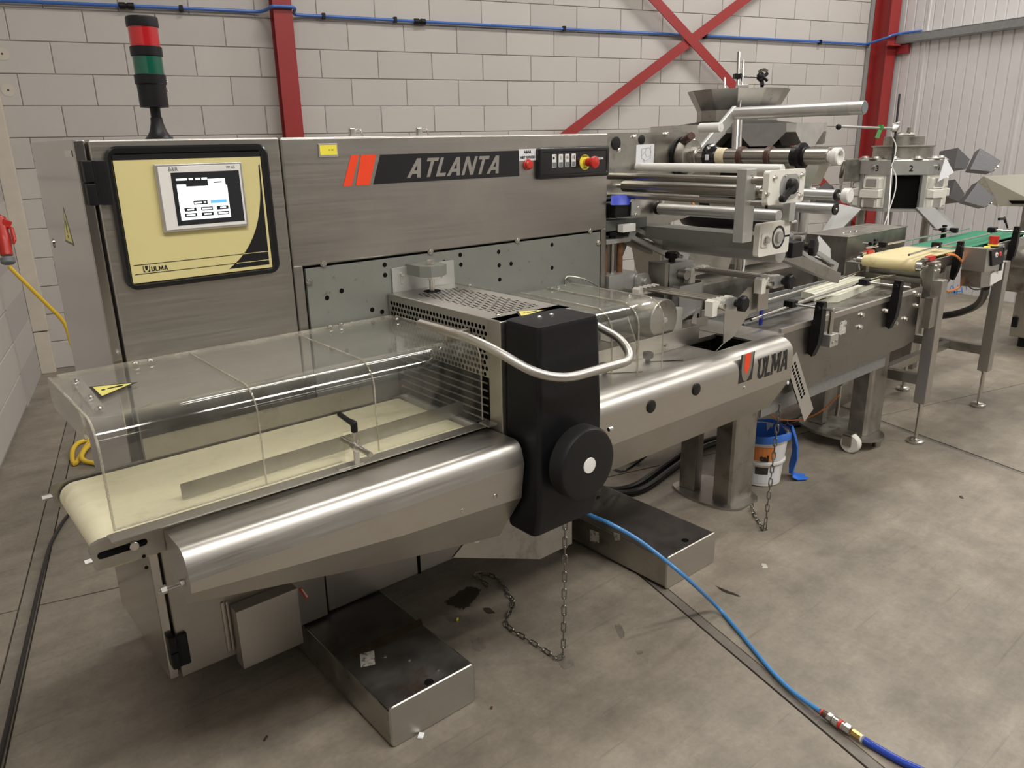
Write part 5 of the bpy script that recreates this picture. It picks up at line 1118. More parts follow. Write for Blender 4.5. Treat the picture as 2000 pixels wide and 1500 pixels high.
b = MB(); b.cyl((2.32, 2.125, 1.095), (2.32, 2.125, 1.225), 0.009, 12); part(tm, 'screw', 'bolt', b)
b = MB(); b.box(2.258, 2.405, 2.10, 2.150, 1.222, 1.240, 0.002); part(tm, 'top_bar', 'alu_cast', b)
b = MB(); knob_mesh(b, (2.318, 2.125, 1.240), (0, 0, 1), 0.029, 0.030, 1); part(tm, 'knob', 'black', b)
b = MB(); b.prism(onY(rr(2.450, 1.045, 0.075, 0.085, 0.02), 2.083), (0, -0.016, 0)); b.cyl((2.465, 2.066, 1.05), (2.465, 2.055, 1.05), 0.02, 16); part(tm, 'flange', 'alu_cast', b)
b = MB(); b.box(2.27, 2.42, 2.10, 2.16, 0.8575, 0.985); part(tm, 'pedestal', 'steel_worn', b)
tb = thing('tension_unit', 'stainless box bracket with black star knob behind the rear roller pack', 'machine', (2.62, 2.06, 0.857), 'star knob tension units')
b = MB(); b.box(2.525, 2.69, 2.00, 2.09, 1.02, 1.125, 0.003); part(tb, 'block', 'alu_cast', b)
b = MB(); b.box(2.505, 2.535, 2.0, 2.09, 0.86, 1.13, 0.002); b.box(2.54, 2.66, 2.04, 2.08, 0.8575, 1.02); part(tb, 'pedestal', 'steel_worn', b)
b = MB(); knob_mesh(b, (2.583, 2.03, 1.125), (0, 0, 1), 0.029, 0.042, 1); part(tb, 'knob', 'black', b)
b = MB(); b.cyl((2.60, 1.995, 1.075), (2.60, 1.96, 1.075), 0.02, 16); part(tb, 'bushing', 'steel_worn', b)
rd = thing('sealing_drum', 'large dark grey drum lying behind the front roller pack', 'roller', (2.26, 1.9, 0.857))
b = MB(); b.cyl((2.230, 1.775, 0.975), (2.230, 2.07, 0.975), 0.078, 36, bev=0.003); part(rd, 'drum', 'steel_worn', b)
b = MB(); b.box(2.270, 2.40, 1.82, 1.85, 0.8575, 0.99, 0.003); part(rd, 'bearing_block', 'acetal', b)
b = MB(); b.box(2.18, 2.32, 2.0, 2.05, 0.8575, 0.93); part(rd, 'bearing_block', 'acetal', b)
b = MB(); b.cyl((2.230, 1.776, 0.975), (2.230, 1.768, 0.975), 0.01, 8); part(rd, 'drum_screw', 'bolt', b)
bk = thing('guide_bracket', 'folded grey bracket plate with hex bolt between the roller packs', 'bracket', (2.62, 1.92, 0.857))
b = MB(); b.box(2.545, 2.70, 1.955, 1.96, 0.90, 1.035, 0.002); b.box(2.545, 2.55, 1.955, 1.99, 0.8575, 1.035, 0.002); part(bk, 'plate', 'alu_cast', b)
copies(bk, 'bolt', bolt_mesh(0.011, 0.014), [T(2.625, 1.955, 0.995)])
b = MB(); b.prism([(2.46, 1.90, 0.895), (2.70, 1.955, 0.925), (2.70, 1.99, 0.925), (2.46, 1.94, 0.895)], (0, 0, 0.003)); part(bk, 'shelf', 'alu', b)

# ------------------------------------------------------------------ infeed chain conveyor
ic = thing('infeed_conveyor', 'long stainless infeed conveyor with guide rails and black brackets', 'conveyor', (3.5, 1.85, 0.0))
b = MB(); b.prism(onY([(2.630, 0.575), (4.0, 0.575), (4.105, 0.592), (4.105, 0.846), (2.630, 0.846)], 1.625), (0, 0.006, 0)); spn = part(ic, 'side_panel', 'steel_dark', b, 'stained stainless side panel')
b = MB(); b.box(2.79, 4.11, 1.62, 1.634, 0.846, 0.872, 0.003); part(ic, 'edge_lip', 'steel', b)
b = MB(); b.box(2.74, 3.86, 1.652, 1.66, 0.490, 0.575, 0.002); part(ic, 'lower_rail', 'galv', b)
b = MB(); b.box(2.79, 4.105, 1.634, 1.855, 0.843, 0.853, 0.001); part(ic, 'top_plate', 'steel_dark', b)
b = MB(); b.box(2.79, 4.105, 1.875, 2.10, 0.843, 0.853, 0.001); part(ic, 'top_plate', 'steel_dark', b)
b = MB(); b.box(2.79, 4.09, 1.855, 1.875, 0.80, 0.846); part(ic, 'chain_slot', 'black_flat', b)
b = MB(); b.box(2.64, 4.095, 1.66, 2.09, 0.606, 0.83); part(ic, 'frame_box', 'steel_worn', b)
b = MB(); b.box(2.79, 4.10, 2.095, 2.10, 0.56, 0.86, 0.002); part(ic, 'rear_panel', 'steel_worn', b)
b = MB(); b.prism([(3.508, 1.95, 0.888), (3.47, 1.856, 0.888), (4.09, 1.915, 0.888), (4.09, 1.975, 0.888)], (0, 0, -0.034)); part(ic, 'slide_strip', 'strip', b)
b = MB(); b.prism([(3.471, 1.8, 0.888), (3.523, 1.765, 0.888), (4.09, 1.832, 0.888), (4.09, 1.878, 0.888)], (0, 0, -0.034)); part(ic, 'slide_strip', 'strip', b)
b = MB(); b.tube(fillet([(2.68, 1.695, 0.915), (3.283, 1.76, 0.915), (3.874, 1.785, 0.915), (4.014, 1.793, 0.915), (4.09, 1.759, 0.915)], 0.05, 4), 0.006, 10); part(ic, 'guide_rail', 'chrome', b)
b = MB(); b.tube(fillet([(2.988, 1.863, 0.915), (3.859, 1.912, 0.915), (4.16, 1.951, 0.915)], 0.05, 4), 0.006, 10); part(ic, 'guide_rail', 'chrome', b)
b = MB(); b.box(2.80, 4.0, 1.985, 1.992, 0.853, 0.90, 0.001); part(ic, 'guide_strip', 'galv', b)
b = MB(); b.box(2.80, 3.55, 1.80, 1.815, 0.853, 0.862, 0.001); part(ic, 'guide_strip', 'galv', b)
def bracket_arm(parent, cx, yb, yt, zr, L_=0.15, flip=1, scale=1.0):
    """black S-shaped clamp arm on the side panel with a cross rod and rail clamp"""
    b = MB(); s = scale
    pr_ = [(yb, zr - 0.20 * s), (yb, zr - 0.075 * s), (yb - flip * 0.008, zr - 0.06 * s), (yb - flip * 0.012, zr + 0.018 * s), (yb - flip * 0.045 * s, zr + 0.018 * s), (yb - flip * 0.045 * s, zr - 0.09 * s), (yb - flip * 0.04 * s, zr - 0.15 * s), (yb - flip * 0.018, zr - 0.21 * s)]
    b.prism([(cx - 0.018 * s, y, z) for y, z in pr_], (0.036 * s, 0, 0)); a = part(parent, 'bracket_arm', 'black', b)
    b = MB(); b.cyl((cx, yb - flip * 0.085, zr), (cx, yt, zr), 0.0055, 10); part(parent, 'cross_rod', 'bolt', b)
    b = MB(); b.box(cx - 0.024 * s, cx + 0.024 * s, yt - 0.022, yt + 0.022, zr - 0.014, zr + 0.016, 0.004); part(parent, 'rail_clamp', 'black', b)
    b = MB(); b.box(cx - 0.012, cx + 0.016, yb - flip * 0.046 * s, yb - flip * 0.010, zr + 0.016, zr + 0.030, 0.003); b.cyl((cx - 0.02, yb - flip * 0.03, zr + 0.004), (cx - 0.034, yb - flip * 0.03, zr + 0.004), 0.010, 10); part(parent, 'clamp_knob', 'black', b)
bracket_arm(ic, 3.042, 1.624, 1.735, 0.922)
bracket_arm(ic, 3.762, 1.624, 1.76, 0.922)
b = MB(); b.cyl((3.12, 1.585, 0.775), (3.12, 1.585, 0.915), 0.011, 14, bev=0.002); part(ic, 'post', 'bolt', b)
b = MB(); x = 3.134; b.box(x - 0.035, x + 0.035, 1.567, 1.624, 0.745, 0.800, 0.003); pk = part(ic, 'post_clamp', 'alu', b)
copies(pk, 'bolt', bolt_mesh(0.006, 0.004, 10, False), [T(x - 0.014, 1.567, 0.765), T(x + 0.016, 1.567, 0.768)])
copies(spn, 'bolt', bolt_mesh(0.0105, 0.013), [T(p[0], 1.625, p[2]) for p in [(3.482, 1.62, 0.822), (3.477, 1.62, 0.765), (3.849, 1.62, 0.72), (3.955, 1.62, 0.727), (4.02, 1.62, 0.854), (4.074, 1.62, 0.833), (4.068, 1.62, 0.778), (3.119, 1.62, 0.756), (3.728, 1.62, 0.804)]])
x, _, z = (3.314, 1.625, 0.789)
b = MB(); b.prism(onY(rr(x, z, 0.062, 0.062, 0.010), 1.625), (0, -0.0008, 0)); part(spn, 'sticker', 'label_worn', b)
leg_set(ic, 3.90, 4.07, 1.72, 2.06, 0.60, 0.075)
b = MB(); b.prism([(p[0], p[1], 0.06) for p in [(3.945 + 0.16 * math.cos(a), 1.885 + 0.235 * math.sin(a)) for a in [2 * PI * i / 28 for i in range(28)]]], (0, 0, 0.014)); part(ic, 'base_plate', 'steel_worn', b)
b = MB(); b.cyl((3.795, 1.755, 0.052), (3.835, 1.755, 0.052), 0.052, 26, bev=0.006); cw = part(ic, 'caster_wheel', 'acetal', b, 'grimy white caster wheel')
b = MB(); b.cyl((3.790, 1.755, 0.052), (3.842, 1.755, 0.052), 0.012, 12); b.box(3.785, 3.793, 1.742, 1.79, 0.04, 0.10); b.box(3.838, 3.846, 1.742, 1.79, 0.04, 0.10); b.box(3.785, 3.846, 1.745, 1.85, 0.096, 0.106); part(cw, 'fork', 'steel_worn', b)
b = MB(); b.cyl((4.08, 2.05, 0), (4.08, 2.05, 0.06), 0.03, 14); b.cyl((4.0, 1.70, 0.0), (4.0, 1.70, 0.06), 0.02, 12); part(ic, 'levelling_foot', 'steel_worn', b)
b = MB(); b.box(3.60, 3.85, 1.75, 2.05, 0.50, 0.56, 0.003); part(ic, 'leg_beam', 'steel_worn', b)
# perforated drip strip that hangs off the end of the guard
A, B = Vector((2.825, 1.585, 0.748)), Vector((3.01, 1.585, 0.461)); dd = (B - A).normalized(); nn = Vector((dd.z, 0, -dd.x)) * -1
b = MB(); o_ = A - nn * 0.04; L_ = (B - A).length
perf(b, o_ + dd * 0.03 + nn * 0.018, dd, nn, 11, 2, 0.0185, 0.022, 0.0080, (0.03, L_ - 0.03 - 11 * 0.0185 + 0.01, 0.018, 0.018), stag=False)
hs_ = part(ic, 'perforated_strip', 'alu', b)
b = MB(); m0, m1 = o_ + dd * 0.02, o_ + dd * 0.24; b.prism([m0 + Vector((0, 0.004, 0)), m1 + Vector((0, 0.004, 0)), m1 + nn * 0.08 + Vector((0, 0.004, 0)), m0 + nn * 0.08 + Vector((0, 0.004, 0))], (0, 0.001, 0)); part(hs_, 'backing', 'black_flat', b)

# ------------------------------------------------------------------ green belt conveyor
gc = thing('belt_conveyor', 'raised conveyor with yellowed and green belts on square stainless legs', 'conveyor', (4.6, 1.8, 0.0))
b = belt_loop(4.135, 4.62, 0.998, 0.030, 1.675, 1.952); part(gc, 'yellowed_belt', 'belt_yellow', b)
b = belt_loop(4.70, 5.68, 0.998, 0.030, 1.675, 1.952); part(gc, 'green_belt', 'belt_green', b)
b = MB(); b.box(4.63, 4.69, 1.68, 1.95, 0.985, 0.996, 0.001); part(gc, 'transfer_plate', 'steel', b)
for x in (4.135, 5.68):
    b = MB(); b.cyl((x, 1.645, 0.968), (x, 1.985, 0.968), 0.024, 18); b.cyl((x, 1.62, 0.968), (x, 2.01, 0.968), 0.009, 10); part(gc, 'roller', 'bolt', b)
for y0 in (1.640, 1.962):
    b = MB(); b.prism(onY([(4.20, 0.935), (5.72, 0.935), (5.72, 0.990), (4.20, 0.990)], y0), (0, 0.008, 0)); part(gc, 'side_frame', 'steel', b)
    b = MB(); b.prism(onY([(4.19, 0.94), (4.19, 0.965), (4.125, 0.955), (4.11, 0.945), (4.165, 0.855), (4.19, 0.855)], y0), (0, 0.008, 0)); part(gc, 'end_bracket', 'steel', b)
    b = MB(); b.box(4.12, 4.26, y0 - 0.006, y0 + 0.014, 0.995, 1.012, 0.003); part(gc, 'tension_screw', 'bolt', b)
    b = MB(); b.box(4.17, 4.24, y0 - 0.012, y0 + 0.020, 0.992, 1.016, 0.004); part(gc, 'red_clip', 'red', b)
b = MB(); b.box(4.22, 5.70, 1.66, 1.96, 0.90, 0.93); part(gc, 'frame_bed', 'steel_worn', b)
b = MB(); b.tube([(4.162, 1.966, 1.03), (5.474, 1.928, 1.03)], 0.006, 8); part(gc, 'guide_rail', 'chrome', b)
b = MB(); b.tube([(4.067, 1.694, 1.03), (4.545, 1.724, 1.03), (5.713, 1.736, 1.03)], 0.006, 8); part(gc, 'guide_rail', 'chrome', b)
bracket_arm(gc, 4.50, 1.640, 1.735, 1.035, scale=0.85)
bracket_arm(gc, 5.33, 1.640, 1.745, 1.045, scale=0.95)
bracket_arm(gc, 4.32, 1.972, 1.945, 1.035, flip=-1, scale=0.5)
bracket_arm(gc, 5.25, 1.972, 1.935, 1.035, flip=-1, scale=0.7)
for lx in (4.205, 5.085):
    b = MB(); b.box(lx - 0.034, lx + 0.034, 1.552, 1.612, 0.232, 0.90, 0.004); lg = part(gc, 'leg', 'steel', b)
    b = MB(); b.cyl((lx, 1.582, 0.225), (lx, 1.582, 0.232), 0.02, 14); b.cyl((lx, 1.582, 0.02), (lx, 1.582, 0.235), 0.0115, 14); b.lathe((lx, 1.582, 0), (0, 0, 1), [(0.040, 0), (0.044, 0.006), (0.044, 0.016), (0.036, 0.024), (0.014, 0.030)], 24); part(lg, 'levelling_foot', 'bolt', b)
    b = MB(); b.box(lx - 0.040, lx + 0.040, 1.60, 1.645, 0.80, 0.99, 0.003); mp = part(gc, 'mounting_plate', 'steel_worn', b)
    copies(mp, 'bolt', bolt_mesh(0.008, 0.007), [T(lx + dx, 1.60, z) for dx in (-0.022, 0.022) for z in (0.945, 0.97)])
    b = MB(); b.box(lx - 0.034, lx + 0.034, 2.008, 2.068, 0.232, 0.95, 0.004); lg = part(gc, 'leg', 'steel', b)
    b = MB(); b.cyl((lx, 2.038, 0.02), (lx, 2.038, 0.235), 0.0115, 12); b.lathe((lx, 2.038, 0), (0, 0, 1), [(0.040, 0), (0.044, 0.016), (0.036, 0.024), (0.014, 0.030)], 20); part(lg, 'levelling_foot', 'bolt', b)
    b = MB(); b.box(lx - 0.022, lx + 0.022, 1.612, 2.008, 0.330, 0.385, 0.004); part(gc, 'cross_brace', 'steel_worn', b)
    b = MB(); b.box(lx - 0.03, lx + 0.03, 1.612, 2.008, 0.87, 0.90, 0.003); part(gc, 'cross_brace', 'steel_worn', b)
b = MB(); b.box(4.227, 5.063, 1.79, 1.835, 0.335, 0.380, 0.004); part(gc, 'long_brace', 'steel_worn', b)
b = MB(); b.box(4.10, 4.172, 1.560, 1.60, 0.66, 0.82, 0.003); part(gc, 'clip_plate', 'steel_worn', b)
# control box with stop button
b = MB(); b.prism(onY([(4.44, 0.925), (4.655, 0.91), (4.655, 1.025), (4.43, 1.045)], 1.46), (0, 0.11, 0)); cbx = part(gc, 'control_box', 'steel', b)
b = MB(); b.prism([(4.657, 1.455, 0.905), (4.657, 1.572, 0.905), (4.657, 1.572, 1.03), (4.657, 1.455, 1.03)], (0.02, 0, 0)); part(gc, 'control_face', 'black', b)
bx1, by1 = 4.706, 1.5
b = MB(); b.prism(onY([(4.47, 0.835), (4.65, 0.822), (4.655, 0.915), (4.445, 0.925)], 1.475), (0, 0.10, 0)); part(gc, 'motor_cover', 'steel_worn', b)
b = MB(); b.prism(onY([(4.58, 1.47, 0.894)[::2], (4.747, 1.47, 0.946)[::2], (4.756, 1.47, 0.847)[::2], (4.593, 1.47, 0.831)[::2]], 1.47), (0, 0.02, 0)); part(gc, 'white_plate', 'white', b)
b = MB(); b.prism(onY([(4.467, 1.45, 1.032)[::2], (4.622, 1.45, 1.038)[::2], (4.672, 1.45, 0.946)[::2], (4.512, 1.45, 0.947)[::2]], 1.45), (0, 0.012, 0)); part(gc, 'button_face', 'black', b)
for u, m_ in ((1945, 'green_lens'), (1952, 'red')):
    x, z = ((4.537, 1.45, 1.004)[::2], (4.587, 1.45, 1.004)[::2])[u > 1950]
    b = MB(); b.lathe((x, 1.45, z), (0, -1, 0), [(0.014, 0), (0.014, 0.004), (0.011, 0.008), (0.0001, 0.009)], 16); part(gc, 'push_button', 'white' if u < 1950 else 'red', b)
    if u < 1950:
        b = MB(); b.lathe((x, 1.442, z), (0, -1, 0), [(0.008, 0), (0.0001, 0.002)], 12); part(gc, 'button_core', 'green_lens', b)
ex, ez = 4.629, 1.043
b = MB(); b.lathe((ex, 1.50, ez), (0, 0, 1), [(0.026, -0.002), (0.026, 0.004)], 18); part(gc, 'stop_ring', 'yellow', b)
b = MB(); b.lathe((ex, 1.50, ez + 0.003), (0, 0, 1), [(0.021, 0), (0.023, 0.02), (0.0255, 0.035), (0.023, 0.044), (0.0001, 0.046)], 22); part(gc, 'stop_knob', 'red', b)
b = MB(); b.prism([(4.473, 1.49, 1.044), (4.567, 1.49, 1.037), (4.678, 1.53, 1.031), (4.589, 1.53, 1.037)], (0, 0, 0.001)); part(gc, 'yellow_label', 'yellow', b)
b = MB(); b.tube(spline([(4.301, 1.6, 1.017), (4.371, 1.58, 1.003), (4.477, 1.57, 0.939), (4.521, 1.57, 0.878), (4.467, 1.58, 0.823), (4.369, 1.6, 0.814)], 8), 0.006, 8); part(gc, 'orange_cable', 'orange_cable', b)
b = MB(); b.tube(spline([(4.527, 1.57, 0.864), (4.53, 1.55, 0.824), (4.567, 1.53, 0.805), (4.633, 1.52, 0.803)], 6), 0.003, 6); part(gc, 'thin_cable', 'cable', b)
b = MB(); b.tube(spline([(4.712, 1.53, 0.802), (4.915, 1.6, 0.707), (5.119, 1.7, 0.607), (5.28, 1.85, 0.515), (5.363, 2.0, 0.458)], 6), 0.022, 10); part(gc, 'thick_hose', 'cable', b)
b = MB(); b.cyl((6.084, 1.9, 0.981), (5.987, 1.9, 1.065), 0.006, 8); b.tube([(5.887, 1.9, 1.059), (5.992, 1.9, 1.054), (6.023, 1.9, 1.028)], 0.009, 8); part(gc, 'clamp_lever', 'black', b)
# low dark conveyor and control cabinet standing behind it
b = MB(); b.prism(onY([(5.06, 0.44), (5.75, 0.50), (5.95, 0.62), (5.95, 0.80), (5.06, 0.76)], 2.16), (0, 0.25, 0)); 
lc = thing('rear_conveyor', 'low dark stainless conveyor trough behind the green belt marked with blue scribble', 'conveyor', (5.2, 2.3, 0.0))
part(lc, 'trough', 'steel_worn', b)
b = MB(); b.box(5.10, 5.17, 2.2, 2.38, 0, 0.445, 0.004); part(lc, 'leg', 'steel_worn', b)
b = MB(); b.box(5.60, 5.67, 2.2, 2.38, 0, 0.5, 0.004); part(lc, 'leg', 'steel_worn', b)
b = MB()
for (u0, v0, u1, v1, w) in ((1852, 574, 1858, 558, 0.012), (1860, 560, 1866, 575, 0.016), (1868, 576, 1871, 556, 0.010), (1862, 572, 1876, 570, 0.010), (1877, 560, 1881, 570, 0.014), (1886, 556, 1888, 566, 0.012), (1892, 557, 1890, 568, 0.008)): pass
for p, q, w in (((5.93, 2.159, 0.509), (5.964, 2.159, 0.565), 0.012), ((5.983, 2.159, 0.562), (6.066, 2.159, 0.487), 0.016), ((6.086, 2.159, 0.48), (6.085, 2.159, 0.556), 0.010), ((5.983, 2.159, 0.513), (6.174, 2.159, 0.495), 0.010), ((6.15, 2.159, 0.532), (6.199, 2.159, 0.48), 0.014), ((6.233, 2.159, 0.537), (6.269, 2.159, 0.493), 0.012)):
    b.bar(p, q, 0.0012, w, up=(1, 0, 0.2))
part(lc, 'blue_scribble', 'graffiti', b)
cc = thing('control_cabinet', 'stainless control cabinet with sloping lid behind the yellowed belt', 'cabinet', (4.48, 2.25, 0.0))
xa, xb_ = 4.243, 4.985
b = MB(); b.box(xa, xb_, 2.11, 2.36, 0.62, 1.067, 0.003); part(cc, 'body', 'steel_worn', b)
b = MB(); b.box(xa - 0.004, xb_ + 0.004, 2.105, 2.365, 1.067, 1.073, 0.002); part(cc, 'lid', 'steel_worn', b)
copies(cc, 'bolt', dome_mesh(0.009), [T(xa + d, 2.2, 1.073) for d in (0.12, 0.2, 0.27)])
b = MB(); b.box(xa + 0.05, xb_ - 0.05, 2.15, 2.32, 0.0, 0.62, 0.004); part(cc, 'pedestal', 'steel_worn', b)

# ------------------------------------------------------------------ two multihead weighers
def local(cx, cy, cz, fx, fy):
    """local frame whose -Y axis points along (fx, fy)"""
    l = math.hypot(fx, fy); fx, fy = fx / l, fy / l
    return Matrix(((-fy, -fx, 0, cx), (fx, -fy, 0, cy), (0, 0, 1, cz), (0, 0, 0, 1)))
w1c = (4.235, 2.885)
L1 = local(w1c[0], w1c[1], 0, -w1c[0], -w1c[1])
w1 = thing('multihead_weigher', 'stainless multihead weigher with ring of hoppers and open funnel behind the film rollers', 'machine', (w1c[0], w1c[1], 0), 'multihead weighers')
def lp(parent, name, material, mb, mtx=L1, **k): mb.xf(mtx); return part(parent, name, material, mb, **k)
b = MB(); b.lathe((0, 0, 0), (0, 0, 1), [(0.232, 1.775), (0.296, 1.885), (0.299, 1.885), (0.238, 1.772)], 12, False); lp(w1, 'top_funnel', 'steel_worn', b, smooth=10)
b = MB(); b.lathe((0, 0, 0), (0, 0, 1), [(0.20, 1.69), (0.236, 1.70), (0.236, 1.775), (0.215, 1.775)], 12, False); lp(w1, 'funnel_collar', 'steel_worn', b, smooth=10)
b = MB(); b.lathe((0, 0, 0), (0, 0, 1), [(0.30, 1.1), (0.33, 1.15), (0.33, 1.64), (0.42, 1.66), (0.40, 1.685), (0.1, 1.73)], 20); lp(w1, 'body', 'black', b)
for k in range(10):
    if k in (4, 5, 6): continue
    R = L1 @ Matrix.Rotation(math.radians(16 + 36 * k), 4, 'Z') @ T(0, -0.49, 0)
    b = MB(); b.prism([(-0.130, -0.02, 1.688), (0.130, -0.02, 1.688), (0.132, -0.02, 1.640), (0.062, -0.02, 1.568), (-0.062, -0.02, 1.568), (-0.132, -0.02, 1.640)], (0, 0.13, 0)); h = lp(w1, 'upper_hopper', 'mirror', b, R)
    b = MB(); b.loft([[(-0.064, -0.045, 1.555), (0.064, -0.045, 1.555), (0.09, 0.07, 1.555), (-0.09, 0.07, 1.555)], [(-0.064, -0.055, 1.44), (0.064, -0.055, 1.44), (0.085, 0.07, 1.44), (-0.085, 0.07, 1.44)], [(-0.058, -0.02, 1.34), (0.058, -0.02, 1.34), (0.058, 0.07, 1.34), (-0.058, 0.07, 1.34)]]); lp(w1, 'lower_hopper', 'dimple', b, R)
    b = MB(); b.cyl((0.115, 0.02, 1.47), (0.115, -0.03, 1.47), 0.014, 10); b.cyl((0.115, 0.0, 1.43), (0.115, 0.0, 1.53), 0.006, 8); lp(w1, 'hopper_latch', 'bolt', b, R)
b = MB(); b.loft([[(0.36 * math.cos(a), 0.36 * math.sin(a), 1.30) for a in [2 * PI * i / 10 for i in range(10)]], [(0.13 * math.cos(a), 0.13 * math.sin(a), 1.02) for a in [2 * PI * i / 10 for i in range(10)]]]); lp(w1, 'discharge_cone', 'steel_worn', b)
for dx, dy in ((-0.42, -0.22), (0.42, -0.22), (-0.42, 0.42), (0.42, 0.42)):
    b = MB(); b.cyl((dx, dy, 0), (dx, dy, 1.35), 0.028, 14); lp(w1, 'post', 'alu', b)
b = MB(); b.cyl((-0.47, -0.22, 1.31), (0.47, -0.22, 1.31), 0.02, 10); b.cyl((-0.42, -0.22, 1.31), (-0.42, 0.42, 1.31), 0.02, 10); b.cyl((0.42, -0.22, 1.31), (0.42, 0.42, 1.31), 0.02, 10); lp(w1, 'post_frame', 'alu', b)
def pole(parent, p, q, r, material='chrome', name='pole'): 
    b = MB(); b.cyl(p, q, r, 12); return part(parent, name, material, b)
pole(w1, (3.6158, 2.447, 1.4582), (3.6793, 2.4979, 1.7106), 0.026)
pole(w1, (4.1743, 2.857, 2.0928), (4.1059, 2.7984, 1.8123), 0.010)
pole(w1, (4.1849, 2.829, 2.0465), (4.1009, 2.7671, 1.7261), 0.008)
pole(w1, (4.1694, 2.9424, 1.9586), (4.1514, 2.9236, 1.8766), 0.006)
b = MB(); b.obox((4.0686, 2.7476, 1.8787), (0.06, 0.06, 0.05), (0, 0, 0.9), 0.003); part(w1, 'sensor_box', 'alu', b)
b = MB(); b.obox((4.1379, 2.8319, 1.9584), (0.05, 0.04, 0.03), (0, 0, 0.9), 0.004); part(w1, 'rod_clamp', 'black', b)
pole(w1, (4.1287, 2.8397, 1.9586), (4.2336, 2.7498, 1.9531), 0.006, 'bolt', 'sensor_rod')
b = MB(); b.sphere((4.2427, 2.742, 1.9529), 0.026, 12, 8); b.bar((4.2419, 2.7368, 1.9385), (4.2195, 2.7122, 1.8999), 0.02, 0.022, bev=0.003); b.bar((4.2373, 2.7537, 1.9703), (4.2485, 2.6995, 1.9279), 0.016, 0.016, bev=0.003); b.bar((4.2769, 2.7214, 1.9722), (4.2143, 2.7284, 1.9287), 0.016, 0.016, bev=0.003); part(w1, 'sensor_knob', 'black', b)
b = MB(); b.tube(spline([(4.2398, 2.7563, 1.9818), (4.244, 2.7293, 1.991), (4.2532, 2.7039, 1.9812)], 5), 0.009, 8); part(w1, 'sensor_bow', 'chrome', b)
b = MB(); b.tube(spline([(4.063, 2.7359, 1.9054), (4.0388, 2.7275, 1.8356), (4.0167, 2.7171, 1.7658), (4.0128, 2.7088, 1.7377)], 5), 0.003, 6); part(w1, 'white_lead', 'white', b)
# collecting trough under it
tr = thing('collecting_trough', 'dimpled stainless collecting trough under the left weigher', 'trough', (3.6, 2.6, 0.0))
b = MB(); b.loft([[(2.90, 2.30, 1.15), (3.48, 2.30, 1.14), (3.48, 2.54, 1.15), (2.90, 2.54, 1.15)], [(2.95, 2.36, 0.955), (3.48, 2.36, 0.955), (3.48, 2.53, 0.955), (2.95, 2.53, 0.955)]]); part(tr, 'left_bin', 'dimple', b, smooth=10)
b = MB(); b.loft([[(3.56, 2.30, 1.12), (4.12, 2.30, 1.09), (4.12, 2.54, 1.11), (3.56, 2.54, 1.12)], [(3.62, 2.36, 0.955), (3.93, 2.36, 0.955), (3.93, 2.53, 0.955), (3.62, 2.53, 0.955)]]); part(tr, 'right_bin', 'dimple', b, smooth=10)
b = MB(); b.prism([(2.80, 2.225, 0.90), (4.20, 2.225, 0.90), (4.20, 2.57, 0.90), (2.80, 2.57, 0.90)], (0, 0, 0.035)); part(tr, 'table_top', 'steel_worn', b)
b = MB(); b.box(2.82, 4.18, 2.23, 2.238, 0.62, 0.90); part(tr, 'apron', 'steel_worn', b)
for x, y in ((2.86, 2.44), (4.15, 2.44), (2.86, 2.54), (4.15, 2.54)):
    b = MB(); b.box(x - 0.025, x + 0.025, y - 0.025, y + 0.025, 0, 0.90, 0.003); part(tr, 'leg', 'steel_worn', b)
b = MB(); b.cyl((2.84, 2.28, 0.935), (2.84, 2.28, 1.25), 0.016, 12); part(tr, 'post', 'alu', b)
b = MB(); b.cyl((3.42, 2.26, 0.935), (3.42, 2.26, 1.20), 0.018, 14); b.cyl((3.42, 2.26, 0.935), (3.42, 2.26, 0.945), 0.032, 14); part(tr, 'post', 'chrome', b)
b = MB(); b.tube(spline([(3.425, 2.24, 1.14), (3.43, 2.235, 1.03), (3.415, 2.23, 0.96), (3.36, 2.24, 0.94)], 6), 0.005, 6); part(tr, 'white_lead', 'white', b)
b = MB(); b.prism([(3.292, 2.15, 0.912), (3.14, 2.25, 0.957), (3.989, 2.25, 0.945), (4.371, 2.15, 0.954)], (0, 0, 0.004)); 
b.bm.free()
b = MB(); b.prism([(3.8308, 2.0597, 1.1211), (3.8617, 2.0071, 1.0564), (3.8487, 1.9896, 0.9876), (3.7841, 2.057, 1.0199), (3.7863, 2.071, 1.0582)], (0.01, 0.012, 0)); part(tr, 'end_plate', 'alu', b)

w2c = (5.925, 2.61)
n2 = Vector((-w2c[0], -w2c[1], 0)).normalized(); r2_ = Vector((-n2.y, n2.x, 0)); f2 = n2 * math.cos(math.radians(10.5)) + r2_ * math.sin(math.radians(10.5))
L2 = local(w2c[0], w2c[1], 0, f2.x, f2.y)
w2 = thing('multihead_weigher', 'white and stainless multihead weigher numbered 3 2 1 before the ribbed wall', 'machine', (w2c[0], w2c[1], 0), 'multihead weighers')
def octa(r, z): return [(r * math.cos(math.radians(22.5 + 45 * i)), r * math.sin(math.radians(22.5 + 45 * i)), z) for i in range(8)]
b = MB(); b.loft([octa(0.300, 1.340), octa(0.308, 1.345), octa(0.308, 1.440), octa(0.300, 1.446)]); rg = lp(w2, 'number_ring', 'alu_cast', b, L2, smooth=10)
b = MB(); b.loft([octa(0.262, 1.108), octa(0.262, 1.34)]); lp(w2, 'inner_body', 'black_flat', b, L2, smooth=10)
b = MB(); b.loft([octa(0.32, 1.092), octa(0.32, 1.110)]); lp(w2, 'base_ring', 'alu_cast', b, L2, smooth=10)
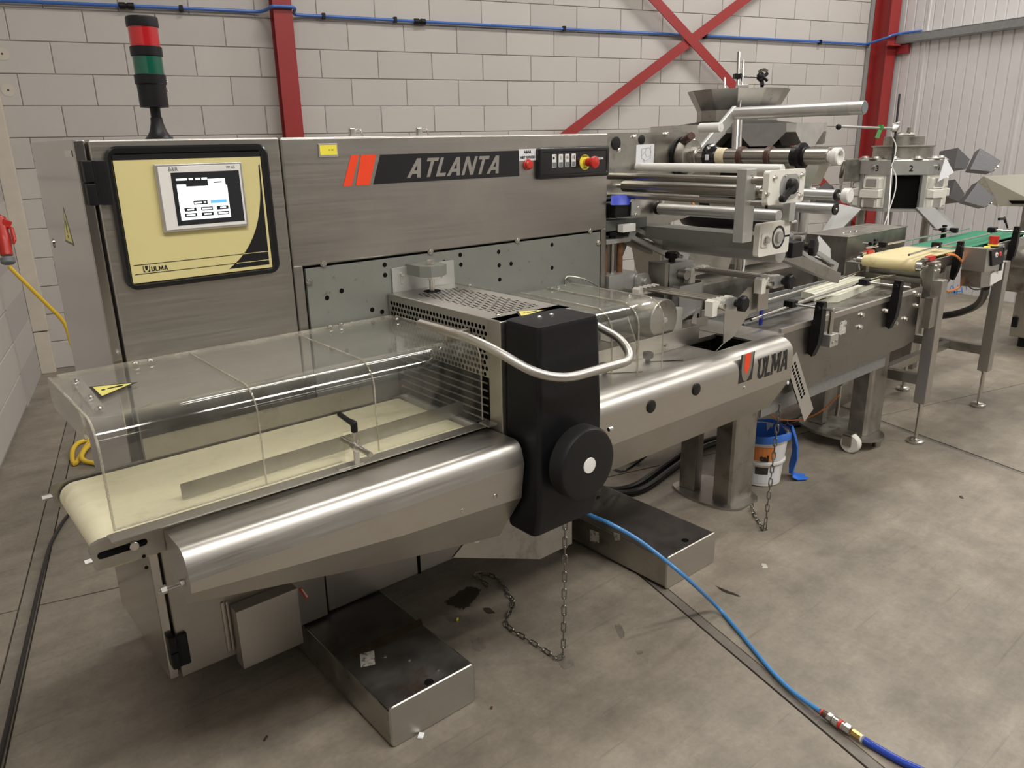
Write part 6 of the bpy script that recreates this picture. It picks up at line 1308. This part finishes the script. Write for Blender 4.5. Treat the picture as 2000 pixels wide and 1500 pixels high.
for k in range(8):
    R = L2 @ Matrix.Rotation(math.radians(45 * k + 22.5), 4, 'Z') @ T(0, -0.283, 0)
    b = MB(); b.box(-0.018, 0.018, -0.014, 0.014, 1.108, 1.342, 0.003); lp(w2, 'corner_post', 'alu_cast', b, R)
for k in (-3, -2, -1, 1, 2, 3):
    R = L2 @ Matrix.Rotation(math.radians(45 * k), 4, 'Z') @ T(0, -0.272, 0)
    b = MB(); b.box(-0.088, 0.088, 0, 0.02, 1.112, 1.340, 0.002); lp(w2, 'facet_panel', 'offwhite', b, R)
    b = MB(); b.loft([[(x, -0.002, z) for x, z in rr(0, 1.285, 0.14, 0.088, 0.012)], [(x, -0.040, z) for x, z in rr(0, 1.285, 0.125, 0.072, 0.012)]]); b.loft([[(x, -0.002, z) for x, z in rr(0, 1.215, 0.158, 0.066, 0.008)], [(x, -0.055, z) for x, z in rr(0, 1.212, 0.150, 0.054, 0.008)]]); b.loft([[(x, -0.002, z) for x, z in rr(0, 1.148, 0.14, 0.074, 0.010)], [(x, -0.040, z) for x, z in rr(0, 1.148, 0.126, 0.064, 0.010)]]); mo = lp(w2, 'drive_module', 'offwhite', b, R)
    b = MB(); b.box(-0.042, 0.042, -0.044, -0.038, 1.258, 1.315, 0.003); lp(mo, 'cover_plate', 'alu', b, R)
    b = MB(); b.box(-0.042, 0.042, -0.044, -0.038, 1.118, 1.172, 0.003); lp(mo, 'cover_plate', 'alu', b, R)
for k, s in ((-1, '3'), (0, '2'), (1, '1')):
    R = L2 @ Matrix.Rotation(math.radians(45 * k), 4, 'Z')
    me = text_mesh(s, 0.055, T(*(-ORG[rg.name])) @ R @ T(0.015, -0.2856, 1.385) @ FRONT, M['print'], 'number', 0.001)
    link('number', me, rg)
    if k:
        b = MB(); b.cyl((-0.02, -0.284, 1.40), (-0.02, -0.30, 1.40), 0.012, 8); b.cyl((-0.02, -0.294, 1.375), (-0.02, -0.294, 1.415), 0.006, 8); lp(rg, 'clip', 'bolt', b, R)
for a in (-80, -52, -22, 12, 42, 62):
    R = L2 @ Matrix.Rotation(math.radians(a), 4, 'Z') @ T(0, -0.255, 1.446)
    b = MB(); b.lathe((0, 0, 0), (0, 0, 1), [(0.042, 0), (0.045, 0.006), (0.03, 0.012), (0.026, 0.022), (0.0001, 0.023)], 18); lp(w2, 'feeder_mount', 'steel_worn', b, R)
b = MB(); b.lathe((0, 0, 0), (0, 0, 1), [(0.198, 1.44), (0.198, 1.524), (0.212, 1.530), (0.212, 1.537), (0.135, 1.540), (0.135, 1.600), (0.12, 1.602), (0.0001, 1.60)], 36); lp(w2, 'top_drum', 'steel_worn', b, L2)
b = MB(); b.sphere((0.0, 0, 1.61), 0.045, 10, 6, (1.6, 1, 0.5)); b.cyl((0.02, -0.02, 1.61), (0.02, -0.02, 1.66), 0.014, 10); lp(w2, 'cable_gland', 'steel_worn', b, L2)
def pan(R, s=1.0):
    R = R @ Matrix.Scale(0.85, 4); b = MB(); b.loft([[(-0.085, -0.11, 0.07), (0.085, -0.11, 0.07), (0.085, 0.08, 0.085), (-0.085, 0.08, 0.085)], [(-0.085, -0.10, -0.03), (0.085, -0.10, -0.03), (0.085, 0.05, -0.09), (-0.085, 0.05, -0.09)]]); h = lp(w2, 'weigh_hopper', 'hopper_mesh', b, R, smooth=10)
    b = MB(); b.box(-0.05, 0.05, -0.118, -0.105, -0.012, 0.008, 0.002); b.cyl((-0.05, -0.112, 0.03), (-0.05, -0.124, 0.03), 0.010, 8); b.cyl((0.05, -0.112, 0.03), (0.05, -0.124, 0.03), 0.010, 8); lp(h, 'hopper_latch', 'bolt', b, R)
for k in (-2, 2, 3):
    for z, tl in ((1.405, 28), (1.175, 38)):
        R = L2 @ Matrix.Rotation(math.radians(45 * k - (8 if k > 0 else -8)), 4, 'Z') @ T(0, -0.50, z) @ Matrix.Rotation(math.radians(tl), 4, 'X') @ Matrix.Rotation(math.radians(12), 4, 'Y')
        if k == -2 and z > 1.3: continue
        pan(R)
b = MB(); R = L2 @ Matrix.Rotation(math.radians(-80), 4, 'Z') @ T(0, -0.36, 1.35)
b.box(-0.03, 0.03, -0.05, 0.1, -0.06, 0.10, 0.003); b.cyl((0.0, -0.06, -0.03), (0.05, -0.06, 0.09), 0.012, 10); b.prism([(-0.05, -0.055, -0.02), (0.07, -0.055, 0.02), (0.02, -0.055, -0.14)], (0, 0.006, 0)); lp(w2, 'hopper_lever', 'steel_worn', b, R)
b = MB(); b.prism([(5.8564, 2.2837, 1.4618), (5.8768, 2.2231, 1.3562), (5.7798, 2.28, 1.2976)], (0.004, 0.004, 0)); part(w2, 'paper_sheet', 'paper', b)
pole(w2, (5.6497, 2.5594, 1.8768), (5.4943, 2.4776, 1.3634), 0.007, 'black'); pole(w2, (5.5002, 2.4837, 1.3902), (5.371, 2.3991, 0.9231), 0.009, 'alu')
b = MB(); b.tube(spline([(5.5996, 2.5132, 1.6963), (5.5597, 2.5372, 1.6738), (5.5393, 2.531, 1.6173), (5.5466, 2.4931, 1.54), (5.5162, 2.4815, 1.4503), (5.496, 2.4806, 1.4072), (5.5028, 2.4472, 1.34), (5.4755, 2.4288, 1.2401), (5.4116, 2.4275, 1.1076), (5.372, 2.4265, 1.0247)], 5), 0.0038, 6); part(w2, 'white_lead', 'white', b)
pole(w2, (4.9281, 2.5994, 1.6708), (5.5767, 2.5284, 1.6536), 0.008, 'alu_cast', 'link_rod')
b = MB(); b.sphere((4.9324, 2.5944, 1.6675), 0.018, 10, 8); part(w2, 'rod_end', 'black', b)
b = MB(); b.obox((5.4089, 2.5489, 1.6614), (0.03, 0.03, 0.03), bev=0.004); b.prism([(5.3858, 2.5506, 1.6518), (5.4082, 2.5343, 1.6578), (5.3755, 2.5348, 1.5927), (5.3552, 2.5533, 1.5965)], (0.004, 0.004, 0)); part(w2, 'green_tape', 'green', b)
b = MB(); b.obox((5.5668, 2.5244, 1.6569), (0.05, 0.05, 0.05), (0.3, 0.2, 0.5), 0.01); part(w2, 'rod_clamp', 'bolt', b)
def slab(parent, name, material, pts, th):
    P_ = [Vector(p) for p in pts]; n = (P_[1] - P_[0]).cross(P_[2] - P_[0]).normalized()
    b = MB(); b.prism(P_, n * th); return part(parent, name, material, b, smooth=20)
slab(w2, 'chute', 'flash', [(5.6798, 2.3617, 1.1272), (5.7698, 2.2856, 1.125), (5.8083, 2.1258, 0.9815), (5.7037, 2.2157, 0.9875)], 0.02)
slab(w2, 'chute', 'flash', [(5.7698, 2.2856, 1.125), (5.9491, 2.3362, 1.1142), (5.9908, 2.1735, 0.97), (5.8083, 2.1258, 0.9815)], 0.004)
slab(w2, 'chute', 'flash', [(5.2296, 2.6856, 1.1654), (5.3356, 2.5819, 1.1289), (4.69, 2.4918, 0.9274), (4.6505, 2.5356, 0.9535)], 0.03)
slab(w2, 'chute', 'flash', [(4.69, 2.4918, 0.9274), (4.6306, 2.5525, 0.954), (4.4778, 2.532, 0.926), (4.5458, 2.4643, 0.8998)], 0.03)
for dx, dy in ((-0.24, -0.05), (0.24, 0.1), (0.0, 0.24)):
    b = MB(); b.cyl((dx, dy, 0), (dx, dy, 1.10), 0.03, 14); lp(w2, 'post', 'steel_worn', b, L2)

# ------------------------------------------------------------------ machine at the right edge
rm = thing('sorting_machine', 'stainless machine with smoky acrylic hopper at the right edge of the hall', 'machine', (6.95, 1.9, 0.0))
b = MB(); b.lathe((6.70, 1.2, 0.70), (0, 1, 0), [(0.0001, 0), (0.13, 0.0), (0.13, 0.86), (0.0001, 0.86)], 28); part(rm, 'top_drum', 'steel_worn', b)
b = MB(); b.prism(onY([(6.60, 0.46), (6.58, 0.66), (6.70, 0.80), (7.30, 0.80), (7.30, 0.46)], 1.25), (0, 0.78, 0)); part(rm, 'hopper_body', 'steel_worn', b)
b = MB(); b.box(6.78, 7.30, 1.30, 1.98, 0.08, 0.47, 0.004); part(rm, 'cabinet', 'steel', b)
b = MB(); b.box(6.765, 6.782, 1.33, 1.94, 0.09, 0.46, 0.003); dr_ = part(rm, 'door', 'steel', b)
b = MB(); b.box(6.75, 6.772, 1.93, 1.97, 0.16, 0.24, 0.004); part(dr_, 'hinge', 'black', b)
for x, y in ((6.84, 1.4), (6.84, 1.9), (7.2, 1.4), (7.2, 1.9)):
    b = MB(); b.cyl((x, y, 0), (x, y, 0.09), 0.03, 12); part(rm, 'foot', 'black', b)
slab(rm, 'acrylic_hopper', 'acrylic_frost', [(6.8243, 2.3605, 1.2902), (6.9533, 1.9893, 1.3147), (6.9, 1.9334, 1.0711), (6.8706, 2.2295, 1.0665)], 0.012)
slab(rm, 'acrylic_hopper', 'clear_edge', [(6.8243, 2.3605, 1.2902), (6.8706, 2.2295, 1.0665), (7.1995, 2.35, 1.0311), (7.0228, 2.5479, 1.1523)], 0.010)
slab(rm, 'slot_strip', 'grey_dark', [(6.8519, 2.309, 1.2708), (6.8788, 2.2909, 1.2816), (6.9165, 2.1757, 1.1283), (6.8827, 2.1979, 1.1139)], -0.008)
slab(rm, 'yellow_mark', 'yellow', [(6.8688, 2.2346, 1.241), (6.8963, 2.1828, 1.2372), (6.9112, 2.1441, 1.2069), (6.8704, 2.1843, 1.1885)], -0.006)
slab(rm, 'outlet_slot', 'black_flat', [(6.8531, 2.1661, 1.1093), (6.8858, 1.9369, 1.1171), (6.881, 1.9318, 1.095), (6.8663, 2.1456, 1.0862)], -0.006)
b = MB(); b.box(6.98, 7.03, 2.05, 2.10, 0.78, 1.10, 0.003); b.box(6.95, 7.3, 2.03, 2.08, 0.75, 0.80, 0.003); b.box(7.0, 7.05, 1.98, 2.06, 0.5, 0.78); part(rm, 'hopper_post', 'steel_worn', b)

# ------------------------------------------------------------------ bucket, hoses, cables and litter on the floor
bx_, by_ = 3.165, 1.885
bu = thing('bucket', 'two nested white buckets with blue bin bag behind the table leg', 'bucket', (bx_, by_, 0))
def bl(name, material, prof, cap=True, n=28):
    b = MB(); b.lathe((bx_, by_, 0), (0, 0, 1), prof, n, cap); return part(bu, name, material, b)
bl('lower_bucket', 'white', [(0.0001, 0.0), (0.088, 0.0), (0.095, 0.006), (0.103, 0.118), (0.112, 0.120), (0.112, 0.130), (0.103, 0.132)])
bl('upper_bucket', 'white', [(0.104, 0.118), (0.114, 0.228), (0.119, 0.230), (0.119, 0.238), (0.115, 0.242), (0.115, 0.250), (0.120, 0.252), (0.120, 0.262), (0.110, 0.262), (0.105, 0.16), (0.0001, 0.155)], False)
cd = Vector((-bx_, -by_, 0)).normalized(); ca = math.atan2(cd.y, cd.x)
def wrap(name, material, a0, a1, r0, r1, z0, z1):
    b = MB(); n = 8; A = [(bx_ + r0 * math.cos(ca + a0 + (a1 - a0) * i / n), by_ + r0 * math.sin(ca + a0 + (a1 - a0) * i / n), z0) for i in range(n + 1)]; B = [(bx_ + r1 * math.cos(ca + a0 + (a1 - a0) * i / n), by_ + r1 * math.sin(ca + a0 + (a1 - a0) * i / n), z1) for i in range(n + 1)]
    for i in range(n): b.bm.faces.new([b.bm.verts.new(p) for p in (A[i], A[i + 1], B[i + 1], B[i])])
    return part(bu, name, material, b)
wrap('orange_label', 'orange_cable', -0.75, 0.55, 0.1080, 0.1140, 0.140, 0.212); wrap('white_label', 'paper', 0.55, 0.95, 0.1082, 0.1142, 0.140, 0.212); wrap('lower_label', 'paper', -0.7, 0.95, 0.0975, 0.1025, 0.02, 0.105); wrap('dark_picture', 'grime', -0.25, 0.35, 0.1008, 0.1035, 0.068, 0.106)
ta = ca + 0.12
me = text_mesh('tal', 0.042, Matrix.Translation(Vector((bx_ + 0.1115 * math.cos(ta), by_ + 0.1115 * math.sin(ta), 0.155)) - ORG[bu.name]) @ Matrix.Rotation(ta + PI / 2, 4, 'Z') @ FRONT, M['print'], 'lettering', 0.002, 0.001); link('lettering', me, bu)
b = MB()
rings = []
for r, z in ((0.100, 0.16), (0.108, 0.255), (0.122, 0.272), (0.127, 0.262), (0.126, 0.235)):
    rings.append([(bx_ + r * (1 + 0.03 * math.sin(5 * a)) * math.cos(a), by_ + r * (1 + 0.03 * math.sin(5 * a)) * math.sin(a), z + 0.006 * math.sin(3 * a + 1)) for a in [2 * PI * i / 32 for i in range(32)]])
b.ringloft(rings, False); bg = part(bu, 'bin_bag', 'bag', b)
b = MB(); sd = Vector((0.763, -0.646, 0)).normalized(); c0 = Vector((bx_, by_, 0)) + sd * 0.118
tail = []
for d_, z, w in ((0.0, 0.285, 0.05), (0.014, 0.25, 0.055), (0.034, 0.19, 0.05), (0.040, 0.12, 0.05), (0.028, 0.06, 0.045), (0.030, 0.025, 0.04), (0.06, 0.010, 0.04), (0.105, 0.008, 0.03)):
    p = c0 + sd * d_; q = Vector((-sd.y, sd.x, 0))
    tail.append([(p + q * w * s_ + sd * e).to_tuple()[:2] + (z + 0.002 * (e * 100),) for s_, e in ((-1, -0.004), (-0.4, 0.010), (0.3, -0.002), (1, 0.008), (1, 0.012), (0.3, 0.002), (-0.4, 0.015), (-1, 0.0))])
b.loft(tail); part(bg, 'bag_tail', 'bag', b)
b = MB(); b.tube(spline([(1.60, 1.75, 0.52), (1.703, 1.66, 0.407), (1.716, 1.56, 0.399), (1.778, 1.5, 0.347), (1.815, 1.43, 0.299), (1.867, 1.34, 0.223), (2.057, 1.35, 0.03), (2.023, 1.241, 0.008), (1.923, 1.05, 0.008), (1.883, 0.947, 0.008), (1.861, 0.851, 0.014)], 10), 0.0068, 10)
ah = solo('air_hose', 'air', b, 'light blue air hose running from the machine to the brass coupling', 'hose', (2.033, 1.247, 0.0), 'blue air hoses')
A, B = Vector((1.859, 0.848, 0.015)), Vector((1.845, 0.716, 0.015)); d = (B - A).normalized(); L_ = (B - A).length
qc = thing('hose_coupling', 'brass and steel quick coupling joining two blue hoses on the floor', 'coupling', (A + B) / 2 * Vector((1, 1, 0)) if False else ((A.x + B.x) / 2, (A.y + B.y) / 2, 0))
def cseg(name, material, t0, t1, r, n=14):
    b = MB(); b.cyl(A + d * L_ * t0, A + d * L_ * t1, r, n, bev=0.0012); return part(qc, name, material, b)
cseg('orange_ring', 'orange', 0.02, 0.06, 0.0095); cseg('hose_tail', 'brown', 0.05, 0.2, 0.010); cseg('hex_nut', 'bolt', 0.18, 0.30, 0.0125, 6); cseg('sleeve', 'chrome', 0.32, 0.46, 0.0135); cseg('red_ring', 'red', 0.46, 0.52, 0.014); cseg('body', 'chrome', 0.52, 0.74, 0.0125); cseg('hex_nut', 'bolt', 0.58, 0.72, 0.0145, 6); cseg('brass_nut', 'brass', 0.76, 0.98, 0.0105, 6); cseg('collar', 'white', 0.97, 1.0, 0.011)
b = MB(); b.tube(spline([A + d * L_ * 1.03, (1.847, 0.679, 0.011), (1.848, 0.61, 0.011), (1.857, 0.542, 0.011), (1.856, 0.378, 0.011), (1.818, 0.207, 0.011)], 8), 0.0105, 12)
solo('air_hose', 'air_dark', b, 'dark blue air hose leaving the coupling toward the lower right', 'hose', (1.861, 0.615, 0.0), 'blue air hoses')
b = MB()
for dz, dd_ in ((0.016, 0.0), (0.016, 0.05)):
    b.tube(spline([(2.42, 2.50 + dd_, dz), (2.46, 2.30 + dd_, dz), (2.60, 2.18 + dd_, dz), (2.95, 2.24 + dd_, dz), (3.3, 2.30 + dd_, dz), (3.7, 2.22 + dd_, dz), (4.0, 2.14 + dd_, dz), (4.16, 2.17 + dd_, dz)], 8), 0.016, 10)
solo('cable_bundle', 'cable', b, 'pair of thick black cables lying on the floor under the conveyors', 'cable', (3.0, 2.25, 0))
b = MB(); b.tube(spline([(3.305, 1.954, 0.3), (3.503, 2.008, 0.2), (3.691, 1.996, 0.15), (3.752, 1.916, 0.2), (3.827, 1.852, 0.3)], 8), 0.004, 6)
solo('orange_lead', 'orange_cable', b, 'thin orange cable hanging under the infeed conveyor', 'cable', (3.691, 1.996, 0.15))
b = MB(); b.tube(spline([(2.22, 2.01, 0.3), (2.363, 2.079, 0.22), (2.407, 2.045, 0.25), (2.394, 1.972, 0.32)], 6), 0.006, 8)
solo('loose_cable', 'cable', b, 'short black cable looping below the forming table beside the hand wheel', 'cable', (2.363, 2.079, 0.22))
def blob(name, material, u, pts, th=0.0007):
    P_ = spline([Vector(p) for p in pts] + [Vector(pts[0])], 6)[:-1]; c = sum(P_, Vector()) / len(P_); out = []
    for p in P_: out.append(c + (p - c) * random.uniform(0.80, 1.10))
    for o_ in out: o_.z = 0.0
    b = MB(); b.prism(out, (0, 0, th)); part(fl, name, material, b)
blob('oil_stain', 'oil', 0, [(1.373, 2.062, 0.0), (1.447, 2.077, 0.0), (1.52, 2.087, -0.0), (1.528, 2.033, 0.0), (1.452, 1.982, 0.0), (1.401, 1.976, 0.0), (1.383, 2.014, 0.0)])
blob('oil_stain', 'oil', 0, [(1.458, 1.934, 0.0), (1.478, 1.924, 0.0), (1.472, 1.883, 0.0), (1.448, 1.895, 0.0)])
blob('oil_stain', 'oil_light', 0, [(1.459, 1.538, 0.0), (1.492, 1.519, 0.0), (1.487, 1.486, 0.0), (1.449, 1.489, 0.0), (1.445, 1.513, 0.0)])
blob('oil_stain', 'oil_light', 0, [(1.327, 2.0, 0.0), (1.377, 1.976, 0.0), (1.356, 1.932, 0.0), (1.318, 1.941, 0.0)])
blob('oil_stain', 'oil_light', 0, [(1.738, 1.546, 0.0), (1.756, 1.534, 0.0), (1.721, 1.479, 0.0), (1.701, 1.489, 0.0)])
blob('oil_stain', 'oil_light', 0, [(1.312, 1.814, 0.0), (1.348, 1.797, 0.0), (1.318, 1.742, 0.0), (1.285, 1.756, 0.0)])
blob('scuff_mark', 'oil', 0, [(2.207, 1.459, 0.0), (2.21, 1.429, 0.0), (2.217, 1.367, 0.0), (2.206, 1.364, 0.0), (2.192, 1.422, 0.0)])
blob('oil_stain', 'oil_light', 0, [(1.684, 1.401, 0.0), (1.7, 1.39, 0.0), (1.691, 1.378, 0.0), (1.676, 1.387, 0.0)])
for name, m_, p, sz, lab, cat in (('wire_connector', 'yellow', (1.344, 1.936, 0.004), (0.016, 0.007, 0.008), 'tiny yellow wire connector on the floor beside the dark oil stain', 'connector'),
    ('paper_scrap', 'paper', (0.934, 1.554, 0.003), (0.022, 0.016, 0.006), 'crumpled white paper scrap on the floor beside the left box foot', 'scrap'),
    ('floor_chip', 'brown', (1.157, 1.509, 0.003), (0.010, 0.006, 0.005), 'small brown chip on the open floor right of the left box foot', 'chip'),
    ('floor_chip', 'grime', (0.594, 1.842, 0.002), (0.020, 0.006, 0.004), 'dark shred lying on the floor left of the left box foot', 'chip'),
    ('paper_scrap', 'label_worn', (2.467, 1.416, 0.001), (0.034, 0.022, 0.001), 'dirty grey scrap of paper on the floor right of the second box foot', 'scrap'),
    ('floor_chip', 'grime', (3.669, 1.144, 0.002), (0.022, 0.012, 0.004), 'dark chip lying on the open floor at the right', 'chip')):
    b = MB(); b.box(-sz[0] / 2, sz[0] / 2, -sz[1] / 2, sz[1] / 2, 0, sz[2], min(sz) * 0.2, 1, T(p[0], p[1], 0) @ Matrix.Rotation(0.7, 4, 'Z'))
    solo(name, m_, b, lab, cat, (p[0], p[1], 0), {'chip': 'dark chips on the floor', 'scrap': 'paper scraps on the floor'}.get(cat))
